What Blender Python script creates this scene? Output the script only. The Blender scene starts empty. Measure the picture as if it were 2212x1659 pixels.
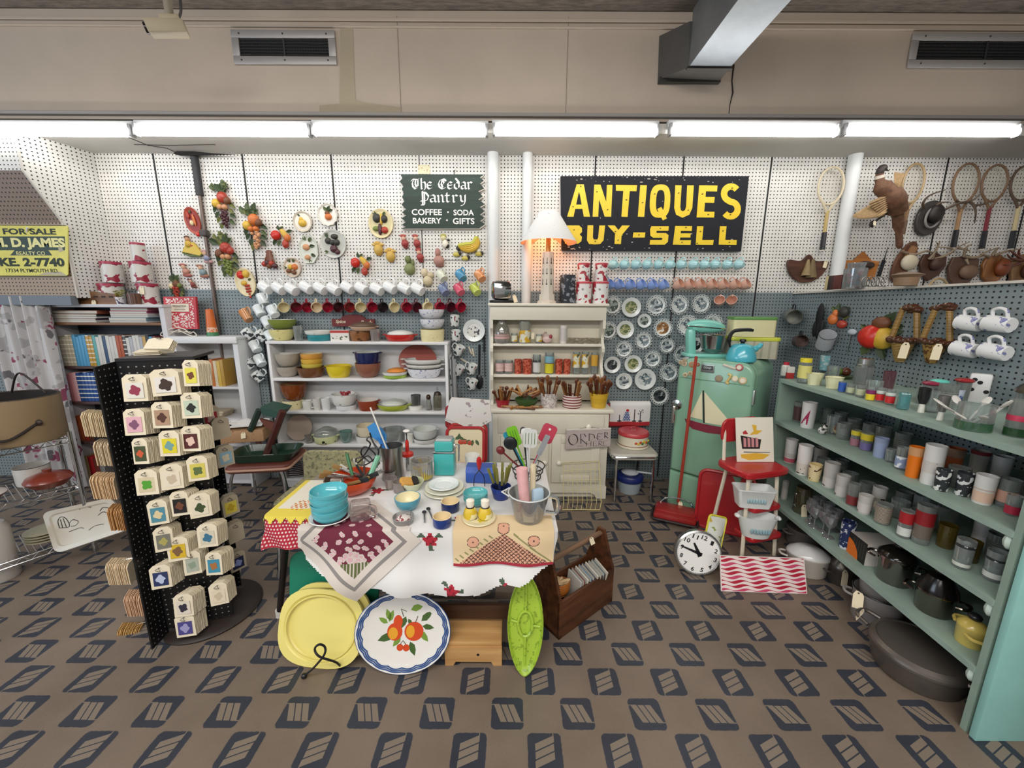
import bpy,bmesh,math,random
from mathutils import Vector,Matrix
R = math.radians
PI = math.pi
rnd = random.Random(7)
sc = bpy.context.scene
COL = sc.collection
# camera
F = 835.0
CX,CY = 1106.0,829.5
PITCH,ROLL = R(11.2),0.0052
CH = 1.5
_f = Vector((0,math.cos(PITCH),-math.sin(PITCH)))
_u0 = Vector((0,math.sin(PITCH),math.cos(PITCH)))
_x0 = Vector((1,0,0))
_r = _x0*math.cos(ROLL)+_u0*math.sin(ROLL)
_u = -_x0*math.sin(ROLL)+_u0*math.cos(ROLL)
CAM = Vector((0,0,CH))
cd = bpy.data.cameras.new('camera')
cd.sensor_width = 36
cd.lens = F/2212*36
cd.clip_start = 0.05
cam = bpy.data.objects.new('camera',cd)
COL.objects.link(cam)
m = Matrix((_r,_u,-_f)).transposed().to_4x4()
m.translation = CAM
cam.matrix_world = m
sc.camera = cam
# view, world and lights
sc.view_settings.view_transform = 'Standard'
sc.view_settings.look = 'None'
sc.view_settings.exposure = 0.0
sc.view_settings.gamma = 1
sc.view_settings.use_curve_mapping = False
w = bpy.data.worlds.new('world')
sc.world = w
w.use_nodes = True
w.node_tree.nodes['Background'].inputs[0].default_value = (1.0,0.97,0.94,1)
w.node_tree.nodes['Background'].inputs[1].default_value = 0.36
def area(name,loc,rot,sx,sy,power,col=(1,1,1)):
 l = bpy.data.lights.new(name,'AREA')
 l.shape = 'RECTANGLE'
 l.size,l.size_y,l.energy,l.color = sx,sy,power,col
 o = bpy.data.objects.new(name,l)
 COL.objects.link(o)
 o.location = loc
 o.rotation_euler = rot
 return o
area('ceiling_lamp_row',(-0.6,-0.5,3.3),(R(16),0,0),4.5,0.7,150,(1,0.955,0.9))
area('ceiling_lamp_row',(0,-3.2,3.3),(R(35),0,0),7,0.6,120,(1,0.955,0.9))
area('shop_window_daylight',(-5.6,-0.8,2.0),(R(84),0,R(-62)),2.6,2.0,85,(0.72,0.85,1))
# pixels of the photograph (2212 x 1659) to points
def ray(px,py):
 return _r*((px-CX)/F)-_u*((py-CY)/F)+_f
def atY(px,py,Y):
 d = ray(px,py)
 return CAM+d*(Y/d.y)
def atZ(px,py,z):
 d = ray(px,py)
 return CAM+d*((z-CH)/d.z)
def atX(px,py,X):
 d = ray(px,py)
 return CAM+d*(X/d.x)
def mpp(p):
 return(Vector(p)-CAM).dot(_f)/F
# materials
def lin(h):
 if isinstance(h,tuple):
  return h
 h = h.lstrip('#')
 o = []
 for i in(0,2,4):
  c = int(h[i:i+2],16)/255
  o.append(c/12.92 if c<=.04045 else((c+.055)/1.055)**2.4)
 return(o[0],o[1],o[2],1)
_M = {}
def newmat(key):
 mt = bpy.data.materials.new(key)
 mt.use_nodes = True
 return mt,mt.node_tree,mt.node_tree.nodes['Principled BSDF']
def M(col,rough=.5,metal=0,var=0.0,vs=8,bump=0.0,coat=0,sss=0):
 k = ('M',col,rough,metal,var,vs,bump,coat)
 if k in _M:
  return _M[k]
 mt,nt,b = newmat('paint_'+str(col).strip('#'))
 c = lin(col)
 b.inputs['Base Color'].default_value = c
 b.inputs['Roughness'].default_value = rough
 b.inputs['Metallic'].default_value = metal
 if coat:
  b.inputs['Coat Weight'].default_value = coat
  b.inputs['Coat Roughness'].default_value = .08
 if var or bump:
  n = nt.nodes.new('ShaderNodeTexNoise')
  tc = nt.nodes.new('ShaderNodeTexCoord')
  nt.links.new(tc.outputs['Object'],n.inputs['Vector'])
  n.inputs['Scale'].default_value = vs
  n.inputs['Detail'].default_value = 6
  n.inputs['Roughness'].default_value = .65
  if var:
   r = nt.nodes.new('ShaderNodeValToRGB')
   r.color_ramp.elements[0].position = .3
   r.color_ramp.elements[1].position = .7
   r.color_ramp.elements[0].color = tuple(max(0,x*(1-var))for x in c[:3])+(1,)
   r.color_ramp.elements[1].color = tuple(min(1,x*(1+var))for x in c[:3])+(1,)
   nt.links.new(n.outputs['Fac'],r.inputs['Fac'])
   nt.links.new(r.outputs['Color'],b.inputs['Base Color'])
  if bump:
   bp = nt.nodes.new('ShaderNodeBump')
   bp.inputs['Strength'].default_value = bump
   bp.inputs['Distance'].default_value = .01
   nt.links.new(n.outputs['Fac'],bp.inputs['Height'])
   nt.links.new(bp.outputs['Normal'],b.inputs['Normal'])
 _M[k] = mt
 return mt
def GL(col='#eef3f2',refl=.14,alpha=.16,rough=.03):
 k = ('GL',col,refl,alpha,rough)
 if k in _M:
  return _M[k]
 mt,nt,b = newmat('glass_'+str(col).strip('#'))
 nt.nodes.remove(b)
 out = nt.nodes['Material Output']
 t = nt.nodes.new('ShaderNodeBsdfTransparent')
 t.inputs[0].default_value = lin(col)
 d = nt.nodes.new('ShaderNodeBsdfDiffuse')
 d.inputs[0].default_value = lin(col)
 g = nt.nodes.new('ShaderNodeBsdfGlossy')
 g.inputs['Roughness'].default_value = rough
 a = nt.nodes.new('ShaderNodeMixShader')
 lw = nt.nodes.new('ShaderNodeLayerWeight')
 lw.inputs[0].default_value = .35
 mm = nt.nodes.new('ShaderNodeMath')
 mm.operation = 'MULTIPLY_ADD'
 mm.inputs[1].default_value = .34
 mm.inputs[2].default_value = alpha*.5
 nt.links.new(lw.outputs['Facing'],mm.inputs[0])
 nt.links.new(mm.outputs[0],a.inputs[0])
 nt.links.new(t.outputs[0],a.inputs[1])
 nt.links.new(d.outputs[0],a.inputs[2])
 e = nt.nodes.new('ShaderNodeMixShader')
 fr = nt.nodes.new('ShaderNodeFresnel')
 fr.inputs[0].default_value = 1.5
 ad = nt.nodes.new('ShaderNodeMath')
 ad.operation = 'MULTIPLY_ADD'
 ad.inputs[1].default_value = .8
 ad.inputs[2].default_value = refl*.4
 nt.links.new(fr.outputs[0],ad.inputs[0])
 nt.links.new(ad.outputs[0],e.inputs[0])
 nt.links.new(a.outputs[0],e.inputs[1])
 nt.links.new(g.outputs[0],e.inputs[2])
 nt.links.new(e.outputs[0],out.inputs[0])
 _M[k] = mt
 return mt
class NT:
 def __init__(s,key):
  s.mt,s.nt,s.b = newmat(key)
 def n(s,t):
  return s.nt.nodes.new('ShaderNode'+t)
 def put(s,sock,v):
  if isinstance(v,(int,float)):
   sock.default_value = v
  elif isinstance(v,(tuple,str)):
   sock.default_value = lin(v)
  else:
   s.nt.links.new(v,sock)
 def m(s,op,a,b=None,c=None):
  x = s.n('Math')
  x.operation = op
  s.put(x.inputs[0],a)
  if b is not None:
   s.put(x.inputs[1],b)
  if c is not None:
   s.put(x.inputs[2],c)
  return x.outputs[0]
 def mix(s,fac,a,b):
  x = s.n('Mix')
  x.data_type = 'RGBA'
  s.put(x.inputs[0],fac)
  s.put(x.inputs[6],a)
  s.put(x.inputs[7],b)
  return x.outputs[2]
 def coords(s,kind='Object'):
  if kind=='World':
   v = s.n('NewGeometry').outputs['Position']
  else:
   v = s.n('TexCoord').outputs[kind]
  sp = s.n('SeparateXYZ')
  s.nt.links.new(v,sp.inputs[0])
  s.vec = v
  return sp.outputs[0],sp.outputs[1],sp.outputs[2]
 def noise(s,scale,detail=4,rough=.6,vec=None):
  x = s.n('TexNoise')
  x.inputs['Scale'].default_value = scale
  x.inputs['Detail'].default_value = detail
  x.inputs['Roughness'].default_value = rough
  s.nt.links.new(vec or s.vec,x.inputs['Vector'])
  return x.outputs['Fac']
 def step(s,x,lo,hi):
  mr = s.n('MapRange')
  s.put(mr.inputs[0],x)
  mr.inputs[1].default_value = lo
  mr.inputs[2].default_value = hi
  return mr.outputs[0]
 def stretch(s,sx,sy,sz):
  mp = s.n('Mapping')
  s.nt.links.new(s.vec,mp.inputs[0])
  mp.inputs['Scale'].default_value = (sx,sy,sz)
  return mp.outputs[0]
 def done(s,col,rough=.5,metal=0,bump=None,bs=.3,bd=.01):
  s.put(s.b.inputs['Base Color'],col)
  s.put(s.b.inputs['Roughness'],rough)
  s.b.inputs['Metallic'].default_value = metal
  if bump is not None:
   bp = s.n('Bump')
   bp.inputs['Strength'].default_value = bs
   bp.inputs['Distance'].default_value = bd
   s.put(bp.inputs['Height'],bump)
   s.nt.links.new(bp.outputs[0],s.b.inputs['Normal'])
  return s.mt
def blot(cols,ths,scale=30,detail=2,rough=.4,key='print',kind='Object'):
 k = ('blot',tuple(cols),tuple(ths),scale,detail,kind)
 if k in _M:
  return _M[k]
 t = NT(key)
 t.coords(kind)
 c = lin(cols[0])
 for i,th in enumerate(ths):
  mp = t.n('Mapping')
  t.nt.links.new(t.vec,mp.inputs[0])
  mp.inputs['Location'].default_value = (3.1*i,1.7*i,5.3*i)
  n = t.noise(scale,detail,.5,mp.outputs[0])
  c = t.mix(t.step(n,th,th+.02),c,lin(cols[i+1]))
 _M[k] = t.done(c,rough)
 return _M[k]
def WOOD(dark,light,ax='z',scale=1.0,rough=.45):
 k = ('wood',dark,light,ax,scale,rough)
 if k in _M:
  return _M[k]
 t = NT('wood_'+light.strip('#'))
 t.coords('Object')
 s = [22*scale]*3
 s['xyz'.index(ax)] = 1.6*scale
 v = t.stretch(*s)
 n1 = t.noise(1.6,6,.6,v)
 n2 = t.noise(6,3,.6,v)
 c = t.mix(t.step(n1,.35,.68),lin(dark),lin(light))
 c = t.mix(t.m('MULTIPLY',t.step(n2,.55,.75),.35),c,lin(dark))
 _M[k] = t.done(c,rough)
 return _M[k]
def STRIPE(a,b,period,axis='z',duty=.5,rough=.4,wave=0,soft=.02):
 k = ('stripe',a,b,period,axis,duty,rough,wave)
 if k in _M:
  return _M[k]
 t = NT('stripe_'+a.strip('#'))
 xyz = t.coords('Object')
 x = xyz['xyz'.index(axis)]
 if wave:
  x = t.m('ADD',x,t.m('MULTIPLY',t.m('SINE',t.m('MULTIPLY',xyz[0],60)),wave))
 fr = t.m('FRACT',t.m('DIVIDE',x,period))
 _M[k] = t.done(t.mix(t.step(fr,duty-soft,duty+soft),lin(a),lin(b)),rough)
 return _M[k]
def DOTS(base,dot,pitch,r,ax=(0,2),rough=.5,stagger=True):
 k = ('dots',base,dot,pitch,r,ax)
 if k in _M:
  return _M[k]
 t = NT('dots_'+base.strip('#'))
 c = t.coords('Object')
 u = t.m('DIVIDE',c[ax[0]],pitch)
 v = t.m('DIVIDE',c[ax[1]],pitch)
 if stagger:
  u = t.m('ADD',u,t.m('MULTIPLY',t.m('FLOOR',v),.5))
 a = t.m('SUBTRACT',t.m('FRACT',u),.5)
 b = t.m('SUBTRACT',t.m('FRACT',v),.5)
 d = t.m('SQRT',t.m('ADD',t.m('MULTIPLY',a,a),t.m('MULTIPLY',b,b)))
 _M[k] = t.done(t.mix(t.step(d,r-.05,r+.05),lin(dot),lin(base)),rough)
 return _M[k]
# mesh builder
class MB:
 def __init__(s):
  s.v,s.f,s.mi = [],[],[]
  s.k = 0
  s.X = Matrix()
 def m(s,k):
  s.k = k
  return s
 def tf(s,X):
  s.X = X
  return s
 def add(s,vs,fs):
  o = len(s.v)
  s.v+=[tuple(s.X@Vector(p))for p in vs]
  for f in fs:
   s.f.append([o+i for i in f])
   s.mi.append(s.k)
  return s
 def box(s,c,d,b=0):
  x,y,z = (q/2 for q in d)
  if b<=0:
   vs = [(c[0]+i*x,c[1]+j*y,c[2]+k*z)for i in(-1,1)for j in(-1,1)for k in(-1,1)]
   return s.add(vs,[(0,1,3,2),(4,6,7,5),(0,4,5,1),(2,3,7,6),(0,2,6,4),(1,5,7,3)])
  bm = bmesh.new()
  bmesh.ops.create_cube(bm,size=1)
  for q in bm.verts:
   q.co = Vector((q.co.x*d[0],q.co.y*d[1],q.co.z*d[2]))+Vector(c)
  bmesh.ops.bevel(bm,geom=bm.edges[:],offset=min(b,min(d)*.49),segments=2,affect='EDGES',profile=.5)
  bm.verts.index_update()
  s.add([q.co[:]for q in bm.verts],[[q.index for q in f.verts]for f in bm.faces])
  bm.free()
  return s
 def rslab(s,c,d,r,seg=4,b=0):
  return s.prism(rrect(d[0],d[1],r,seg),c[2]-d[2]/2,c[2]+d[2]/2,(c[0],c[1]),b)
 def prism(s,poly,z0,z1,off=(0,0),b=0):
  n = len(poly)
  A = [(p[0]+off[0],p[1]+off[1])for p in poly]
  cx = sum(p[0]for p in A)/n
  cy = sum(p[1]for p in A)/n
  if b:
   def ins(p):
    dx,dy = p[0]-cx,p[1]-cy
    l = math.hypot(dx,dy)or 1
    return(p[0]-dx/l*b,p[1]-dy/l*b)
   B = [ins(p)for p in A]
   rings = [(B,z0),(A,z0+b),(A,z1-b),(B,z1)]
  else:
   rings = [(A,z0),(A,z1)]
  vs = [(p[0],p[1],z)for P,z in rings for p in P]
  fs = []
  for k in range(len(rings)-1):
   for i in range(n):
    j = (i+1)%n
    fs.append((k*n+i,k*n+j,k*n+n+j,k*n+n+i))
  fs.append(tuple(range(n))[::-1])
  fs.append(tuple((len(rings)-1)*n+i for i in range(n)))
  return s.add(vs,fs)
 def lathe(s,prof,n=24,sx=1,sy=1,c=(0,0,0),a0=0,a1=2*PI):
  full = abs(a1-a0-2*PI)<1e-4
  cnt = n if full else n+1
  vs,fs = [],[]
  for(r,z)in prof:
   for i in range(cnt):
    a = a0+(a1-a0)*i/n
    vs.append((c[0]+r*math.cos(a)*sx,c[1]+r*math.sin(a)*sy,c[2]+z))
  for k in range(len(prof)-1):
   for i in range(n):
    j = (i+1)%cnt
    a,b = k*cnt,(k+1)*cnt
    q = []
    for t in(a+i,a+j,b+j,b+i):
     if t not in q:
      q.append(t)
    if prof[k][0]<1e-6:
     fs.append((a+i,b+j,b+i))
    elif prof[k+1][0]<1e-6:
     fs.append((a+i,a+j,b+i))
    else:
     fs.append(tuple(q))
  return s.add(vs,fs)
 def tube(s,pts,r,n=8,caps=True,closed=False):
  P = [Vector(p)for p in pts]
  N = len(P)
  rs = r if isinstance(r,(list,tuple))else[r]*N
  vs,fs = [],[]
  up = None
  for i in range(N):
   if closed:
    t = P[(i+1)%N]-P[i-1]
   else:
    t = P[min(i+1,N-1)]-P[max(i-1,0)]
   if t.length<1e-9:
    t = Vector((0,0,1))
   t.normalize()
   if up is None:
    up = Vector((0,0,1))if abs(t.z)<.9 else Vector((1,0,0))
   a = t.cross(up)
   if a.length<1e-6:
    a = t.orthogonal()
   a.normalize()
   up = a.cross(t)
   for k in range(n):
    an = 2*PI*k/n
    vs.append(tuple(P[i]+(a*math.cos(an)+up*math.sin(an))*rs[i]))
  for i in range(N if closed else N-1):
   j = (i+1)%N
   for k in range(n):
    l = (k+1)%n
    fs.append((i*n+k,i*n+l,j*n+l,j*n+k))
  if caps and not closed:
   fs.append(tuple(range(n))[::-1])
   fs.append(tuple((N-1)*n+k for k in range(n)))
  return s.add(vs,fs)
 def ball(s,c,r,n=12,m=8):
  rx,ry,rz = r if isinstance(r,(tuple,list))else(r,r,r)
  prof = [(max(1e-9,math.sin(PI*i/m))if 0<i<m else 0,-math.cos(PI*i/m))for i in range(m+1)]
  vs,fs = [],[]
  for(q,z)in prof:
   for i in range(n):
    a = 2*PI*i/n
    vs.append((c[0]+q*rx*math.cos(a),c[1]+q*ry*math.sin(a),c[2]+z*rz))
  for k in range(m):
   for i in range(n):
    j = (i+1)%n
    a,b = k*n,k*n+n
    if k==0:
     fs.append((a+i,b+j,b+i))
    elif k==m-1:
     fs.append((a+i,a+j,b+i))
    else:
     fs.append((a+i,a+j,b+j,b+i))
  return s.add(vs,fs)
 def grid(s,fn,nu,nv):
  vs = [fn(i/nu,j/nv)for j in range(nv+1)for i in range(nu+1)]
  fs = [(j*(nu+1)+i,j*(nu+1)+i+1,(j+1)*(nu+1)+i+1,(j+1)*(nu+1)+i)for j in range(nv)for i in range(nu)]
  return s.add(vs,fs)
 def poly(s,pts,z=0):
  return s.add([(p[0],p[1],z if len(p)<3 else p[2])for p in pts],[tuple(range(len(pts)))])
 def leaf(s,c,ang,l,wd,z=.001,tilt=.1):
  ca,sa = math.cos(ang),math.sin(ang)
  P = [(0,0,0),(.3,.5,tilt),(.65,.42,tilt),(1,0,0),(.65,-.42,tilt),(.3,-.5,tilt)]
  vs = [(c[0]+(x*l)*ca-(y*wd)*sa,c[1]+(x*l)*sa+(y*wd)*ca,(c[2]if len(c)>2 else 0)+z+h*wd)for x,y,h in P]
  return s.add(vs,[(0,5,4,3),(0,3,2,1)])
 def build(s,name,mats,parent=None,smooth=True,ang=40):
  me = bpy.data.meshes.new(name)
  me.from_pydata(s.v,[],s.f)
  if not isinstance(mats,(list,tuple)):
   mats = [mats]
  for q in mats:
   me.materials.append(q)
  if len(mats)>1:
   me.polygons.foreach_set('material_index',s.mi)
  if smooth:
   me.shade_smooth()
   me.set_sharp_from_angle(angle=R(ang))
  me.validate()
  o = bpy.data.objects.new(name,me)
  COL.objects.link(o)
  if parent is not None:
   o.parent = parent
  return o
def rrect(wd,h,r,seg=4):
 P = []
 for cx,cy,a in((wd/2-r,h/2-r,0),(-wd/2+r,h/2-r,90),(-wd/2+r,-h/2+r,180),(wd/2-r,-h/2+r,270)):
  for i in range(seg+1):
   q = R(a+90*i/seg)
   P.append((cx+r*math.cos(q),cy+r*math.sin(q)))
 return P
def ell(a,b,n=28,c=(0,0)):
 return[(c[0]+a*math.cos(2*PI*i/n),c[1]+b*math.sin(2*PI*i/n))for i in range(n)]
def spline(pts,k=6,closed=False):
 P = [Vector(p)for p in pts]
 n = len(P)
 out = []
 for i in range(n if closed else n-1):
  p0 = P[i-1]if closed or i>0 else P[0]
  p1,p2 = P[i],P[(i+1)%n]
  p3 = P[(i+2)%n]if closed else P[min(i+2,n-1)]
  for j in range(k):
   t = j/k
   out.append(.5*(2*p1+(p2-p0)*t+(2*p0-5*p1+4*p2-p3)*t*t+(3*p1-p0-3*p2+p3)*t**3))
 if not closed:
  out.append(P[-1])
 return out
# lettering
def text(mb,s,x0,y0,x1,y1,bold=0.0,depth=.001,z=0,shear=0,sp=1.0):
 cu = bpy.data.curves.new('lettering','FONT')
 cu.body = s
 cu.size = 1
 cu.offset = bold
 cu.resolution_u = 3
 cu.shear = shear
 cu.space_character = sp
 ob = bpy.data.objects.new('lettering',cu)
 me = ob.to_mesh()
 vs = [v.co.copy()for v in me.vertices]
 fs = [tuple(p.vertices)for p in me.polygons]
 ob.to_mesh_clear()
 bpy.data.objects.remove(ob)
 bpy.data.curves.remove(cu)
 if not vs:
  return mb
 ax,bx = min(v.x for v in vs),max(v.x for v in vs)
 ay,by = min(v.y for v in vs),max(v.y for v in vs)
 kx = (x1-x0)/max(bx-ax,1e-6)
 ky = (y1-y0)/max(by-ay,1e-6)
 return mb.add([(x0+(v.x-ax)*kx,y0+(v.y-ay)*ky,z+depth)for v in vs],fs)
def pen(mb,strokes,x0,y0,sx,sy,nib,ang=40,z=.001):
 dx,dy = math.cos(R(ang))*nib/2,math.sin(R(ang))*nib/2
 for st in strokes:
  P = [(x0+p[0]*sx,y0+p[1]*sy)for p in st]
  for a,b in zip(P,P[1:]):
   q = [(a[0]-dx,a[1]-dy),(a[0]+dx,a[1]+dy),(b[0]+dx,b[1]+dy),(b[0]-dx,b[1]-dy)]
   cr = (q[1][0]-q[0][0])*(q[2][1]-q[0][1])-(q[1][1]-q[0][1])*(q[2][0]-q[0][0])
   if cr<0:
    q = q[::-1]
   mb.add([(p[0],p[1],z)for p in q],[(0,1,2,3)])
   z+=.00001
 return mb
# things
def tag(o,label=None,cat=None,group=None,kind=None):
 if label:
  o['label'] = label
 if cat:
  o['category'] = cat
 if group:
  o['group'] = group
 if kind:
  o['kind'] = kind
 return o
def thing(name,label,cat,loc=(0,0,0),rz=0,group=None,rot=None):
 o = bpy.data.objects.new(name,None)
 o.empty_display_size = .05
 COL.objects.link(o)
 o.location = loc
 o.rotation_euler = rot or(0,0,rz)
 return tag(o,label,cat,group)
def solo(name,label,cat,mb,mats,loc=(0,0,0),rz=0,group=None,rot=None,ang=40):
 o = mb.build(name,mats,None,True,ang)
 o.location = loc
 o.rotation_euler = rot or(0,0,rz)
 return tag(o,label,cat,group)
def dup(root,loc,rot=None,label=None,group=None,scale=None):
 c = root.copy()
 COL.objects.link(c)
 c.location = loc
 if rot is not None:
  c.rotation_euler = rot
 if scale is not None:
  c.scale = scale
 if label:
  c['label'] = label
 if group:
  c['group'] = group
 for ch in root.children:
  d = ch.copy()
  COL.objects.link(d)
  d.parent = c
  for g in ch.children:
   e = g.copy()
   COL.objects.link(e)
   e.parent = d
 return c
def struct(name,mb,mats,smooth=False):
 o = mb.build(name,mats,None,smooth)
 o['kind'] = 'structure'
 return o
def trot(ax,ay,az,loc=(0,0,0)):
 from mathutils import Euler
 return Matrix.Translation(loc)@Euler((ax,ay,az)).to_matrix().to_4x4()
WALLX = Matrix.Rotation(R(90),4,'X')
# the room
D = 3.24
PITCHH = .0262
BAND = atY(1100,629,D).z
SOF = atY(1100,336,D).z
BF = atY(1100,258,2.86).z
YB = 2.86
CEIL = atY(1100,24,YB).z
def pegmat(axis,top='#dfdcd6',low='#7d8a8e',tint=None,split=True):
 t = NT('pegboard')
 c = t.coords('World')
 u = t.m('SUBTRACT',t.m('FRACT',t.m('DIVIDE',c[axis],PITCHH)),.5)
 v = t.m('SUBTRACT',t.m('FRACT',t.m('DIVIDE',c[2],PITCHH)),.5)
 d = t.m('SQRT',t.m('ADD',t.m('MULTIPLY',u,u),t.m('MULTIPLY',v,v)))
 hole = t.step(d,.21,.16)
 if split:
  base = t.mix(t.step(c[2],BAND-.001,BAND+.001),lin(low),lin(top))
 else:
  base = lin(top)
 g = t.noise(3.5,5)
 base2 = t.mix(t.m('MULTIPLY',t.step(g,.45,.8),.22),base,lin('#8b857a'))
 return t.done(t.mix(hole,base2,lin('#161616')),.55)
PEG = pegmat(0)
PEGS = pegmat(1,'#7d8a8e',split=False)
t = NT('printed_linoleum')
c = t.coords('World')
TX,TY = .1314,.1282
iu = t.m('DIVIDE',t.m('ADD',c[0],.0112+TX/2+TX*40),TX)
iv = t.m('DIVIDE',t.m('ADD',c[1],-1.1888+TY/2+TY*40),TY)
u = t.m('SUBTRACT',t.m('FRACT',iu),.5)
v = t.m('SUBTRACT',t.m('FRACT',iv),.5)
pu = t.m('MODULO',t.m('FLOOR',iu),2)
pv = t.m('MODULO',t.m('FLOOR',iv),2)
on = t.m('COMPARE',pu,pv,.1)
a = t.m('ADD',t.m('MULTIPLY',u,t.m('SUBTRACT',1,pv)),t.m('MULTIPLY',v,pv))
bq = t.m('ADD',t.m('MULTIPLY',v,t.m('SUBTRACT',1,pv)),t.m('MULTIPLY',t.m('MULTIPLY',u,-1),pv))
hx,rr = .455,.13
qx = t.m('MAXIMUM',t.m('SUBTRACT',t.m('ABSOLUTE',u),hx-rr),0)
qy = t.m('MAXIMUM',t.m('SUBTRACT',t.m('ABSOLUTE',v),hx-rr),0)
dist = t.m('SQRT',t.m('ADD',t.m('MULTIPLY',qx,qx),t.m('MULTIPLY',qy,qy)))
wob = t.m('MULTIPLY',t.m('SUBTRACT',t.noise(60,3),.5),.05)
tile = t.step(t.m('ADD',dist,wob),rr+.01,rr-.01)
sl = t.m('ADD',a,t.m('MULTIPLY',bq,.42))
bars = t.m('MULTIPLY',t.m('LESS_THAN',t.m('ABSOLUTE',sl),.29),t.m('LESS_THAN',t.m('ABSOLUTE',bq),.25))
fine = t.m('LESS_THAN',t.m('ABSOLUTE',t.m('SUBTRACT',t.m('ABSOLUTE',sl),.1)),.017)
hair = t.m('MULTIPLY',t.m('LESS_THAN',t.m('ABSOLUTE',t.m('SUBTRACT',t.m('ABSOLUTE',bq),.25)),.012),t.m('LESS_THAN',t.m('MULTIPLY',a,bq),-.06))
bars = t.m('MAXIMUM',t.m('MULTIPLY',bars,t.m('SUBTRACT',1,fine)),hair)
dark = t.m('MULTIPLY',t.m('MULTIPLY',tile,on),t.m('SUBTRACT',1,bars))
isbar = t.m('MULTIPLY',t.m('MULTIPLY',tile,on),bars)
n1 = t.noise(2.2,6,.6)
n2 = t.noise(140,3,.7)
brown = t.mix(t.step(n1,.3,.7),lin('#6a5d50'),lin('#7e7063'))
brown = t.mix(t.m('MULTIPLY',t.step(n2,.56,.72),.4),brown,lin('#5b4e42'))
col = t.mix(isbar,brown,lin('#7b6f62'))
col = t.mix(dark,col,t.mix(t.step(n1,.35,.7),lin('#2a2e38'),lin('#363a45')))
FLOORM = t.done(col,t.m('ADD',.42,t.m('MULTIPLY',n2,.2)),0,n2,.12,.004)
b = MB().box((.2,.6,-.03),(13,7,.06))
struct('floor',b,FLOORM)
XL,XR = -5.6,6.0
b = MB().box(((XL+XR)/2,D+.03,(SOF+.4)/2),(XR-XL,.06,SOF+.4))
struct('wall_back',b,PEG)
PLAST = M('#b3a596',.85,0,.07,1.6)
b = MB().box(((XL+XR)/2,YB+.22,(BF+CEIL)/2),(XR-XL,.44,CEIL-BF+.02))
struct('wall_bulkhead',b,PLAST)
b = MB().box(((XL+XR)/2,3.06,SOF+.03),(XR-XL,.42,.06))
struct('ceiling_soffit',b,M('#c9c7c1',.8,0,.05,2))
t = NT('dark_ceiling')
c = t.coords('World')
n = t.noise(9,5,.7,t.stretch(1,6,1))
CEILM = t.done(t.mix(t.step(n,.35,.7),lin('#5d554d'),lin('#8b8177')),.9,0,n,.5,.02)
b = MB().box((.2,.6,CEIL+.04),(13,4.6,.08))
struct('ceiling',b,CEILM)
for py,hh,cc in((46,.02,'#ada093'),(61,.012,'#958a7f')):
 z = atY(1100,py,YB).z
 struct('trim_1',MB().box(((XL+XR)/2,YB-.006,z),(XR-XL,.016,hh),.004),M('#b3a596',.8))
z0 = atY(1100,254,YB).z
struct('trim_2',MB().box(((XL+XR)/2,YB-.012,z0+.008),(XR-XL,.03,.022),.004),M('#8f8a86',.6))
for px in(862,1225):
 p = atY(px,140,YB)
 struct('trim_3',MB().box((p.x,YB-.0012,(BF+CEIL)/2),(.004,.003,CEIL-BF-.06)),M('#8d8176',.9))
cr = [atY(px,py,YB-.002)for px,py in((1585,140),(1581,175),(1583,200),(1577,225),(1574,250))]
struct('trim_4',MB().tube(cr,[.006,.004,.005,.003,.002],5),M('#2a2522',.9))
P = [atY(px,py,YB-.001)for px,py in((735,62),(762,60),(764,120),(768,215),(790,222),(868,232),(868,251),(690,251),(690,228),(733,224))]
b = MB()
b.add([(q.x,YB-.0025,q.z)for q in P]+[(q.x,YB,q.z)for q in P],[tuple(range(len(P)))])
struct('trim_5',b,M('#a49882',.9,0,.06,4))
SEAM = M('#1d1c1c',.7)
for k,px in enumerate((331,523.5,715,905,1287,1478,1668,1860,2050,2240)):
 p = atY(px,338,D)
 wd = .006 if px==905 else .011
 zl = .02
 struct('trim_6',MB().box((p.x,D-.001,(SOF+zl)/2),(wd,.004,SOF-zl)),SEAM)
for xa,xb,py in((368,575,558),(905,1040,562),(1478,1640,563)):
 pa,pb = atY(xa,py,D),atY(xb,py,D)
 struct('trim_7',MB().box(((pa.x+pb.x)/2,D-.001,(pa.z+pb.z)/2),(pb.x-pa.x,.003,.005)),M('#6d6a66',.7))
POST = M('#d8dad9',.45,0,.04,5)
def post(px,r,label,top=None):
 p = atY(px,400,D-r)
 b = MB()
 b.lathe([(r,0),(r,SOF)],20)
 o = b.build('column',[POST])
 o.location = (p.x,D-r-.002,0)
 o['kind'] = 'structure'
 return o
post(1065,.043,'')
post(1139,.038,'')
post(1838,.046,'')
pt = [atY(420,338,D-.02),atY(438,470,D-.02),atY(456,560,D-.02),atY(477,640,D-.02),atY(485,740,D-.02)]
x0 = pt[1].x
tp = thing('conduit_pipe','thin brown metal conduit running down the pegboard at left','pipe',(x0,D-.018,0))
MB().tube([(0,0,1.0),(0,0,SOF-.28)],.013,10).build('pipe',M('#6d5f58',.4,.5),tp)
MB().tube([(0,0,SOF-.3),(0,0,SOF)],.026,10).build('sleeve',M('#2c2d30',.6),tp)
zz = atY(456,505,D).z
MB().box((.005,-.012,zz),(.055,.05,.05),.01).build('junction_box',M('#47403d',.5),tp)
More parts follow.
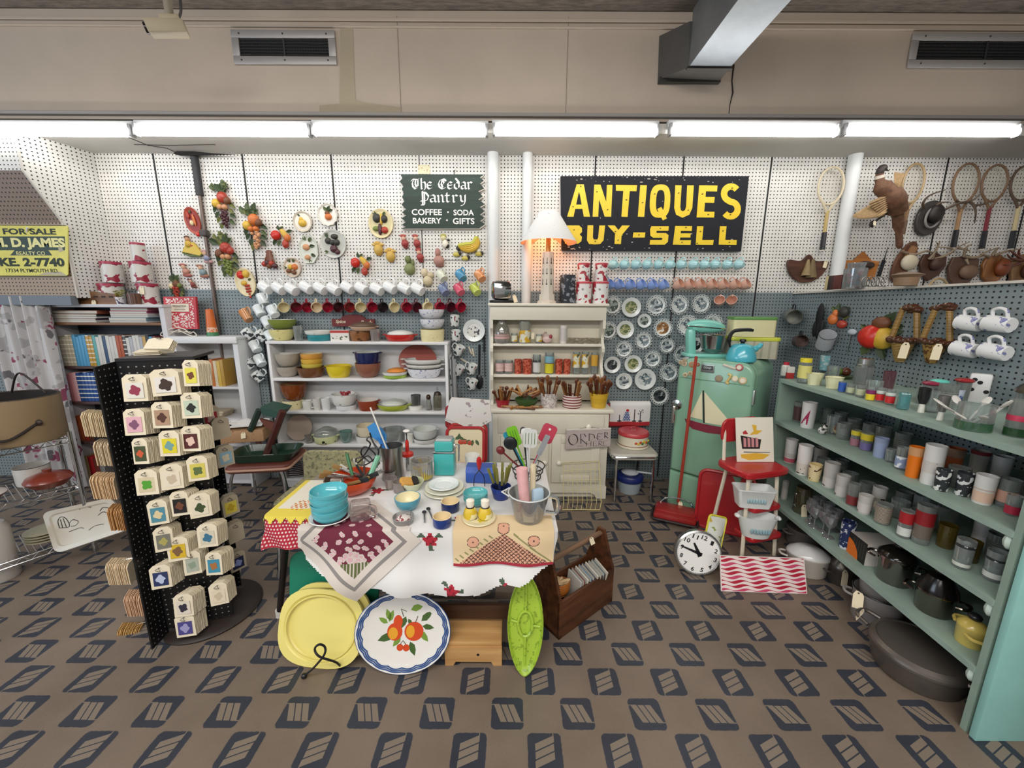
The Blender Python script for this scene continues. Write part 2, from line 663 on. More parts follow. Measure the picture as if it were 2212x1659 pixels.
# slanted stair housing at the left, faced with pegboard
HB = CH+.055
xc = atY(217,400,D).x
K = .245
def sx(Y):
 return xc-K*(D-Y)
Y1,Y2 = 2.83,2.975
zA,zB = atY(58,368,Y1).z,atY(146,481,Y2).z
b = MB()
prof = [(D,HB),(Y2,HB),(Y2,zB),(Y1,zA),(Y1,SOF),(D,SOF)]
b.add([(sx(y),y,z)for y,z in prof],[tuple(range(6))])
WP = pegmat(1,'#d9d8d4',split=False)
struct('wall_left_side',b,WP)
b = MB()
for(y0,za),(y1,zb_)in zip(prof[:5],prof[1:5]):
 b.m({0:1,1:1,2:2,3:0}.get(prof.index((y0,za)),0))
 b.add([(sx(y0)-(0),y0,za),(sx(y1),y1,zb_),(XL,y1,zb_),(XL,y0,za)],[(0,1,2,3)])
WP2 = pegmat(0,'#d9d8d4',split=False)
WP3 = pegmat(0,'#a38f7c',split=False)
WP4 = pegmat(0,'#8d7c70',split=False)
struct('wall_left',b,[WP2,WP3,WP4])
struct('trim_8',MB().box(((XL+sx(Y2))/2-.02,Y2-.01,HB-.02),(sx(Y2)-XL,.05,.07)),M('#6f7780',.6))
struct('trim_9',MB().tube([(sx(Y2),Y2,HB),(sx(Y2),Y2,zB),(sx(Y1),Y1,zA),(sx(Y1),Y1,SOF)],.008,6),M('#c9c5be',.7))
# half-height partition on the right with its ledge
PX = 2.30
PZ = CH+.12
struct('wall_right',MB().box((PX+.04,1.7,PZ/2),(.08,3.08,PZ)),PEGS)
struct('trim_10',MB().box((PX+.09,1.7,PZ+.006),(.22,3.06,.012)),M('#cfc8bd',.6))
b = MB()
P = [atY(px,py,D-.03)for px,py in((378,333),(388,326),(420,328),(470,333),(520,335),(430,337),(395,338))]
b.add([(q.x,D-.05,q.z-.003)for q in P],[tuple(range(7))])
struct('trim_11',b,M('#161413',.9))
for pts in(((278,297),(320,314),(360,320),(382,330)),((290,312),(370,314),(465,312))):
 P = [atZ(px,py,SOF-.001)for px,py in pts]
 struct('trim_12',MB().tube(P,.0035,5),M('#3a3633',.9))
# fluorescent strip lights
EM = bpy.data.materials.new('lit_tube')
EM.use_nodes = True
_e = EM.node_tree.nodes.new('ShaderNodeEmission')
_e.inputs[0].default_value = (1,.98,.95,1)
_e.inputs[1].default_value = 15.5
EM.node_tree.links.new(_e.outputs[0],EM.node_tree.nodes['Material Output'].inputs[0])
YT = 2.80
WHT = M('#d5d6d6',.4)
words = ['leftmost strip light, cut off by the frame, above the slanted pegboard','strip light above the leftmost hanging fruit plaques','strip light above the white mugs and fruit plates','strip light above the white columns and the lamp','strip light above the black and yellow antiques sign','rightmost strip light above the tennis rackets and antlers']
for k,(xa,xb)in enumerate(((-110,278),(296,664),(680,1047),(1071,1416),(1452,1806),(1829,2196))):
 pa,pb = atY(xa,284,YT),atY(xb,286,YT)
 L = pb.x-pa.x
 o = thing('strip_light','lit white '+words[k],'light',((pa.x+pb.x)/2,YT,(pa.z+pb.z)/2),0,'strip lights under the bulkhead')
 MB().box((0,.045,.052),(L+.05,.075,.045),.006).build('housing',WHT,o)
 MB().tube([(-L/2,0,0),(L/2,0,0)],.0265,14).build('tube',EM,o)
 for s in(-1,1):
  MB().box((s*(L/2+.012),.01,.012),(.018,.045,.075),.004).build('socket',M('#a9aaab',.4),o)
# air vents
def vent(xa,xb,ya,yb,label):
 p = atY((xa+xb)/2,(ya+yb)/2,YB)
 W_,H_ = (xb-xa)*mpp(p),atY(xa,ya,YB).z-atY(xa,yb,YB).z
 o = thing('air_vent',label,'vent',(p.x,YB-.004,p.z),0,'bulkhead air vents')
 b = MB()
 t_ = .045
 for s in(-1,1):
  b.box((0,-.006,s*(H_/2-t_/2)),(W_,.014,t_),.003)
  b.box((s*(W_/2-t_/2),-.006,0),(t_,.014,H_-2*t_),.003)
 for i in range(3):
  for s in(-1,1):
   b.m(1).tube([((i-1)*W_*.42,-.012,s*(H_/2-t_/2)),((i-1)*W_*.42,-.016,s*(H_/2-t_/2))],.005,8)
 b.build('frame',[M('#a7a3a0',.45,.4),M('#333333',.5)],o)
 MB().box((0,.002,0),(W_-t_,.004,H_-t_)).build('backing',M('#0b0b0c',.8),o)
 g = MB()
 for i in range(6):
  g.box((0,-.004,-H_/2+t_+(H_-2*t_)*(i+.5)/6),(W_-2*t_,.004,.004))
 for i in range(34):
  g.box((-W_/2+t_+(W_-2*t_)*(i+.5)/34,.0,0),(.0015,.003,H_-2*t_))
 g.box((0,-.006,0),(.01,.006,H_-2*t_))
 g.build('grille',M('#4a4a4c',.4,.6),o)
vent(505,727,68,142,'black air vent with grey frame on the bulkhead, the left one')
vent(1962,2290,74,150,'black air vent at the right edge, beyond the metal duct')
# security camera
p = atY(362,62,2.35)
o = thing('security_camera','beige box security camera hanging from the ceiling','camera',(p.x,2.35,CEIL))
dz = p.z-CEIL
MB().tube([(.02,0,0),(.02,0,dz+.05)],.02,10).build('mounting_pole',M('#8d8372',.6),o)
b = MB().tf(trot(R(6),R(-14),R(25),(0,0,dz)))
b.box((0,0,0),(.17,.085,.06),.008).box((.03,0,.038),(.09,.07,.025),.006)
b.build('body',M('#a4977e',.55),o)
MB().tf(trot(R(6),R(-14),R(25),(0,0,dz))).tube([(-.084,-.005,0),(-.096,-.005,0)],.025,14).build('lens',M('#241d1b',.2),o)
MB().tube(spline([(.05,0,0),(.08,.0,dz*.5),(.085,0,dz+.09),(.06,0,dz+.04)],5),.006,6).build('cable',M('#2d2724',.6),o)
# metal duct
DUCT = M('#8f959b',.42,.85,.12,5)
DUCTD = M('#5c5a57',.5,.6,.1,5)
o = thing('air_duct','bare metal air duct bending out of the bulkhead to the ceiling','duct')
q0 = [atY(x,y,2.855)for x,y in((1421,172),(1552,178),(1552,82),(1424,78))]
q1 = [atY(x,y,2.65)for x,y in((1487,146),(1576,148),(1576,44),(1490,46))]
b = MB().add(q0+q1,[(0,1,5,4),(1,2,6,5),(2,3,7,6),(3,0,4,7),(4,5,6,7)])
b.build('elbow',DUCTD,o,False)
zd_ = q1[0].z
MB().box(((q1[0].x+q1[1].x)/2,1.8,zd_+.15),(q1[1].x-q1[0].x,1.7,.3)).build('duct_run',DUCT,o,False)
b = MB().box(((q1[0].x+q1[1].x)/2,2.65,zd_-.004),(q1[1].x-q1[0].x+.02,.025,.012))
b.box(((q0[0].x+q0[1].x)/2,2.84,q0[0].z-.012),(q0[1].x-q0[0].x,.03,.03))
b.build('flange',M('#44433f',.5,.7),o)
# fitting helpers and vessel builders
def proj(p):
 d = Vector(p)-CAM
 z = d.dot(_f)
 return CX+F*d.dot(_r)/z,CY-F*d.dot(_u)/z
def colx(px,Y,z):
 X = 0.0
 for _ in range(4):
  dep = (Vector((X,Y,z))-CAM).dot(_f)
  X+=(px-proj((X,Y,z))[0])*dep/F
 return X
def fit(xl,xr,yt,yb,h,dy=0.0,k=1.0):
 xm = (xl+xr)/2
 p = atZ(xm,yb,h)
 r = (xr-xl)/2*mpp(p)
 Y = p.y+r*k+dy
 X = colx(xm,Y,h)
 r = (xr-xl)/2*mpp((X,Y,h))/math.hypot(1,(xm-CX)/F)
 Yt = Y+(r if yt>664 else-r)
 z = atY(xm,yt,Yt).z
 return Vector((X,Y,h)),r,max(z-h,.01)
def fity(xl,xr,yt,yb,Y,h):
 xm = (xl+xr)/2
 X = colx(xm,Y,h)
 r = (xr-xl)/2*mpp((X,Y,h))/math.hypot(1,(xm-CX)/F)
 return Vector((X,Y,h)),r,atY(xm,yt,Y).z-h
def wfit(xc,yc,wpx,hpx,off=0.0,Y=None):
 Y = (D if Y is None else Y)-off
 p = atY(xc,yc,Y)
 s = mpp(p)
 return p,wpx*s,hpx*s
def orient(axis,up):
 z = Vector(axis).normalized()
 x = Vector(up)-z*Vector(up).dot(z)
 x.normalize()
 y = z.cross(x)
 return Matrix((x,y,z)).transposed().to_euler()
ORD = ['leftmost','second','third','fourth','fifth','sixth','seventh','eighth','ninth','tenth','eleventh','twelfth','thirteenth','fourteenth','fifteenth','sixteenth','seventeenth','eighteenth']
def wallprof(r,h,rb=None,t=.0035,flare=0,foot=.004,mid=None):
 rb = rb or r
 P = [(0,0),(rb*.92,0),(rb,foot)]
 if mid:
  P+=[(m*r,k*h)for k,m in mid]
 P+=[(r+flare,h-t),(r+flare,h),(r+flare-t,h)]
 if mid:
  P+=[(m*r-t,k*h)for k,m in reversed(mid)]
 P+=[(rb-t,foot+t),(0,foot+t)]
 return P
def bowlprof(r,h,foot=.45,t=.004,lip=0):
 P = [(0,0),(r*foot,0),(r*foot,h*.06)]
 for i in range(1,7):
  a = i/6
  P.append((r*(foot+(1-foot)*math.sin(a*PI/2)),h*(.06+.94*(1-math.cos(a*PI/2))**.85)))
 if lip:
  P.append((r+lip,h))
  P.append((r+lip,h+t))
 Q = [(r-t,h)]
 for i in range(5,0,-1):
  a = i/6
  Q.append((r*(foot+(1-foot)*math.sin(a*PI/2))-t,h*(.06+.94*(1-math.cos(a*PI/2))**.85)+t))
 return P+Q+[(0,h*.06+t)]
MUGM = {}
def mug_parts(o,r,h,body,inside=None,sides=18,prof=None,hr=.0055,deco=None):
 b = MB()
 P = prof or wallprof(r,h,r*.93,.004)
 k = next(i for i,q in enumerate(P)if i and P[i][1]>=h-1e-6 and P[i][0]<P[i-1][0])
 b.lathe(P[:k+1],sides)
 b.m(1).lathe(P[k:],sides)
 b.build('body',[body,inside or body],o)
 x = P[k//2][0]
 pts = [(x*.95,0,h*.8),(x+h*.28,0,h*.84),(x+h*.42,0,h*.58),(x+h*.32,0,h*.3),(x*.93,0,h*.2)]
 MB().tube(spline(pts,4),hr,7).build('handle',body,o)
 return o
def hang(proto,px,py,Y,axis,label,group,up=(0,0,1),first=[None]):
 p = atY(px,py,Y)
 rot = orient(axis,up)
 return p,rot
class Kind:
 def __init__(s,name,cat,make,group=None):
  s.name,s.cat,s.make,s.group,s.o = name,cat,make,group,None
 def put(s,label,loc,rot=(0,0,0),scale=None,group=None):
  g = group or s.group
  if s.o is None:
   s.o = thing(s.name,label,s.cat,loc,0,g,rot)
   s.make(s.o)
   if scale:
    s.o.scale = scale
   return s.o
  return dup(s.o,loc,rot,label,g,scale)
def hook_mug(kind,px,py,axis,label,h,Y=3.15,up=(0,0,1),scale=None):
 rot = orient(axis,up)
 c = atY(px,py,Y)
 off = rot.to_matrix()@Vector((0,0,h/2))
 return kind.put(label,c-off,rot,scale)
def plate(o,r,rim,centre,depth=.012,lace=0,t=.004,rimm=None,sy=1,n=36,rim2=None):
 b = MB()
 ri = r*(.78 if lace else 1)
 P = [(0,0),(r*.55,0),(ri,depth),(ri-.002,depth+t),(r*.62,t+.002)]
 b.lathe(P,n,1,sy)
 b.m(1).lathe([(r*.62,t+.0021),(r*.6,t),(0,t)],n,1,sy)
 b.m(0)
 if lace:
  for i in range(lace):
   a = 2*PI*i/lace
   c0 = r*.87
   pts = [((c0+r*.105*math.cos(q))*math.cos(a)-r*.115*math.sin(q)*math.sin(a),((c0+r*.105*math.cos(q))*math.sin(a)+r*.115*math.sin(q)*math.cos(a))*sy,depth+t*.4)for q in[2*PI*j/8 for j in range(8)]]
   b.tube(pts,r*.03,5,closed=True)
 b.build('plate',[rim,centre],o)
def wallrot(rz=0):
 from mathutils import Euler
 return(Matrix.Rotation(R(90),3,'X')@Matrix.Rotation(rz,3,'Z')).to_euler()
def fruit_pile(b,items):
 for k,c,r in items:
  b.m(k).ball(c,r,12,8)
 return b
CER = M('#eef0ee',.18,coat=.4)
IVORY = M('#e9dfc4',.25,coat=.3)
CHROME = M('#c9cbcc',.12,1)
STEEL = M('#a9a7a4',.28,1,.08,12)
DARKST = M('#5a5856',.35,.9,.1,10)
BLACK = M('#15151a',.35)
TAGM = M('#e9dcbd',.8)
STRING = M('#d8cfbd',.8)
def price_tag(o,loc,rot,wd=.022,h=.04,name='price_tag'):
 b = MB().tf(trot(*rot,loc))
 b.prism([(-wd/2,-h),(wd/2,-h),(wd/2,-h*.22),(wd*.25,0),(-wd*.25,0),(-wd/2,-h*.22)],0,.0008)
 b.m(1).prism(ell(wd*.1,wd*.1,8,(0,-h*.12)),.0006,.0012)
 return b.build(name,[TAGM,M('#54463a',.7)],o)
# things hung on the back wall
# signs
p = atY(1414,461,D-.03)
def sgn(px,py,Y=D-.03):
 return atY(px,py,Y)
A = [sgn(1211,381),sgn(1617,381),sgn(1600,543),sgn(1213,541)]
o = thing('painted_sign','big black board with yellow letters reading ANTIQUES BUY-SELL','sign',A[3])
W_,H_ = A[1].x-A[0].x,A[0].z-A[3].z
PTS = [((q.x-A[3].x),(q.z-A[3].z))for q in(A[3],A[2],A[1],A[0])]
b = MB().tf(WALLX)
b.prism(PTS,-.018,.006)
for i in range(70):
 x,y = rnd.uniform(.02,W_-.08),rnd.choice([rnd.uniform(.01,H_-.01),rnd.uniform(0,.04),H_-rnd.uniform(0.003,.04)])
 s = rnd.uniform(.001,.005)
 b.m(1).prism(ell(s*rnd.uniform(.6,3),s,6,(x,y)),.006,.0066)
b.build('board',[M('#14161e',.8,0,.25,6),M('#a9a39a',.8)],o)
def sx_(px,py):
 q = sgn(px,py)
 return q.x-A[3].x,q.z-A[3].z
def crop(cx,cy):
 return sx_(1150+cx/4.174,330+cy/4.174)
b = MB().tf(WALLX)
YEL = '#ecc92c'
_zk = [.0071]
def stroke_poly(b,pts):
 q = [crop(*p)for p in pts]
 _zk[0]+=.00006
 if sum(q[i-1][0]*q[i][1]-q[i][0]*q[i-1][1]for i in range(len(q)))<0:
  q = q[::-1]
 b.add([(x,y,_zk[0])for x,y in q],[tuple(range(len(q)))])
def rings(b,out,inn):
 _zk[0]+=.00006
 o_ = [crop(*p)for p in out]
 i_ = [crop(*p)for p in inn]
 n = len(o_)
 b.add([(x,y,_zk[0])for x,y in o_+i_],[(n+i,n+(i+1)%n,(i+1)%n,i)for i in range(n)])
stroke_poly(b,[(312,578),(398,288),(432,288),(370,578)])
stroke_poly(b,[(398,288),(462,288),(518,578),(462,578),(428,385)])
stroke_poly(b,[(385,470),(470,470),(476,508),(376,508)])
stroke_poly(b,[(541,578),(556,290),(606,290),(592,578)])
stroke_poly(b,[(556,290),(612,290),(708,578),(650,578)])
stroke_poly(b,[(658,578),(670,292),(720,292),(708,578)])
stroke_poly(b,[(750,292),(942,294),(936,350),(752,345)])
stroke_poly(b,[(818,340),(876,342),(856,580),(800,578)])
stroke_poly(b,[(970,294),(1030,295),(1006,580),(948,578)])
def superell(cx,cy,a,bb,n=28,ex=2.8,sl=-.05):
 P = []
 for i in range(n):
  q = 2*PI*i/n
  x = a*abs(math.cos(q))**(2/ex)*(1 if math.cos(q)>=0 else-1)
  y = bb*abs(math.sin(q))**(2/ex)*(1 if math.sin(q)>=0 else-1)
  P.append((cx+x+sl*y,cy+y))
 return P
rings(b,superell(1148,438,92,150),superell(1150,438,38,100))
stroke_poly(b,[(1122,510),(1160,490),(1210,595),(1172,612)])
U = [(1285,295),(1275,500),(1292,560),(1350,588),(1412,560),(1438,500),(1452,296)]
V = [(1342,296),(1330,490),(1335,520),(1352,530),(1372,520),(1382,490),(1392,296)]
def band(b,U,V):
 u,v = [crop(*p)for p in U],[crop(*p)for p in V]
 n = len(u)
 b.add([(x,y,.0075)for x,y in u+v],[(i,i+1,n+i+1,n+i)for i in range(n-1)])
band(b,U,V)
for q in([(1500,296),(1566,296),(1540,585),(1476,585)],[(1540,296),(1665,298),(1660,352),(1540,350)],[(1540,400),(1640,402),(1634,455),(1540,453)],[(1520,532),(1638,534),(1634,586),(1516,585)]):
 stroke_poly(b,q)
def Sband(b,x0,y0,x1,y1,th,sl=0,n=26,ex=1.0):
 cx,h = (x0+x1)/2,(y1-y0)
 pts = []
 for i in range(n+1):
  q = i/n
  if q<.5:
   a = R(-35-235*(q/.5))
   c = (cx,y0+h*.27)
   pts.append((c[0]+((x1-x0)/2-th/2)*math.cos(a),c[1]+(h*.27-th/2+th*.22)*math.sin(a)))
  else:
   a = R(-90+235*((q-.5)/.5))
   c = (cx,y0+h*.73)
   pts.append((c[0]+((x1-x0)/2-th/2)*math.cos(a),c[1]+(h*.27-th/2+th*.22)*math.sin(a)))
 L,Rr = [],[]
 for i,q in enumerate(pts):
  a,c = pts[max(0,i-1)],pts[min(n,i+1)]
  dx,dy = c[0]-a[0],c[1]-a[1]
  l = math.hypot(dx,dy)or 1
  L.append((q[0]-dy/l*th/2+sl*(q[1]-y1),q[1]+dx/l*th/2))
  Rr.append((q[0]+dy/l*th/2+sl*(q[1]-y1),q[1]-dx/l*th/2))
 band(b,L,Rr)
Sband(b,1690,290,1874,592,58,-.02)
for q in([(300,657),(372,657),(366,820),(292,820)],[(330,657),(420,657),(445,680),(446,715),(425,738),(330,738),(330,705),(372,705),(380,697),(372,690),(330,690)],[(330,738),(425,738),(446,760),(440,800),(410,822),(330,822),(330,785),(368,785),(378,775),(368,768),(330,768)],[(676,657),(740,657),(812,745),(770,760)],[(806,657),(876,658),(800,748),(742,825),(742,740)],[(742,738),(802,738),(796,826),(738,824)],[(908,720),(1016,720),(1010,766),(902,766)],[(1284,662),(1340,662),(1322,830),(1262,830)],[(1320,662),(1436,663),(1432,708),(1320,706)],[(1320,728),(1424,728),(1420,766),(1320,766)],[(1310,790),(1426,790),(1422,832),(1306,831)],[(1480,664),(1538,664),(1522,830),(1468,830)],[(1510,788),(1630,788),(1624,832),(1500,831)],[(1686,664),(1746,664),(1730,830),(1674,830)],[(1720,788),(1838,788),(1834,832),(1710,831)]):
 stroke_poly(b,q)
band(b,[(496,656),(490,790),(510,824),(560,828),(610,824),(640,790),(654,657)],[(548,656),(544,765),(552,782),(568,784),(584,782),(592,765),(602,657)])
for q in([(1070,664),(1226,664),(1222,706),(1120,706),(1112,716),(1120,726),(1200,726),(1224,745),(1218,805),(1190,830),(1054,830),(1058,788),(1160,788),(1170,778),(1160,768),(1085,768),(1060,748),(1058,690)],):
 stroke_poly(b,q)
b.build('lettering',M(YEL,.5,0,.05,20),o)
b = MB().tf(WALLX)
for cx,cy in((435,305),(580,355),(676,515),(845,428),(990,452),(1100,375),(1315,366),(1400,520),(1528,375),(1580,560),(1795,322),(1780,560),(745,712),(770,790),(565,800),(958,742),(1150,684),(1380,675),(1345,808),(1510,712),(1480,818),(1712,706),(1770,808),(365,488)):
 x,y = crop(cx,cy)
 b.prism(ell(.006,.004,8,(x,y)),.008,.013)
b.build('bulb_sockets',M('#6b5a22',.7),o)
def cp(cx,cy,Y=D-.03):
 return atY(740+cx/5.026,360+cy/5.026,Y)
O = cp(640,670)
def cg(cx,cy):
 q = cp(cx,cy)
 return q.x-O.x,q.z-O.z
L = [(625,82),(650,125),(620,160),(662,212),(640,245),(668,285),(645,330),(672,372),(640,412),(690,462),(645,495),(692,530),(640,560),(690,600),(645,630),(690,655),(640,670)]
Rt = [(1480,668),(1545,620),(1490,590),(1538,552),(1490,520),(1540,480),(1490,435),(1540,405),(1472,352),(1520,320),(1470,262),(1535,235),(1490,180),(1530,150),(1490,115),(1525,85)]
o = thing('painted_sign','dark green saw-toothed board lettered The Cedar Pantry','sign',O)
P = [cg(*q)for q in L+Rt][::-1]
b = MB().tf(WALLX)
b.prism(P,-.02,.0)
P2 = [(x+.006,y-.006)for x,y in P]
b.m(1).prism(P2,-.024,-.006)
b.build('board',[WOOD('#14281f','#21392d','x',1,.6),M('#d9d3c8',.7)],o,False)
b = MB().tf(WALLX)
for s,x0,x1,y0,y1 in(('COFFEE',752,1078,527,462),('SODA',1205,1425,530,468),('BAKERY',765,1072,617,557),('GIFTS',1198,1432,625,560)):
 a,c = cg(x0,y0),cg(x1,y1)
 b = MB().tf(WALLX)
 text(b,s,a[0],a[1],c[0],c[1],.022,.002,0)
 b.build('lettering',M('#eceae4',.6),o,False)
b = MB().tf(WALLX)
for q in((1145,494),(1134,582)):
 b.prism(ell(.0065,.0065,10,cg(*q)),0,.002)
def bl(ch):
 return{'T':[[(.0,.8),(.15,1),(.8,.95),(.95,1.08)],[(.25,.9),(.1,.6),(.15,.25),(.45,0),(.75,.15)],[(.5,.9),(.45,.5),(.6,.2)],[(.78,.9),(.78,.3)]],'h':[[(.15,1.1),(.15,.05),(.25,0)],[(.15,.6),(.5,.75),(.65,.55),(.65,.15),(.5,-.1)]],'e':[[(.6,.4),(.15,.35),(.6,.62),(.35,.75),(.12,.55),(.12,.15),(.35,0),(.65,.12)]],'C':[[(.95,.9),(.7,1.02),(.3,.9),(.1,.55),(.2,.2),(.55,0),(.95,.15)],[(.55,.95),(.42,.5),(.6,.15)],[(.6,.95),(.75,.6),(.45,.3)],[(.8,.98),(1.0,.8)]],'d':[[(.25,1.1),(.65,.7),(.65,.15),(.4,0),(.12,.15),(.12,.5),(.4,.7),(.6,.6)]],'a':[[(.15,.62),(.4,.75),(.62,.6),(.62,.1),(.75,0)],[(.62,.42),(.15,.32),(.15,.08),(.35,0),(.6,.15)]],'r':[[(.1,.7),(.2,.6),(.2,.05),(.32,0)],[(.2,.55),(.42,.75),(.62,.62)]],'P':[[(.3,1.1),(.3,-.25)],[(.12,-.28),(.5,-.28)],[(.3,1),(.65,.95),(.95,.6),(.8,.2),(.4,.1)],[(.5,1),(.5,-.2)],[(.1,.12),(.35,.12)]],'n':[[(.1,.7),(.2,.6),(.2,.05),(.3,0)],[(.2,.55),(.5,.75),(.65,.6),(.65,.08),(.78,0)]],'t':[[(.3,.95),(.3,.12),(.42,0),(.6,.08)],[(.1,.68),(.6,.68)]],'y':[[(.1,.7),(.2,.6),(.2,.2),(.4,.05),(.65,.2)],[(.65,.75),(.65,.1),(.5,-.25),(.15,-.35)]],}[ch]
def word(s,x0,x1,ybase,xh):
 a,c = cg(x0,ybase),cg(x1,ybase-xh)
 wd = {'T':1.05,'C':1.1,'P':1.0,'h':.78,' ':.55}
 tot = sum(wd.get(ch,.8)for ch in s)
 k = (c[0]-a[0])/tot
 x = a[0]
 for ch in s:
  if ch!=' ':
   pen(b,bl(ch),x,a[1],k,(c[1]-a[1]),.0135,35,.002)
  x+=k*wd.get(ch,.8)
b.build('bullet_dots',M('#eceae4',.6),o,False)
for wd_ in(('The',752,980,243),('Cedar',1035,1420,243),('Pantry',840,1345,385)):
 b = MB().tf(WALLX)
 word(*wd_,105)
 b.build('lettering',M('#eceae4',.6),o,False)
MB().tf(WALLX).tube([cg(1210,80)+(-.005,),cg(1210,40)+(-.01,),cg(1218,28)+(-.02,)],.003,6).build('hook',M('#555350',.4,.8),o)
YS = Y2-.02
O = atY(-30,597,YS)
def cs(cx,cy):
 q = atY(cx/3.95,280+cy/3.95,YS)
 return q.x-O.x,q.z-O.z
o = thing('metal_sign','worn yellow tin sign reading FOR SALE, propped by the white pegboard corner','sign',O)
P = [(-120,1252),(570,1248),(582,1235),(580,830),(566,817),(-120,812)]
b = MB().tf(WALLX)
b.prism([cs(*q)for q in P],-.004,.002)
b.m(1).prism([cs(*q)for q in((-120,1030),(470,1030),(558,1030),(556,912),(-120,912))],.001,.0028)
b.m(1).prism([cs(*q)for q in((90,1074),(128,1030),(415,1030),(450,1074))],.001,.0028)
b.m(2).prism([cs(*q)for q in((330,1240),(400,1215),(520,1210),(572,1245))],.001,.0027)
b.prism([cs(*q)for q in((500,1010),(530,1000),(545,1035),(510,1045))],.001,.003)
b.m(3)
for q in((-120,1252,570,1244),(-120,822,566,814)):
 a,c = cs(q[0],q[1]),cs(q[2],q[3])
 b.box(((a[0]+c[0])/2,(a[1]+c[1])/2,.002),(c[0]-a[0],.004,.002))
b.build('panel',[M('#d9d060',.45,0,.1,14),M('#23392c',.5),M('#b9b29a',.8),M('#4c4a30',.7)],o,False)
b = MB().tf(WALLX)
def put(s,x0,x1,y0,y1,k=0,bold=.03):
 a,c = cs(x0,y0),cs(x1,y1)
 b.m(k)
 text(b,s,a[0],a[1],c[0],c[1],bold,.0005,.003)
put('FOR SALE',35,475,895,845)
put('M. D. JAMES',-35,550,1025,925,1,.05)
put('REALTY CO',148,385,1070,1040,1,.01)
put('KE. 2-7740',10,545,1168,1095,0,.045)
put('17334 PLYMOUTH RD.',60,500,1218,1188,0,.01)
b.build('lettering',[M('#22301f',.6),M('#e6df9a',.6)],o,False)
MB().tf(WALLX).tube([cs(235,870)+(.004,),cs(262,840)+(.02,)],.006,8).build('hook',M('#e9e7e2',.4),o)
# hanging mugs
WM = Kind('mug','mug',lambda o:mug_parts(o,.041,.092,M('#e9ebea',.2,coat=.3),hr=.006),'white mugs along the paint line')
for i,px in enumerate((574,603,631,663,693,722,752,782,815,843,875,903)):
 hook_mug(WM,px,622+(i%3)*1.5,(-.8,.35,.42),f'white mug hung by its handle, {ORD[i]} from the left in the row of white mugs',.092)
CUPP = lambda r,h:[(0,0),(r*.5,0),(r*.55,.004),(r*.8,h*.3),(r*.97,h*.65),(r,h),(r-.003,h),(r*.94,h*.65),(r*.75,h*.3),(r*.5,.01),(0,.01)]
cups = {}
def cup_kind(key,c,ci=None,r=.042,h=.068):
 if key not in cups:
  mt = M(c,.15,coat=.5)
  cups[key] = Kind('cup','cup',lambda o:mug_parts(o,r,h,mt,M(ci,.2)if ci else mt,20,CUPP(r,h),.005))
 return cups[key]
PAL = {'cream':'#dcd0a6','maroon':'#7a2230','red':'#9c1c33','ivory':'#e3d2b0','dark brown':'#4a1c24','brick':'#8d2a2c','black':'#2d2124','plum':'#551c28'}
row = ['cream','maroon','red','ivory','red','dark brown','brick','cream','red','black','cream','red','plum','cream','red','plum','red']
for i,(px,cn)in enumerate(zip((611,638,662,682,706,729,753,776,801,824,849,875,897,921,947,970,992),row)):
 hook_mug(cup_kind(cn,PAL[cn]),px,662,(.62,-.72,-.22),f'glossy {cn} cup, {ORD[i]} from the left in the hanging row under the white mugs',.068).__setitem__('group','coloured cups in the hanging row')
TQ = cup_kind('turq','#a3cfd2',None,.046,.07)
for i,px in enumerate((1326,1350,1375,1399,1424,1448,1473,1499,1523,1546,1572,1597)):
 hook_mug(TQ,px,572,(-.45,.75,.1),f'turquoise cup, {ORD[i]} from the left in the row under the antiques sign',.07,scale=(.82,.82,.82)).__setitem__('group','turquoise cups under the sign')
BLU = cup_kind('blue','#88a3da',None,.044,.075)
for i,px in enumerate((1316,1337,1361,1385,1409,1433)):
 hook_mug(BLU,px,616,(.6,-.6,.5),f'periwinkle blue cup, {ORD[i]} from the left in the row above the lace plates',.075,scale=(.88,.88,.88)).__setitem__('group','periwinkle cups')
PNK = cup_kind('pink','#d8ab97','#cf9d87',.04,.068)
for i,px in enumerate((1464,1488,1511,1536,1560,1585,1608)):
 hook_mug(PNK,px,616,(.55,-.7,.45),f'salmon pink cup, {ORD[i]} from the left in the row right of the blue cups',.068).__setitem__('group','salmon cups')
for i,px in enumerate((1555,1581)):
 hook_mug(PNK,px,652,(-.5,-.7,.5),f'salmon pink cup hung below the salmon row, the {["left", "right"][i]} of two',.068).__setitem__('group','salmon cups')
pm = {}
for px,py,c,nm in((955,597,'#d5d8c4','pale grey-green'),(996,596,'#4d90b4','bright blue'),(1037,597,'#d7935f','orange'),(959,627,'#7684a2','slate blue'),(992,626,'#d65d72','coral pink'),(1027,626,'#bccb5e','lime green')):
 K = Kind('mug','mug',lambda o,c=c:mug_parts(o,.036,.082,M(c,.25,coat=.3),M('#e8e6df',.3)),'pastel mugs beside the column')
 hook_mug(K,px,py,(-.45,.55,.6),f'{nm} mug hung in the two rows left of the white column',.082)
spots = [(568,647,'topmost'),(561,672,'second row, left'),(590,673,'second row, right'),(578,697,'third row'),(585,727,'nearest the green bowl'),(552,749,'below the picture mugs'),(562,779,'lower pair, right')]
W2 = Kind('mug','mug',lambda o:mug_parts(o,.04,.085,M('#dfe6e6',.2,coat=.3)),'white mugs left of the shelf')
for px,py,q in spots:
 hook_mug(W2,px,py,(-.35,.2,.9)if q=='topmost' else(-.55,.35,.75),f'white mug in the cluster left of the white shelf, {q}',.085)
PIC = blot(['#dfe3e2','#2c3438'],[.56],34,1,key='mug_picture')
W3 = Kind('mug','mug',lambda o:mug_parts(o,.04,.085,PIC,M('#e4e6e4',.3)),'picture mugs left of the shelf')
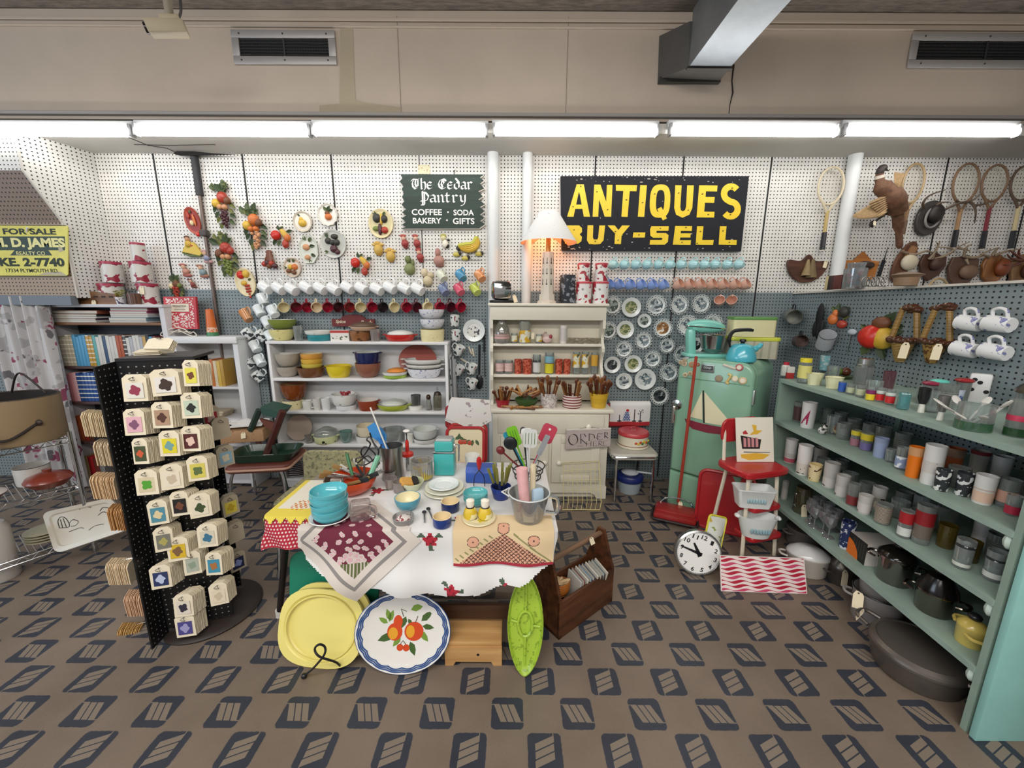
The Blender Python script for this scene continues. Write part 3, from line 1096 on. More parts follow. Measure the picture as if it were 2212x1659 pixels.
for px,py,q in((537,721,'above the red canister, topmost'),(565,725,'touching the white shelf'),(538,786,'above the red canister, middle'),(558,813,'lowest, by the shelf side')):
 hook_mug(W3,px,py,(-.6,-.15,.78),f'white mug with a black picture, {q}',.085)
K = Kind('mug','mug',lambda o:mug_parts(o,.036,.1,STRIPE('#c58045','#e2d6c0',.012,'y',.8),M('#e4e0d4',.3)))
hook_mug(K,532,682,(-.6,.3,.7),'tan and orange striped mug, outermost left of the mug cluster',.1)
PIC2 = blot(['#e2e5e3','#3a4247','#8a2f35'],[.58,.66],30,1,key='mug_badge')
W4 = Kind('mug','mug',lambda o:mug_parts(o,.037,.085,PIC2,M('#e4e6e4',.3)),'small mugs right of the shelf')
for i,(px,py,ax)in enumerate(((982,693,(.1,-.2,1)),(985,725,(.05,-.2,1)),(991,757,(.5,-.2,.8)),(991,800,(.5,-.2,.8)),(1019,797,(.35,-.2,.9)),(1020,830,(.35,-.2,.9)))):
 hook_mug(W4,px,py,ax,['white mug with a dark print, topmost right of the white shelf','white mug with a dark print, second down right of the shelf','white mug tilted, third down right of the white shelf','white mug with a badge, fourth down right of the shelf','plain small mug beside the black spoon','plain small mug lowest beside the black spoon'][i],.08)
# plates on the grey pegboard to the right of the hutch
PW = M('#dfe4e2',.25,coat=.2)
PAINT = {0:['#8f9a92','#3f4a44','#c9cfc6'],1:['#aab3b6','#4d5a62','#dfe3e3'],2:['#9a9c6a','#5a6a3e','#d6d5bb'],3:['#cfd4d2','#7c8a90','#3f4d58'],4:['#a97e4e','#7a5230','#e6ddcf'],5:['#4a4f52','#202629','#b9bfc0']}
def wplate(px,py,rpx,lace,pk,label,off=.03,group='souvenir plates on the grey pegboard',rim=PW,sc=26,Y=None,sy=1,rz=0,mat=None,depth=.012):
 p,wd,_ = wfit(px,py,rpx*2,0,off,Y)
 o = thing('wall_plate',label,'plate',p,0,group,wallrot(rz))
 c = PAINT[pk]
 plate(o,wd/2,rim,mat or blot(c,[.5,.6],sc+pk*3,3,key='plate_scene'),depth,lace,sy=sy)
 return o
PL = [(1322,660,21,16,0,'lace-edged plate half hidden by the upper right corner of the hutch'),(1363,664,21,0,2,'plain-rimmed plate with a green scene, top row nearest the hutch'),(1417,660,23,18,1,'lace-edged plate with a blue-grey scene, top row under the blue cups'),(1466,659,21,16,3,'lace-edged plate with a building, fourth along the top row of plates'),(1513,657,21,18,3,'lace-edged plate under the salmon cups, last in the top row'),(1391,693,15,0,0,'smallest plate, plain rimmed with a round green centre'),(1431,709,21,18,4,'lace-edged plate with a brown animal in the centre'),(1350,712,19,0,2,'plain plate with an olive scene, second row beside the hutch'),(1313,714,20,16,0,'lace-edged plate half hidden behind the hutch side, second row'),(1389,736,19,16,3,'lace-edged pale plate with two figures, below the smallest plate'),(1440,747,17,16,1,'small lace-edged plate below the brown animal plate'),(1347,755,19,16,1,'lace-edged plate with a blue landscape below the olive plate'),(1322,788,18,0,5,'plain plate with a dark green wreath beside the lower hutch shelf'),(1367,786,19,0,2,'pink-white plate with a mustard map in the centre'),(1409,776,19,16,1,'lace-edged plate with a round grey portrait, right of the mustard map plate'),(1444,805,21,18,3,'lace-edged plate cut off by the fridge front edge'),(1347,823,18,0,1,'plain scalloped plate, lowest row nearest the hutch'),(1393,819,23,0,3,'largest plain plate with a bird, in the lowest row'),(1424,855,21,20,5,'dark lace-edged plate, lowest of all, beside the fridge'),(1484,703,23,18,3,'lace-edged plate left of the turquoise mixer'),(1537,702,24,18,1,'lace-edged plate behind the turquoise mixer head'),(1503,746,16,0,5,'dark plate behind the mixer base'),(1473,766,20,16,1,'lace-edged plate just above the fridge top')]
for q in PL:
 wplate(*q)
wplate(1024,714,24,0,3,'round white plate with grey reeds, right of the white shelf',mat=blot(['#dcdcd6','#3d4247'],[.57],40,4,key='reeds'),group='plates by the white shelf')
# chalkware fruit, plaques and small wall figures on the white pegboard
LEAF = [M('#4d5c35',.6),M('#39492d',.6),M('#6b6f38',.6)]
FR = dict(red=M('#a83a2a',.35,0,.15,30),orange=M('#c96f33',.4,0,.12,30),yellow=M('#d0a93a',.4,0,.12,30),plum=M('#4c2a30',.35),brown=M('#6f4328',.5),green=M('#6f7d3a',.45),peach=M('#c9936a',.45),dark=M('#33322c',.5),cream=M('#d8c99c',.5),scarlet=M('#c42d22',.3,0,.1,30))
FG = 'chalkware fruit on the pegboard'
def wthing(name,cat,px,py,label,off=.02,rz=0,group=None,Y=None):
 p = atY(px,py,(Y or D)-off)
 return thing(name,label,cat,p,0,group,wallrot(rz)),mpp(p)
def leaves(o,s,spec,name='leaves'):
 b = MB()
 for k,x,y,an,l in spec:
  b.m(k).leaf((x*s,y*s,0),R(an),l*s,l*s*.55,.004,.3)
 b.build(name,LEAF,o)
def bunch(px,py,w,h,label,fruit,seed,rz=0):
 o,s = wthing('fruit_bunch','wall ornament',px,py,label,.015,R(rz),FG)
 q = random.Random(seed)
 sp = []
 for i in range(9):
  sp.append((q.randint(0,2),q.uniform(-.3,.3)*w,h*.3+q.uniform(-.06,.06)*h,30+i*15+q.uniform(-10,10),w*q.uniform(.35,.55)))
 for i in range(9):
  t_ = i/9
  sp.append((q.randint(0,2),(1 if i%2 else-1)*w*(.34-.22*t_),h*(.12-.5*t_),(-50 if i%2 else 230)+q.uniform(-20,20),w*.36))
 leaves(o,s,sp)
 big = [fruit[0],fruit[1],fruit[2]]
 for i,(x,y,rr)in enumerate(((.08,.17,.24),(-.26,.06,.19),(.26,.1,.17))):
  b = MB().ball((x*w*s,y*h*s,.02),(rr*w*s,rr*w*s*1.05,rr*w*s*.8),14,9)
  b.build('fruit',FR[big[i]],o)
 for i,(x,y)in enumerate(((-.12,-.02),(.1,-.03))):
  MB().ball((x*w*s,y*h*s,.02),.13*w*s,12,8).build('fruit',FR[fruit[3]],o)
 b = MB()
 for i in range(22):
  t_ = i/22
  b.ball((q.uniform(-.22,.22)*(1-t_*.75)*w*s,(-.1-.36*t_)*h*s,.012+q.uniform(0,.014)),(.085-.02*t_)*w*s,8,6)
 b.build('grapes',FR[fruit[4]],o)
 return o
bunch(484,446,46,98,'fruit bunch with a red apple, dark grapes and green leaves, topmost of the wall fruit',['red','yellow','brown','peach','plum'],1,4)
bunch(551,493,48,94,'yellow and orange fruit bunch tapering to cream berries, right of the pipe',['orange','yellow','brown','orange','peach'],2,5)
bunch(491,553,46,92,'fruit bunch with a split pomegranate and red berries, right of the junction box',['red','brown','red','peach','green'],3,5)
bunch(384,621,30,42,'small dark fruit bunch just above the red book',['brown','cream','green','red','red'],4)
def plaque(px,py,w,h,label,rim,fill,items,rz=0,poly=None,lip=True,leafspec=(),name='wall_plaque',cat='plaque'):
 o,s = wthing(name,cat,px,py,label,.012,R(rz),'relief plaques on the white pegboard')
 a,c = w/2*s,h/2*s
 b = MB()
 n = 32
 P = poly or ell(1,1,n)
 def ring(k,z):
  return[(x*a*k,y*c*k,z)for x,y in P]
 n = len(P)
 vs = ring(.9,-.006)+ring(1,.004)+ring(.98,.01)+ring(.86,.006)+ring(.8,.002)
 fs = [(k*n+i,k*n+(i+1)%n,(k+1)*n+(i+1)%n,(k+1)*n+i)for k in range(4)for i in range(n)]
 b.add(vs,fs)
 b.m(1).add(ring(.8,.002),[tuple(range(n))])
 b.build('frame',[rim,fill],o)
 for nm,k,x,y,rx,ry in items:
  MB().ball((x*a,y*c,.008),(rx*a,ry*a,min(rx,ry)*a*.7),12,8).build(nm,FR[k],o)
 if leafspec:
  leaves(o,s,[(k,x*w/2,y*h/2,an,l*w/2)for k,x,y,an,l in leafspec])
 return o
CREAM = M('#dfd0a4',.45)
plaque(417,477,33,57,'tilted red oval plaque with moulded vegetables, left of the conduit pipe',M('#a4432f',.4),M('#8a2b22',.45),[('carrot','orange',.25,0,.16,.75),('onion','cream',-.15,-.15,.25,.35),('tomato','scarlet',.15,-1.05,.3,.25),('radish','red',-.35,.45,.2,.5)],12,None,True,((0,0,.5,80,.5),(1,.1,.5,120,.4)))
plaque(531,610,43,60,'cream oval plaque with apple, lemon and red grapes, lowest beside the white mugs',CREAM,M('#e3d7b2',.5),[('apple','scarlet',-.25,.55,.36,.4),('lemon','yellow',.28,.55,.33,.38),('peach','yellow',-.15,-.05,.28,.26)]+[('grape','red',.1+dx*.16,-.25-dy*.2,.12,.12)for dy in range(5)for dx in range(-1 if dy<3 else 0,2 if dy<3 else 1)],10,None,True,((1,-.05,.55,100,.5),(0,.3,.1,20,.4)))
plaque(654,479,42,43,'round cream plate with one yellow pear',M('#c9bfae',.4),M('#e6dfd0',.4),[('pear','yellow',0,-.15,.42,.38),('pear_top','yellow',-.12,.22,.2,.22)],0,None,True,((1,-.2,.5,140,.35),))
plaque(708,464,44,46,'scalloped white plate with a brown pear under green leaves, highest fruit plate',M('#d6d1c6',.4),M('#e9e5da',.4),[('pear','orange',.08,-.2,.35,.32),('pear_top','brown',0,.12,.25,.22)],0,[(math.cos(2*PI*i/48)*(1+.04*math.cos(12*2*PI*i/48)),math.sin(2*PI*i/48)*(1+.04*math.cos(12*2*PI*i/48)))for i in range(48)],True,((1,0,.3,60,.6),(0,0,.3,130,.6),(1,.1,.3,20,.5)))
plaque(667,539,42,60,'tall octagonal white plaque with two peaches and leaves',M('#cdd0c4',.4),M('#d3d6c8',.4),[('peach','peach',-.2,.15,.36,.32),('peach','peach',-.15,-.55,.3,.26)],0,[(math.cos(R(22.5+45*i))*1.05,math.sin(R(22.5+45*i))*1.05)for i in range(8)],True,((0,.1,.5,60,.6),(1,.1,.2,10,.6),(0,-.2,.6,120,.6),(1,.2,-.3,-30,.6),(0,0,-.7,-60,.5)))
plaque(720,527,56,60,'large round grey plate with black and plum fruit, biggest of the fruit plates',M('#c4c4bd',.35),M('#b7b8ae',.4),[('plum','dark',-.35,.2,.25,.25),('plum','dark',.3,.1,.24,.24),('plum','plum',.05,-.35,.3,.3),('fig','dark',.15,.5,.28,.2),('plum','plum',.3,-.55,.22,.2),('berry','dark',-.05,.1,.2,.2)],0,None,True,((1,-.4,.4,100,.5),(0,-.4,-.5,200,.4),(1,.2,.3,60,.4)))
plaque(632,578,38,41,'small round plate heaped with orange and brown fruit, left of the trio of fruit',M('#cbb9a6',.4),M('#d9cdb9',.4),[('orange','orange',.3,.05,.35,.35),('lemon','yellow',-.2,.05,.28,.3),('nut','brown',-.4,-.35,.3,.25),('nut','brown',.15,-.5,.3,.25)],0,None,True,((1,-.2,.5,110,.6),(0,.1,.5,60,.6),(1,-.6,0,190,.5)))
plaque(823,483,54,61,'round cream plaque of moulded vegetables, left of the green pantry sign',CREAM,M('#cfc596',.5),[('pepper','dark',-.3,.35,.32,.36),('aubergine','dark',.3,.3,.26,.3),('tomato','red',.3,-.45,.27,.27),('squash','yellow',.05,.3,.12,.45),('bean','green',-.4,-.35,.26,.2),('grapes','plum',-.08,-.4,.18,.45)],0,None,True,((1,-.3,.5,130,.5),(0,.2,.5,60,.4)))
def trio(px,py,label):
 o,s = wthing('fruit_trio','wall ornament',px,py,label,.015,0,'fruit trios on the pegboard')
 for nm,k,x,y,rx,ry in(('orange','scarlet',-11,2,10,10.5),('banana','yellow',8,4,6,13),('pear','orange',13,-3,7,8),('strawberry','red',8,-16,7,9)):
  b = MB().tf(trot(0,0,R(35)if nm=='banana' else 0,(x*s,y*s,.012)))
  b.ball((0,0,0),(rx*s,ry*s,min(rx,ry)*s*.8),14,9)
  b.build(nm,FR[k],o)
 leaves(o,s,[(1,12,8,20,14),(1,-10,-6,230,16),(0,-4,-8,250,14),(1,-4,12,100,12),(0,-2,12,50,12)])
trio(609,511,'fruit trio with a red-orange and banana, beside the yellow bunch')
trio(780,570,'fruit trio with a red-orange and banana, below the yellow hat faces')
o,s = wthing('wall_pocket','wall ornament',584,572,'brown basket wall pocket with a looped handle and red fruit',.02)
MB().tf(trot(-PI/2,0,0)).lathe([(0,30*s),(5*s,30*s),(10*s,2*s),(9*s,2*s),(0,4*s)],16,1,.6).build('basket',STRIPE('#7d4527','#5d2f1b',.006,'y',.5),o)
MB().tube([(math.cos(R(a))*10*s,math.sin(R(a))*20*s,.006)for a in range(0,181,15)],1.6*s,7).build('handle',FR['brown'],o)
for i,(x,y,k)in enumerate(((-9,1,'red'),(-2,3,'plum'),(6,2,'red'),(1,-3,'brown'),(13,-3,'plum'))):
 MB().ball((x*s,y*s,.02),6*s,10,7).build('fruit',FR[k],o)
def figure(px,py,label,parts,cat='wall figure',rz=0,group='small wall figures'):
 o,s = wthing('wall_figure',cat,px,py,label,.012,R(rz),group)
 for nm,c,x,y,rx,ry in parts:
  MB().ball((x*s,y*s,.006),(rx*s,ry*s,min(rx,ry)*s*.8),12,8).build(nm,M(c,.4),o)
 return o
o = figure(415,532,'figure of a lady in a spreading yellow skirt, below the red oval plaque',[('head','#c08e68',-7,14,5,6),('hair','#5a3423',-8,18,6,4),('torso','#c7a33e',-6,4,7,8),('arm','#b9543a',-1,1,8,3)])
s = mpp(o.location)
MB().prism([(-22*s,-12*s),(16*s,-20*s),(22*s,-14*s),(5*s,8*s),(-12*s,4*s)],-.008,.012,b=.003).build('skirt',M('#cfb03c',.45),o)
MB().tube([(-22*s,-13*s,0),(-6*s,-20*s,.004),(16*s,-20*s,.004),(23*s,-13*s,0)],2.2*s,7).build('hem',M('#5c6b38',.5),o)
for i,(px,py,c1,c2,lb)in enumerate(((446,553,'#8a8fa6','#b98d8c','tiny blue and pink figure hung beside the conduit pipe'),(400,582,'#b98472','#a65f55','pink figure with a peaked hat, left of the pair above the red book'),(437,584,'#7f9196','#a06d58','blue-grey figure with a peaked hat, right of the pair above the red book'),(415,611,'#8a4438','#6e3229','tiny dark red bird figure below the pair of peaked hats'))):
 k = .8 if i!=3 else .55
 figure(px,py,lb,[('body',c1,2,-6*k,9*k,9*k),('base',c2,4,-15*k,13*k,5*k),('head','#c9a489',-2,6*k,6*k,6*k),('hat',c2,-4,12*k,10*k,3.5*k)])
for i,(px,py)in enumerate(((818,537),(844,551))):
 figure(px,py,f'yellow face with a wide straw hat brim, {["upper left", "lower right"][i]} of two',[('face','#c9a44e',0,-3,10,12),('hat_brim','#cda956',-1,8,14,4),('hat_crown','#c49b45',-2,10,8,5),('chin','#b98a3c',1,-11,6,5),('nose','#b8923f',1,-3,2,3)])
for i,(px,py)in enumerate(((873,521),(899,521),(906,551))):
 figure(px,py,f'small red and white figure, {["left of the upper pair", "right of the upper pair", "by itself lower right"][i]} under the pantry sign',[('body','#9c3b37',2,-5,8,8),('apron','#d9c8b6',0,-3,5,5),('head','#cfa58e',-1,5,5,5),('hat','#a94640',-2,11,7,3),('foot','#7d2d2a',4,-13,6,3)])
figure(883,573,'green figure with a round cream dial, below the red figures',[('body','#7d8655',2,-8,12,13),('dial','#c9cf9d',3,-10,7,7),('head','#6f7a48',-1,12,7,8),('arm','#68733f',9,4,4,8)])
figure(960,521,'black and white magpie figure with a yellow hat, under the pantry sign',[('body','#e8e2d0',2,-6,7,9),('wing','#262420',5,-10,6,5),('head','#d8cf9f',-2,6,6,6),('hat','#a8a34c',-2,11,7,4),('beak','#2a2623',8,2,5,2)])
figure(948,555,'pink and brown figure with a clock face, under the magpie',[('body','#b08377',0,-8,12,11),('dial','#e7d9ca',0,-6,6,6),('head','#a7776b',-2,9,6,9),('foot','#8a5a4d',2,-18,9,4)])
o,s = wthing('banana_bunch','wall ornament',1012,526,'bunch of yellow chalkware bananas right of the magpie',.015)
for i in range(4):
 MB().tube(spline([((-22+i*2)*s,(-6-i)*s,.01),((-8+i*3)*s,(-4-i*3.6)*s,.02),((10+i*2)*s,(-1-i*2.5)*s,.02),((20+i*.5)*s,(14-i*3)*s,.01)],5),[3*s]+[5.6*s]*14+[2*s],8).build('banana',FR['yellow']if i else M('#b8b43c',.4),o)
MB().ball((-22*s,-10*s,.008),(5*s,6*s,4*s)).build('stub',FR['dark'],o)
for i,(px,py)in enumerate(((986,549),(1005,557),(1034,548))):
 o = figure(px,py,f'tiny yellow and black bee, {ORD[i]} of three under the bananas',[('body','#c5b657',0,-1,8,5),('head','#35322a',7,1,4,4),('wing','#e4e0c8',0,6,5,4),('stripe','#35322a',2,-1,1.6,5.3)])
figure(921,597,'pale cream cherub bust hung at the paint line',[('body','#cbbd9c',3,-10,11,12),('head','#d3c4a4',-4,8,8,9),('wing','#c2b391',9,2,8,7)])
O = atY(718,705,D-.03)
s = mpp(O)
o = thing('wooden_sign','dark red wooden sign with cream letters behind the stacked dishes','sign',O)
b = MB().tf(WALLX)
P = [(0,0),(92*s,0),(92*s,16*s)]+[((46+26*math.cos(R(a)))*s,(16+9*math.sin(R(a))+(1.2 if a%20 else 0))*s)for a in range(0,181,10)]+[(0,16*s)]
b.prism(P,-.012,.004)
b.build('board',M('#6a201f',.6,0,.15,20),o)
b = MB().tf(WALLX)
text(b,'Spice',8*s,5*s,30*s,14*s,.02,.001,.004,.3)
text(b,'Rack',62*s,4*s,88*s,13*s,.02,.001,.004,.3)
b.build('lettering',M('#d9cbb0',.6),o)
def wbox(name,cat,px,py,w,h,label,parts):
 o,s = wthing(name,cat,px,py,label,.02)
 return o,s
o,s = wthing('storage_tin','tin',538,834,'dark red rectangular tin hung low between the bookcase and the white shelf',.03)
MB().box((0,0,0),(27*s,46*s,.05),.006).build('body',M('#7a1f24',.4,0,.1,10),o)
MB().box((0,26*s,0),(16*s,8*s,.03),.006).build('cap',M('#5e171c',.4),o)
o,s = wthing('slotted_spoon','spoon',1035,790,'long black spoon hung handle up between shelf and hutch',.02)
MB().tube([(1*s,46*s,0),(0,-20*s,0)],[2.6*s,1.8*s],8).build('handle',BLACK,o)
MB().ball((0,-35*s,.002),(8*s,17*s,.012),14,9).build('bowl',BLACK,o)
o,s = wthing('knife_sharpener','tool',1046,770,'slim black rod hung right of the black spoon',.015)
MB().tube([(0,50*s,0),(0,10*s,0)],2.2*s,8).build('handle',BLACK,o)
MB().tube([(0,10*s,0),(1*s,-45*s,0)],.9*s,6).build('rod',DARKST,o)
o,s = wthing('kitchen_shears','tool',1012,765,'pair of small cream handled tools hung above the small mugs',.015)
for i,(x,y,a)in enumerate(((4,8,20),(10,4,10),(-10,-14,60))):
 MB().tf(trot(0,0,R(a),(x*s,y*s,0))).box((0,0,0),(4*s,18*s,.006),.002).build('blade',M('#c9c2ae',.4),o)
o,s = wthing('wire_whisk','whisk',992,848,'wire whisk hung above the folded white towel',.03)
for i in range(5):
 k = (i-2)/2
 MB().tube(spline([(-1*s,18*s,0),(k*9*s-2*s,0,.01*(1-k*k)),(k*5*s,-16*s,0),(0,-20*s,0)],5),.0014,5).build('wire',CHROME,o)
o,s = wthing('paper_print','print',916,366,'scrap of yellowed floral paper peeking above the pantry sign',.004)
MB().box((0,0,0),(26*s,18*s,.001)).build('sheet',blot(['#d8d3ac','#b98f76'],[.6],60,2,key='faded'),o)
# furniture
WHT2 = M('#dedddc',.5,0,.04,4)
def pspan(xl,xr,yt,yb,Y):
 a,c = atY(xl,(yt+yb)/2,Y),atY(xr,(yt+yb)/2,Y)
 return a.x,c.x,atY((xl+xr)/2,yb,Y).z,atY((xl+xr)/2,yt,Y).z
# white open shelf unit
SY = 3.03
sxl,sxr = atY(575,742,SY).x,atY(966,742,SY).x
SZ = [atY(770,y,SY).z for y in(738,818,889,961,1036)]
o = thing('shelf_unit','white open shelf unit with four tiers of casseroles and bowls','shelf',((sxl+sxr)/2,SY,0))
wd = sxr-sxl
dp = 3.236-SY
for s in(-1,1):
 MB().box((s*(wd/2-.011),dp/2,SZ[0]/2),(.022,dp,SZ[0]-.002),.002).build('side_panel',WHT2,o)
for i,z in enumerate(SZ):
 MB().box((0,dp/2-.002,z-.011),(wd+(.012 if i==0 else-.046),dp,.022),.003).build('top_board' if i==0 else 'shelf_board',WHT2,o)
MB().box((0,dp-.006,SZ[0]/2),(wd-.046,.008,SZ[0]-.03)).build('back_panel',M('#cfcfcf',.6,0,.05,3),o)
MB().box((0,.012,(SZ[4]-.022)/2),(wd-.046,.018,SZ[4]-.024)).build('kick_board',WHT2,o)
SHX = (sxl+sxr)/2
# cream hutch
HY = 2.87
CRM = M('#d9d4c3',.5,0,.05,3)
cl,cr_ = atY(1064,900,HY).x,atY(1316,900,HY).x
zc = atY(1190,886,HY-.02).z
o = thing('hutch','cream painted hutch with scalloped sides, two shelves, a drawer and doors','cabinet',((cl+cr_)/2,HY,0))
HX = (cl+cr_)/2
wd = cr_-cl
dp = 3.15-HY
MB().box((0,dp/2,zc/2+.045),(wd,dp,zc-.12),.004).build('body',CRM,o)
b = MB()
P = [(-wd/2-.005,0),(-wd/2+.07,0),(-wd/2+.085,.03),(-wd/2+.12,.05),(wd/2-.12,.05),(wd/2-.085,.03),(wd/2-.07,0),(wd/2+.005,0),(wd/2+.005,.105),(-wd/2-.005,.105)]
b.tf(trot(PI/2,0,0,(0,.012,0))).prism(P,0,.02)
b.tf(Matrix()).box((0,dp/2+.01,.02),(wd-.03,dp-.03,.04))
b.build('plinth',CRM,o)
MB().box((0,dp/2-.01,zc-.014),(wd+.06,dp+.02,.028),.008).build('counter',M('#e2ddcd',.4,0,.04,4),o)
zd0,zd1 = atY(1190,938,HY).z,atY(1190,905,HY).z
zd0 = zc-.19
d_ = MB().box((0,-.006,(zd0+zc-.05)/2),(wd-.08,.014,zc-.05-zd0),.004).build('drawer',CRM,o)
kp = atY(1271,921,HY-.02)
def knob(parent,x,z,name='knob'):
 return MB().tf(trot(PI/2,0,0,(x,-.01,z))).lathe([(0,0),(.008,0),(.008,.012),(.018,.018),(.02,.028),(.012,.036),(0,.038)],16).build(name,M('#e6e1d2',.35),parent)
knob(d_,kp.x-HX,kp.z)
dz0,dz1 = .14,zd0-.02
for s,xk in((-1,1176),(1,1207)):
 x0,x1 = (-.43*wd,-.012)if s<0 else(.012,.43*wd)
 b = MB().box(((x0+x1)/2,-.006,(dz0+dz1)/2),(x1-x0,.014,dz1-dz0),.003)
 for(cx,cz,w_,h_)in(((x0+x1)/2,dz0+.03,x1-x0-.142,.06),((x0+x1)/2,dz1-.03,x1-x0-.142,.06),(x0+.035,(dz0+dz1)/2,.07,dz1-dz0),(x1-.035,(dz0+dz1)/2,.07,dz1-dz0)):
  b.box((cx,-.015,cz),(w_-.002,.008,h_-.002),.002)
 d_ = b.build('door',CRM,o)
 kk = atY(xk,999,HY-.02)
 knob(d_,kk.x-HX,kk.z)
UY = 3.02
ul,ur = atY(1062,720,UY).x-HX,atY(1304,720,UY).x-HX
zt = atY(1180,655,UY-.03).z
zs1,zs2 = atY(1180,743,UY).z,atY(1180,810,UY).z
for s,x in((-1,ul),(1,ur)):
 P = [(0,zc),(.215,zc),(.215,zt-.02),(.0,zt-.02),(-.005,zt-.1),(.015,zt-.13)]
 yy = lambda z:0
 prof = [(.128,zc),(.128,zt-.02),(-.01,zt-.02),(-.01,zs1+.12)]
 for k in range(9):
  a = k/8
  prof.append((-.01+.045*math.sin(a*PI)*(1 if a<1 else 0),zs1+.12-a*.14))
 prof+=[(-.02,zs1-.03),(-.02,zs1-.06)]
 for k in range(9):
  a = k/8
  prof.append((-.012+.04*math.sin(a*PI),zs1-.07-a*(zs1-.07-zs2-.02)))
 prof+=[(-.02,zs2),(-.02,zs2-.04),(.02,zs2-.12),(.035,zc+.03),(.0,zc)]
 b = MB()
 n = len(prof)
 t_ = .011
 b.add([(x-t_,UY-HY+y,z)for y,z in prof]+[(x+t_,UY-HY+y,z)for y,z in prof],[tuple(range(n)),tuple(range(2*n-1,n-1,-1))]+[(i,(i+1)%n,n+(i+1)%n,n+i)for i in range(n)][::1])
 b.build('side_board',CRM,o,False)
for z in(zs1,zs2):
 MB().box(((ul+ur)/2,(UY-HY+.064),z-.01),(ur-ul-.02,.122,.02),.003).build('shelf_board',M('#e2ddcd',.4,0,.04,4),o)
MB().box(((ul+ur)/2,dp-.004,(zc+zt)/2),(ur-ul,.006,zt-zc-.02)).build('back_panel',M('#d0c9b6',.6,0,.05,3),o)
MB().box(((ul+ur)/2,UY-HY+.045,zt-.011),(ur-ul+.05,.17,.022),.006).build('crown',M('#e2ddcd',.4,0,.04,4),o)
MB().box(((ul+ur)/2,UY-HY-.006,zt-.075),(ur-ul+.01,.014,.105),.003).build('frieze',CRM,o)
b = MB()
for s in(-1,1):
 pz = atY(1060,690,UY).z
HCZ = zc
# ORDER HERE board hung on the drawer knob
YO = HY-.05
A = [atY(1224,930,YO),atY(1320,927,YO),atY(1318,964,YO),atY(1221,971,YO)]
O = A[3]
o2 = thing('hanging_sign','grey wooden board with dark painted letters reading ORDER HERE','sign',O)
P = [(q.x-O.x,q.z-O.z)for q in(A[3],A[2],A[1],A[0])]
b = MB().tf(WALLX)
b.prism(P,-.012,.0)
b.m(1).prism([P[3],P[2],(P[2][0],P[2][1]+.008),(P[3][0],P[3][1]+.008)],-.014,.003)
b.build('board',[M('#b7aaa6',.6,0,.1,20),M('#d6d0c8',.6)],o2,False)
def oc(cx,cy):
 q = atY(1040+cx/5.351,800+cy/5.351,YO)
 return q.x-O.x,q.z-O.z
b = MB().tf(WALLX)
T = lambda pts:[oc(*p)for p in pts]
b2 = lambda sts,nib = .0062:pen(b,[T(s)for s in sts],0,0,1,1,nib,30,.0008)
b2([[(1060+52*math.cos(R(a)),800+62*math.sin(R(a)))for a in range(0,361,20)]],.009)
b2([[(1145,735),(1150,850)],[(1145,740),(1190,735),(1205,765),(1150,795),(1220,855)]])
b2([[(1245,730),(1245,815)],[(1240,732),(1300,745),(1310,785),(1245,812)]])
b2([[(1400,735),(1345,730),(1335,780),(1345,800),(1405,795)],[(1340,765),(1375,765)]])
b2([[(1425,715),(1425,785)],[(1425,720),(1455,722),(1455,745),(1428,755),(1465,785)]])
b2([[(1215,822),(1212,880)],[(1268,818),(1262,876)],[(1212,852),(1268,846)]],.004)
b2([[(1295,820),(1290,876)],[(1295,820),(1340,815)],[(1292,846),(1325,842)],[(1290,876),(1340,870)]],.004)
b2([[(1360,815),(1356,872)],[(1360,816),(1390,820),(1388,838),(1360,845),(1395,872)]],.004)
b2([[(1455,810),(1410,818),(1404,870),(1455,866)],[(1408,842),(1440,838)]],.004)
b2([[(1105,875),(1170,875),(1215,855)]],.004)
b.build('lettering',M('#2b2523',.7),o2,False)
kz = kp.z-O.z+.004
MB().tube([(P[3][0]+.05,-.004,P[3][1]),(kp.x-O.x,.016,kz),(P[2][0]-.06,-.004,P[2][1])],.0012,5).build('wire',DARKST,o2)
# yellow dish rack leaning on the hutch door
o = thing('wire_rack','pale yellow wire dish rack leaning on the hutch door below the order board','rack',(0,0,0))
YW = M('#d6cc8a',.4)
YR = HY-.045
pts = lambda px,py,y:atY(px,py,y)
TL,TR = atY(1217,1000,YR),atY(1294,996,YR)
BL,BR = atZ(1216,1078,.035),atZ(1292,1070,.035)
BL.y = BR.y = 2.74
FL,FR_ = atZ(1214,1096,.004),atZ(1294,1098,.004)
FL.y = FR_.y = 2.68
b = MB()
for i in range(9):
 k = i/8
 b.tube([TL.lerp(TR,k),BL.lerp(BR,k),FL.lerp(FR_,k)],.0018,5)
for k in(0,.2,.45,.7,.95):
 b.tube([TL.lerp(BL,k),TR.lerp(BR,k)],.0018,5)
b.build('grid',YW,o)
MB().tube([TL,TR,BR,FR_,FL,BL],.0035,6,closed=True).build('frame',YW,o)
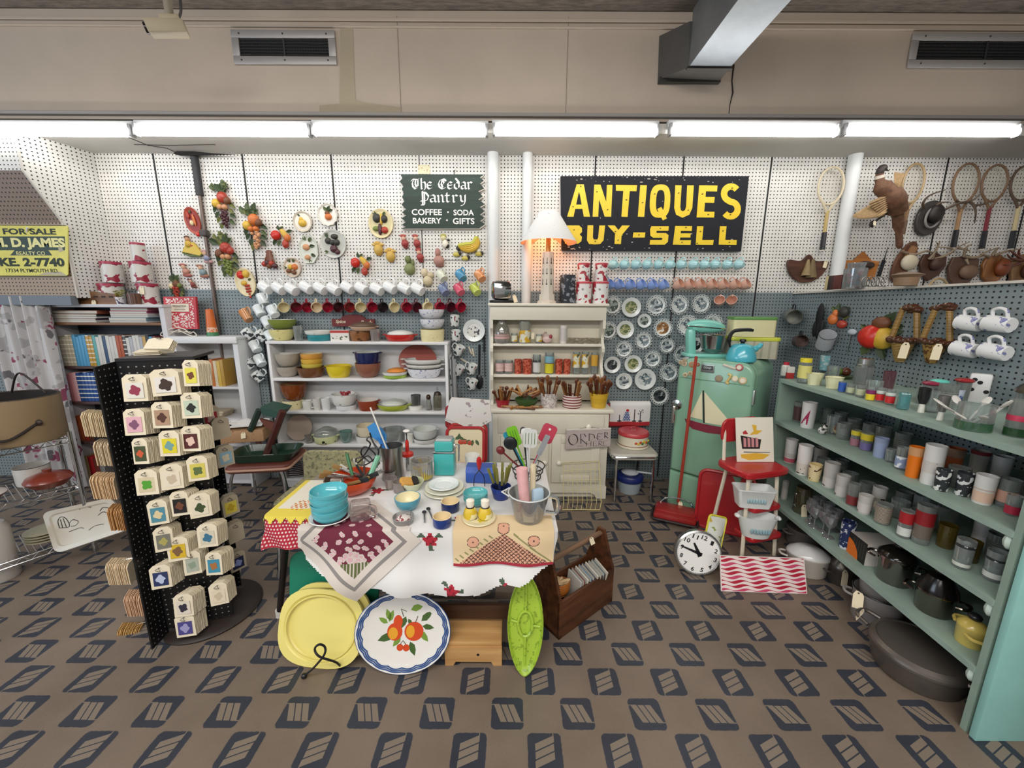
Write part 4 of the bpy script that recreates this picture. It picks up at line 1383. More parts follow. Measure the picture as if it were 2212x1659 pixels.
# chrome kitchen chair with the cake carrier
fl,fr = atZ(1327,1084,0),atZ(1407,1088,0)
o = thing('kitchen_chair','small chrome legged kitchen chair holding the red cake carrier','chair',((fl.x+fr.x)/2,fl.y,0))
hw = (fr.x-fl.x)/2
hs = atY(1370,984,fl.y-.02).z
SEATC = M('#b9b6ab',.4,0,.1,14)
MB().rslab((0,.17,hs-.018),(2*hw+.08,.38,.05),.05,5,.012).build('seat',SEATC,o)
MB().tube([(p[0]*1.01,p[1]+.17,hs-.018)for p in rrect(2*hw+.08,.38,.05)],.007,6,closed=True).build('seat_trim',CHROME,o)
for s in(-1,1):
 MB().tube(spline([(s*hw*.92,.02,hs-.03),(s*hw,0,hs-.06),(s*hw*1.02,-.005,.01)],5),.011,8).build('leg',CHROME,o)
 MB().tube([(s*hw*.95,.32,hs-.03),(s*hw*1.02,.36,0.01)],.011,8).build('leg',CHROME,o)
 MB().tube(spline([(s*hw*.9,.32,hs-.03),(s*hw*.92,.37,hs+.12),(s*hw*.9,.385,hs+.3)],5),.01,8).build('back_post',CHROME,o)
zb0,zb1 = atY(1360,922,fl.y+.37).z,atY(1360,872,fl.y+.37).z
MB().box((0,.375,(zb0+zb1)/2),(2*hw+.02,.03,zb1-zb0),.012).build('backrest',M('#a5222c',.5),o)
chx,chy,chs = o.location.x,o.location.y,hs+.007
tp_,tb_ = atY(1360,868,chy+.37).z,atY(1360,911,chy+.36).z
wl,wr = atY(1317,890,chy+.36).x,atY(1404,890,chy+.36).x
o = thing('tea_towel','white tea towel with a blue checked dress and red border, over the chrome chair back','towel',((wl+wr)/2,chy+.352,tb_))
W2_,H2_ = wr-wl,tp_-tb_
b = MB()
b.grid(lambda u_,v_:((u_-.5)*W2_,-.004-.006*math.sin(u_*11)*(1-v_)+(0 if v_<.9 else .02*(v_-.9)*10),v_*H2_),20,12)
b.grid(lambda u_,v_:((u_-.5)*W2_,.055+.004*math.sin(u_*9),v_*H2_),10,6)
b.grid(lambda u_,v_:((u_-.5)*W2_,.016+.039*v_,H2_+.004*math.sin(v_*PI)),10,4)
b.m(1).grid(lambda u_,v_:((u_-.5)*W2_,-.006-.006*math.sin(u_*11),-.03+v_*.034),20,2)
b.m(2).grid(lambda u_,v_:(-.03+(u_-.5)*.06*(1.1-.6*v_),-.013,.015+v_*.075),6,6)
b.m(3)
for x,h in((.035,.12),(.085,.1),(-.09,.07)):
 b.box((x,-.012,.06*h/.12),(.006,.002,h*.9))
 b.ball((x,-.0115,.012),(.02,.0015,.006))
for i in range(7):
 b.ball((.085+.02*math.cos(i),-.0115,.09+.018*math.sin(i*1.3)),(.004,.001,.004),6,4)
b.m(1).ball((-.025,-.0125,.105),(.012,.0015,.012))
b.build('cloth',[M('#e4e3e1',.8),M('#b3272f',.8),DOTS('#2c4a86','#dfe4ea',.014,.3,(0,2),.8),M('#22222c',.8)],o)
loc,r,h = fit(1331,1401,930,975,chs)
loc.y = chy+.19
loc.x = colx(1366,loc.y,chs)
r*=.96
hb = atY(1366,958,loc.y-r).z-chs
o = thing('cake_carrier','cream cake carrier with painted fruit and a red lid, on the chrome chair','tin',loc)
b = MB()
b.lathe([(0,0),(r,0),(r*1.04,.004),(r*1.04,.012),(r*.98,.014),(r*.98,.095),(0,.095)],36)
b.m(1).lathe([(r*1.0,.02),(r*.985,.024)],36)
for i,(a,z,k)in enumerate(((-50,.055,2),(-60,.06,3),(-70,.05,4),(-78,.062,2),(-85,.05,3),(-40,.045,4),(-95,.055,2),(-30,.06,3),(-65,.068,3),(-20,.05,4))):
 b.m(k).ball((r*.98*math.cos(R(a)),r*.98*math.sin(R(a)),z),(.012,.006,.01),8,6)
b.build('body',[M('#dcd5bf',.35),M('#7d3030',.4),M('#c0452b',.4),M('#c9b23a',.4),M('#3f6b3a',.4)],o)
MB().lathe([(r,.095),(r*1.02,.098),(r*1.02,.11),(r*.96,.125),(0,.132)],36).build('lid',M('#bf4148',.3,0,.05,10),o)
MB().tube(spline([(-.03,0,.128),(-.02,0,.152),(.02,0,.152),(.03,0,.128)],5),.006,8).build('handle',M('#a8353c',.3),o)
loc,r,h = fit(1331,1389,1040,1077,0)
loc.y = chy+.2
loc.x = colx(1358,loc.y,0)
o = thing('food_tub','clear round tub with a dark blue lid on the floor under the chrome chair','tub',loc)
MB().lathe([(0,0),(r*.8,0),(r*.95,.1),(r*.97,.1)],28).build('body',M('#99a2a8',.3),o)
MB().lathe([(r,.1),(r*1.02,.104),(r*1.02,.14),(r*.96,.15),(0,.152)],28).build('lid',M('#1d2a66',.35),o)
q = thing('ladle','white plastic lid and ladle lying on the blue lidded tub','kitchen tool',(loc.x,loc.y,.153))
MB().lathe([(0,0),(.06,0),(.07,.012),(.04,.03),(0,.034)],20).build('bowl',M('#b9bdc2',.35),q)
MB().tube([(.05,0,.015),(.17,-.04,.014)],.009,7).build('handle',M('#a3a8ad',.35),q)
# green refrigerator
FG_ = M('#84af95',.3,0,.04,3,0,.35)
A = Vector((1.19,2.74))
ang = R(-45)
ux,uy = Vector((math.cos(ang),math.sin(ang))),Vector((-math.sin(ang),math.cos(ang)))
FWd,FDp = .48,.5
zt = 1.16
o = thing('refrigerator','old rounded mint green refrigerator with magnets, standing across the corner','fridge',(A.x+ux.x*FWd/2,A.y+ux.y*FWd/2,0),ang)
def fb(b,x0,x1,y0,y1,z0,z1,rt,front=.03):
 bm = bmesh.new()
 bmesh.ops.create_cube(bm,size=1)
 for q in bm.verts:
  q.co = Vector(((x0+x1)/2+q.co.x*(x1-x0),(y0+y1)/2+q.co.y*(y1-y0),(z0+z1)/2+q.co.z*(z1-z0)))
 if rt:
  te = [e for e in bm.edges if all(abs(q.co.z-z1)<1e-5 for q in e.verts)and abs(e.verts[0].co.y-e.verts[1].co.y)>1e-3]
  bmesh.ops.bevel(bm,geom=te,offset=rt,segments=6,affect='EDGES',profile=.5)
 fe = [e for e in bm.edges if all(abs(q.co.y-y0)<1e-5 for q in e.verts)]
 bmesh.ops.bevel(bm,geom=fe,offset=front,segments=3,affect='EDGES',profile=.5)
 bm.verts.index_update()
 b.add([q.co[:]for q in bm.verts],[[q.index for q in f.verts]for f in bm.faces])
 bm.free()
 return b
fb(MB(),-FWd/2,FWd/2,.06,FDp,.02,zt,.09,.02).build('body',FG_,o)
def fz(px,py):
 d = ray(px,py)
 n = Vector((uy.x,uy.y,0))
 p0 = Vector((A.x,A.y,0))
 t_ = (p0-CAM).dot(n)/d.dot(n)
 q = CAM+d*t_
 e = Vector((q.x-A.x,q.y-A.y))
 return e.dot(ux)-FWd/2,q.z
zl = fz(1433,1011)[1]
dr = fb(MB(),-FWd/2,FWd/2,0,.055,zl+.008,zt-.0,.09,.022).build('door',FG_,o)
fb(MB(),-FWd/2,FWd/2,.0,.055,.03,zl-.002,0,.02).build('lower_panel',FG_,o)
z1_ = fz(1460,813)[1]
MB().box((0,-.001,z1_),(FWd-.04,.006,.006),.002).build('door_groove',M('#6b957c',.4),dr)
x,z = fz(1461,890)
b = MB()
b.tf(trot(PI/2,0,0,(x,-.001,z+.055))).lathe([(0,0),(.038,0),(.036,.006),(.012,.012),(0,.012)],22,1,1)
b.tf(Matrix()).tube(spline([(x-.004,-.012,z+.06),(x-.006,-.035,z+.04),(x-.004,-.035,z-.05),(x-.002,-.03,z-.075)],5),.011,8)
b.build('handle',CHROME,dr)
x,z = fz(1623,838)
for zz in(zt-.22,.45):
 MB().box((FWd/2+.004,.03,zz),(.012,.04,.1),.005).build('hinge',M('#b9c4bd',.3,.7),o)
b = MB()
x,z = fz(1529,796)
b.box((x,-.003,z),(.085,.006,.055),.003).m(1).box((x,-.007,z+.006),(.07,.003,.03),.001)
b.m(2)
text(b.tf(trot(PI/2,0,0,(x,-.0088,z))),'COLD',-.025,-.001,.025,.012,.01,.0004)
b.build('name_plate',[M('#a7adab',.3,.8),M('#3c4443',.4),M('#cfd4d2',.4)],dr)
YS_ = -.001
b = MB().tf(trot(PI/2,0,0,(0,YS_,0)))
def fp(pts):
 return[fz(1400+x/2.592,660+y/2.592)for x,y in pts]
def fprism(k,pts,z0,z1):
 q = fp(pts)
 ar = sum(q[i-1][0]*q[i][1]-q[i][0]*q[i-1][1]for i in range(len(q)))
 b.m(k).prism(q if ar>0 else q[::-1],z0,z1)
fprism(0,[(303,480),(305,640),(235,622)],0,.002)
fprism(0,[(316,482),(450,640),(412,672),(318,655)],0,.002)
fprism(1,[(205,632),(300,660),(415,682),(414,722),(330,712),(250,690),(215,660)],0,.002)
fprism(2,[(306,475),(313,475),(318,658),(309,656)],0,.003)
b.build('sailboat_decal',[M('#ddd8b4',.5),M('#7d2438',.5),M('#20201f',.5)],dr)
MAG = [(186,318,13,'#b6a48a','small round tan magnet',0),(205,325,15,'#c9b89c','round cream magnet beside the tan one',0),(205,308,12,'#a8967e','small brown magnet, topmost left',0),(247,330,16,'#c47a45','orange round magnet left of the broom handle',0),(280,330,10,'#8f4b33','rust magnet right of the broom handle',0),(210,388,13,'#cfc3a4','round cream magnet, lower left',0),(238,380,13,'#c7b790','round tan magnet, lower left by the broom',0),(512,346,20,'#b05a5c','red ringed round magnet, top right of the door',1),(397,408,20,'#8c8372','grey round magnet below the name plate',0),(487,410,17,'#d6cda9','round cream magnet right of the letter magnets',1),(531,420,21,'#c5b184','largest round cream magnet, far right',1)]
for cx,cy,r_,c_,lb,ring in MAG:
 x,z = fz(1400+cx/2.592,660+cy/2.592)
 q = o.matrix_basis@Vector((x,-.001,z))
 rr_ = r_/2.592*mpp(q)
 b = MB().lathe([(0,0),(rr_,0),(rr_,.006),(rr_*.8,.008),(0,.008)],18)
 b.m(1).lathe([(0,.0083),(rr_*.62,.0083)],18)
 from mathutils import Euler
 rm = (Matrix.Rotation(ang,3,'Z')@Matrix.Rotation(PI/2,3,'X')).to_euler()
 solo('fridge_magnet',lb+' on the green fridge','magnet',b,[M(c_,.4),M('#e4dcc8' if ring else '#9c8b6c',.5)],q,group='fridge magnets',rot=rm)
for pts,c_,lb in(([(424,330),(480,350),(495,348)],'#cfc8b4','dark and cream fish-like magnet strip near the top right of the fridge'),([(450,385),(465,390),(455,410),(440,430),(455,436)],'#d0bd78','cream curling letter magnet between round magnets')):
 q3 = [o.matrix_basis@Vector((fz(1400+a/2.592,660+c_2/2.592)[0],-.007,fz(1400+a/2.592,660+c_2/2.592)[1]))for a,c_2 in pts]
 b = MB().tube(spline([p_-q3[0]for p_ in q3],5),.008,7)
 solo('fridge_magnet',lb,'magnet',b,M(c_,.4),q3[0],group='fridge magnets')
FRZ,FRO,FANG = zt,o,ang
def onfridge(x,y):
 return FRO.matrix_basis@Vector((x,y,FRZ))
# green slatted shelf along the partition
GRN = M('#8fa498',.6,0,.12,7)
GRND = M('#879c8e',.6,0,.12,7)
fz0,fz1 = Vector((1.645,1.16)),Vector((1.725,2.51))
o = thing('shelf_unit','pale green four-tier shelf of glassware along the right partition','shelf',(0,0,0))
GZ = [1.06,.7875,.529,.258]
BX = PX-.002
def gx(y):
 return fz0.x+(fz1.x-fz0.x)*(y-fz0.y)/(fz1.y-fz0.y)
for i,z in enumerate(GZ):
 b = MB().prism([(gx(1.15),1.15),(BX,1.15),(BX,2.43),(gx(2.43),2.43)],z-.022,z)
 b.build('shelf_board',GRN,o)
MB().prism([(gx(2.43),2.43),(BX,2.43),(BX,2.45),(gx(2.45),2.45)],0,GZ[0]).build('end_panel',GRND,o)
MB().prism([(gx(1.13)+.005,1.13),(BX,1.13),(BX,1.15),(gx(1.15)+.005,1.15)],0,1.2).build('end_panel',GRND,o)
TEAL = M('#8fc4bd',.45,0,.06,5)
MB().box((1.74,1.11,.6),(.185,.022,1.2),.003).build('end_stile',TEAL,o)
MB().box((1.95,1.11,.6),(.2,.022,1.2),.003).build('end_stile',TEAL,o)
for i in range(2):
 x = (1.84,2.06)[i]
 MB().box((BX-.012,(2.2,1.7)[i],.53),(.016,.03,1.06)).build('back_batten',GRND,o)
for z in GZ[1:]:
 MB().ball((gx(1.17)+.02,1.165,z-.045),(.02,.015,.03),8,6).build('bracket',M('#b9c9bd',.5),o)
# right side
RED = M('#b02229',.35,0,.05,6,0,.2)
RCR = M('#e2dac6',.4)
# red step stool chair
YF = 2.13
xl_,xr_ = atZ(1589,1203,0).x,atZ(1673,1200,0).x
o = thing('step_stool','red and cream step stool chair in front of the green fridge','stool',((xl_+xr_)/2,YF,0),R(16))
hw = (xr_-xl_)/2
hs = atY(1622,1018,YF).z
P = [(-hw,-.02),(hw,-.02),(hw*1.28,.05),(hw*1.35,.2),(hw,.32),(-hw,.32),(-hw*1.35,.2),(-hw*1.28,.05)]
P = [(p.x,p.y)for p in spline([(x,y,0)for x,y in P],5,True)]
MB().prism(P,hs-.035,hs+.004,(0,0),.008).build('seat',RED,o)
for s in(-1,1):
 MB().tube([(s*hw*.86,.04,hs-.03),(s*hw*1.02,-.02,0)],.013,8).build('leg',RCR,o)
 MB().tube([(s*hw*.86,.26,hs-.03),(s*hw*1.02,.34,0)],.013,8).build('leg',RCR,o)
zz = [atY(1622,1100,YF-.03).z,atY(1622,1165,YF-.06).z]
for i,z in enumerate(zz):
 w_ = hw*(1.7+.2*i)
 b = MB().rslab((0,.05-.03*i,z),(w_,.2,.03),.03,4,.006)
 b.build('step',RED,o)
zb0,zb1 = atY(1580,945,YF+.22).z,atY(1580,908,YF+.22).z
for s in(-1,1):
 MB().tube([(s*hw*.95,.28,hs-.05),(s*hw*.95,.32,zb1-.02)],.012,8).build('back_post',RCR,o)
MB().tf(trot(PI/2,0,0,(0,.315,(zb0+zb1)/2))).rslab((0,0,0),(hw*2.3,zb1-zb0+.04,.022),.05,5,.006).build('backrest',RED,o)
o.scale = (1,.72,1)
SX,SYS = o.location.x,o.location.y
SMX = o.matrix_basis.copy()
A = [atY(1588,902,YF+.19),atY(1669,901,YF+.19),atY(1672,993,YF+.13),atY(1592,991,YF+.13)]
A[2].z = A[3].z = hs+.006
o = thing('printed_card','cream card with a yellow chef figure and black pot, propped on the red stool seat','card',A[3])
b = MB()
V = [q-A[3]for q in A]
nrm = Vector((0,-1,.1)).normalized()*.003
b.add([v_ for v_ in V]+[v_+nrm for v_ in V],[(0,1,2,3),(7,6,5,4),(0,4,5,1),(1,5,6,2),(2,6,7,3),(3,7,4,0)])
def cuv(cx,cy):
 u_ = (cx-490)/212
 v_ = (cy-622)/238
 return V[0].lerp(V[1],u_).lerp(V[3].lerp(V[2],u_),v_)
def cpoly(k,pts,e=1.3):
 b.m(k).add([cuv(*p)+nrm*e for p in pts],[tuple(range(len(pts)))])
cpoly(1,[(515,718),(632,740),(622,790),(522,790)])
for x in(530,553,575,598):
 cpoly(2,[(x,728),(x+16,735),(x+16,780),(x,780)],1.8)
cpoly(3,[(528,700),(545,690),(560,712),(530,712)])
cpoly(4,[(582,660),(608,665),(606,690),(640,692),(612,712),(565,716),(590,696)])
cpoly(4,[(512,820),(600,812),(680,820),(640,845),(560,850),(516,838)])
cpoly(1,[(530,805),(680,808),(680,811),(530,809)])
cpoly(0,[(580,645),(600,632),(612,652),(590,660)],1.4)
b.build('sheet',[M('#e8e3d3',.7),M('#221c1f',.7),M('#c98a8c',.7),M('#b53237',.7),M('#e0b33a',.7)],o,False)
MILK = M('#dfe3e1',.2,0,0,8,0,.3)
def casserole(xl,xr,yt,yb,z,Y,label,oval,prt):
 loc,r,h = fity(xl,xr,yt,yb,Y,z)
 o = thing('casserole_dish',label,'dish',loc,R(-8),'milk glass dishes on the step stool')
 b = MB()
 if oval:
  b.lathe([(0,0),(r*.68,0),(r*.82,h*.4),(r*.97,h*.9),(r*1.0,h),(r*.96,h),(r*.8,h*.4),(r*.66,.008),(0,.008)],32,1,.62)
  for s in(-1,1):
   b.ball((s*r*1.02,0,h*.93),(r*.14,r*.2,h*.1))
 else:
  def ring(k,z_,off=0):
   return[(x,y,z_)for x,y in rrect(2*r*k-off,r*1.05*k-off,r*.16,4)]
  R_ = [ring(.8,0),ring(.98,h*.92),ring(1.02,h*.94),ring(1.02,h),ring(.95,h),ring(.78,.01)]
  n = len(R_[0])
  b.add([v_ for q in R_ for v_ in q],[(k*n+i,k*n+(i+1)%n,(k+1)*n+(i+1)%n,(k+1)*n+i)for k in range(5)for i in range(n)]+[tuple(range(n))[::-1],tuple(5*n+i for i in range(n))])
 b.build('dish',MILK,o)
 q = MB()
 for i in range(7):
  a = -1+i/3
  yy = -r*.62*math.sqrt(max(0,1-(a*.45)**2))*.9 if oval else-r*.5
  q.ball((a*r*.42,yy,h*.42),(r*.07,.004,h*.14),8,5)
 q.build('print',M(prt,.4),o)
 return o
casserole(1579,1669,1052,1087,zz[0]+.016,YF-.01,'oblong milk glass loaf dish on the upper red step',False,'#9dbcc4')
casserole(1584,1678,1113,1158,zz[1]+.016,YF-.04,'oval milk glass dish with handles on the lower red step',True,'#8fb0bb')
A = [atY(1522,1024,2.32),atY(1612,1040,2.32),atZ(1600,1120,.0),atZ(1516,1105,0)]
o = thing('serving_tray','glossy red rounded tray leaning between the fridge and the red stool','tray',atY(1562,1115,2.41)*1.0)
o.location.z = 0
zt_ = atY(1560,1022,2.44).z
w_ = .14
b = MB().tf(trot(R(82),0,R(-30),(0,.0,0)))
b.rslab((0,zt_/2,0),(.34,zt_,.012),.05,5,.004)
b.tube([(x,y+zt_/2,.012)for x,y in rrect(.33,zt_-.01,.05)],.011,7,closed=True)
b.build('tray',RED,o)
o = thing('carpet_sweeper','red carpet sweeper with a long red handle leaning on the fridge','carpet sweeper',(0,0,0))
p0,p1 = atZ(1412,1098,.05),atZ(1503,1117,.05)
mid = (p0+p1)/2
mid.y-=.0
L = (p1-p0).length
a_ = math.atan2(p1.y-p0.y,p1.x-p0.x)
o.location = (mid.x,mid.y-.01,0)
SWR = M('#9b2626',.3,.15,.06,8,0,.3)
b = MB().tf(trot(0,0,a_))
b.box((0,0,.045),(L,.19,.05),.02).box((0,.01,.072),(L*.94,.14,.03),.014)
b.build('housing',SWR,o)
b = MB().tf(trot(0,0,a_)).tube([(p[0],p[1],.03)for p in rrect(L+.02,.2,.03)],.008,6,closed=True)
b.build('bumper',M('#2a2324',.6),o)
for s in(-1,1):
 MB().tf(trot(0,0,a_)).tube([(s*L*.4,-.02,.02),(s*L*.4,.02,.02)],.02,10).build('wheel',BLACK,o)
h0 = atY(1467,1065,mid.y+.08)-o.location
h1 = atY(1504,770,2.6)
h1 = h1-o.location
MB().tube([Vector((h0.x,h0.y,.09)),h1],[.0115,.0105],8).build('handle',M('#a23a2b',.4),o)
MB().tf(trot(0,0,a_)).tube(spline([(-L*.42,.06,.07),(-L*.2,.09,.12),(L*.3,.09,.12),(L*.42,.06,.07)],5),.005,6).build('bail',CHROME,o)
price_tag(o,(h0.x+.0,h0.y-.03,.11),(R(70),0,0),.03,.05)
pc = atY(1513,1158,1.98)
r = 49*mpp(pc)
o = thing('wall_clock','round white wall clock with black hands, standing on the floor against the stool','clock',(pc.x,pc.y,r*1.0),0,None,(R(78),R(18),R(-12)))
b = MB().lathe([(0,-.05),(r*.95,-.05),(r,-.03),(r,.0),(r*.93,.006),(r*.9,.0),(0,0)],44)
b.build('case',M('#b9bbbb',.25,.9),o)
b = MB().lathe([(0,.001),(r*.9,.001)],44)
b.build('dial',M('#f0f0ee',.4),o)
b = MB()
for i in range(12):
 a = R(90-30*(i+1))
 s_ = str(i+1)
 cx,cy = r*.74*math.cos(a),r*.74*math.sin(a)
 text(b,s_,cx-.008*len(s_),cy-.0125,cx+.008*len(s_),cy+.0125,.02,.0015,.001)
for i in range(60):
 a = R(6*i)
 b.add([(r*k*math.cos(a+e),r*k*math.sin(a+e),.0022)for k,e in((.86,-.006),(.89,-.006),(.89,.006),(.86,.006))],[(0,1,2,3)])
b.build('numerals',M('#1d1d1f',.5),o,False)
for nm,a,l,w_ in(('hour_hand',133,.5,.012),('minute_hand',178,.82,.009)):
 ca,sa = math.cos(R(a)),math.sin(R(a))
 MB().add([(-.15*r*ca-w_*sa,-.15*r*sa+w_*ca,.004),(-.15*r*ca+w_*sa,-.15*r*sa-w_*ca,.004),(l*r*ca+w_*sa*.4,l*r*sa-w_*ca*.4,.004),(l*r*ca-w_*sa*.4,l*r*sa+w_*ca*.4,.004)],[(0,1,2,3)]).build(nm,BLACK,o)
pc = atY(1540,1108,2.1)
o = thing('printed_pillow','white padded bag with lemon and leaf print and yellow edge, behind the wall clock','bag',(pc.x+.01,2.08,.0))
b = MB().tf(trot(R(-10),R(20),R(20),(0,0,.15)))
b.grid(lambda u_,v_:((u_-.5)*.15,-.028*math.sin(u_*PI)*math.sin(v_*PI),(v_-.5)*.28),10,14)
b.grid(lambda u_,v_:((u_-.5)*.15,.028*math.sin(u_*PI)*math.sin(v_*PI),(v_-.5)*.28),10,14)
b.build('cloth',blot(['#dcdfd8','#8f9c4c','#c9b446'],[.6,.63],16,2,key='lemons',rough=.7),o)
MB().tf(trot(R(-10),R(20),R(20),(0,0,.15))).tube([(p[0],0,p[1])for p in rrect(.15,.28,.02)],.006,6,closed=True).build('piping',M('#d6cf3d',.6),o)
A = [atY(1555,1200,1.9),atY(1737,1206,1.9),atZ(1744,1283,0),atZ(1558,1277,0)]
Yb = A[3].y
A[0] = atY(1555,1200,Yb+.05)
A[1] = atY(1737,1206,A[2].y+.05)
V = [q-A[3]for q in A]
o = thing('patterned_tray','rectangular tray with pink and red waves, leaning on the stool legs','tray',A[3])
def wav(u_,v_):
 return V[3].lerp(V[2],u_).lerp(V[0].lerp(V[1],u_),v_)
b = MB()
nn = (V[1]-V[0]).cross(V[3]-V[0]).normalized()*-.006
if nn.y>0:
 nn = -nn
b.add([q for q in V]+[q-nn for q in V],[(0,1,2,3),(7,6,5,4),(0,4,5,1),(1,5,6,2),(2,6,7,3),(3,7,4,0)])
N = 44
for j in range(9):
 c0 = (j+.35)/8.3
 L_,U_ = [],[]
 for i in range(N+1):
  u_ = .01+.98*i/N
  c_ = c0+.028*math.sin(u_*25+j*.6)
  t_ = .026+.02*math.sin(u_*25+1.8+j*.6)
  L_.append(wav(u_,min(.985,max(.015,c_-t_)))+nn*.12)
  U_.append(wav(u_,min(.985,max(.015,c_+t_)))+nn*.12)
 b.m(1+(0 if j%3 else 1))
 b.add(L_+U_,[(i,i+1,N+2+i,N+1+i)for i in range(N)])
b.build('panel',[M('#ecdcd9',.5),M('#b3203a',.5),M('#c9486a',.5)],o,False)
# on top of the fridge
def fridge_item(name,label,cat,xl,xr,yt,y,prof_fn):
 pass
def ftop(x,y):
 return onfridge(x,y)
q = ftop(-.125,.16)
o = thing('stand_mixer','turquoise stand mixer with a steel bowl on the green fridge','mixer',q,FANG+R(40))
AQ = M('#7cc4b6',.3,0,0,8,0,.3)
MB().rslab((0,0,.014),(.3,.17,.026),.05,5,.008).build('base',AQ,o)
MB().tf(trot(0,R(-6),0,(-.105,0,.1))).box((0,0,0),(.06,.075,.2),.022).build('column',AQ,o)
b = MB().tf(trot(0,R(4),0,(-.01,0,.215)))
b.ball((0,0,0),(.135,.055,.05),18,12).box((-.06,0,-.012),(.09,.085,.05),.02)
b.build('motor_head',AQ,o)
MB().tf(trot(0,R(4),0,(-.01,0,.21))).tube([(p[0],p[1],0)for p in ell(.137,.057,28)],.004,6,closed=True).build('trim',CHROME,o)
MB().lathe([(0,.03),(.04,.03),(.045,.038),(.075,.06),(.09,.15),(.093,.155),(.086,.15),(.07,.06),(0,.045)],28,1,1,(.05,0,0)).build('bowl',M('#b5b6b5',.18,1),o)
MB().tube([(.05,0,.19),(.05,0,.07)],.008,8).build('beater_shaft',CHROME,o)
q = ftop(.11,.35)
CRB = M('#d8d2a4',.5)
o = thing('storage_box','pale box with a lime yellow lid, lower of two on the green fridge','box',q,FANG+R(34),'boxes on the fridge')
MB().rslab((0,0,.062),(.31,.17,.124),.03,5).build('body',STRIPE('#b9b7a2','#a3a18f',.05,'x',.7,.5),o)
MB().rslab((0,0,.135),(.325,.185,.024),.035,5,.004).build('lid',M('#c9d048',.45),o)
q2 = q+Vector((-.012,.0,.148))
o = thing('storage_box','cream tin box with a green lid, upper of two on the green fridge','box',q2,FANG+R(34),'boxes on the fridge')
MB().rslab((0,0,.06),(.27,.15,.118),.02,4).build('body',CRB,o)
MB().rslab((0,0,.127),(.28,.16,.02),.025,4,.003).build('lid',M('#5f8f4c',.45),o)
q = ftop(.125,.1)
o = thing('kettle','turquoise enamel kettle with a black handle on the green fridge','kettle',q,R(-8))
KT = M('#4fb3c4',.2,0,0,8,0,.4)
MB().lathe([(0,0),(.086,0),(.09,.008),(.088,.03),(.072,.085),(.058,.105),(.03,.115),(0,.117)],32).build('body',KT,o)
MB().tube(spline([(.06,0,.07),(.1,0,.095),(.118,0,.115)],5),[.022]*4+[.016]*4+[.012]*3,10).build('spout',KT,o)
b = MB().lathe([(.012,.115),(.012,.122),(.02,.13),(.018,.142),(0,.146)],14)
b.build('lid_knob',BLACK,o)
MB().tube(spline([(-.075,0,.09),(-.085,0,.15),(-.06,0,.195),(.02,0,.205),(.055,0,.2)],6),[.007]*4+[.012]*18+[.009]*3,9).build('handle',BLACK,o)
# glassware on the green shelf
GC = GL()
GCD = GL('#d5dad6',.12,.3)
FROST = M('#b9b6b1',.45)
FRW = M('#d9d7d4',.4)
def tumbler(o,r,h,mat,bands=(),taper=.85,n=20,foot=.003,inner=None):
 b = MB()
 t_ = .0022
 b.lathe([(0,0),(r*taper,0),(r*taper+.001,foot),(r,h)],n)
 b.lathe([(r,h),(r-t_,h),(r*taper-t_,foot+.006),(0,foot+.006)],n)
 mats = [mat]
 for(k0,k1,mt)in bands:
  if mt not in mats:
   mats.append(mt)
  ra = lambda k:r*taper+.001+(r-r*taper-.001)*k+.0007
  b.m(mats.index(mt)).lathe([(ra(k0),h*k0),(ra((k0+k1)/2),h*(k0+k1)/2),(ra(k1),h*k1)],n)
 b.build('body',mats,o)
GPOS = []
def gfit(xb,yb,wpx,hpx,shelf):
 z = GZ[shelf]
 p = atZ(xb,yb,z)
 s = mpp(p)
 r = wpx/2*s/math.hypot(1,(xb-CX)/F)
 d = Vector((p.x,p.y,0)).normalized()
 c = Vector((p.x+d.x*r,p.y+d.y*r,z))
 h = .01
 for _ in range(3):
  h = hpx*s/max(.3,_u.z)*1.02
 return c,r,h
def gitem(name,cat,label,xb,yb,wpx,hpx,shelf,mat,bands=(),taper=.85,group='glassware on the green shelf',Z=None):
 c,r,h = gfit(xb,yb,wpx,hpx,shelf)
 lim = (GZ[shelf-1]-.03-GZ[shelf])if shelf else .5
 h = min(h,lim)
 o = thing(name,label,cat,c,math.atan2(-c.y,-c.x),group)
 tumbler(o,r,h,mat,bands,taper)
 GPOS.append((c.x,c.y,shelf,r))
 return o,r,h,c
P_ = lambda c,r = .4:M(c,r)
BLKP = blot(['#2d3134','#dcdcda'],[.55],45,2,key='black_white_print')
BIRD = blot(['#c7c2bc','#2c2622'],[.66],26,1,key='bird_print')
FLOWR = blot(['#d9c79a','#5b3a20'],[.6],40,2,key='tulip_print')
NAVY = blot(['#22305c','#d9dce2'],[.57],60,2,key='navy_print')
TIC = 'tumbler'
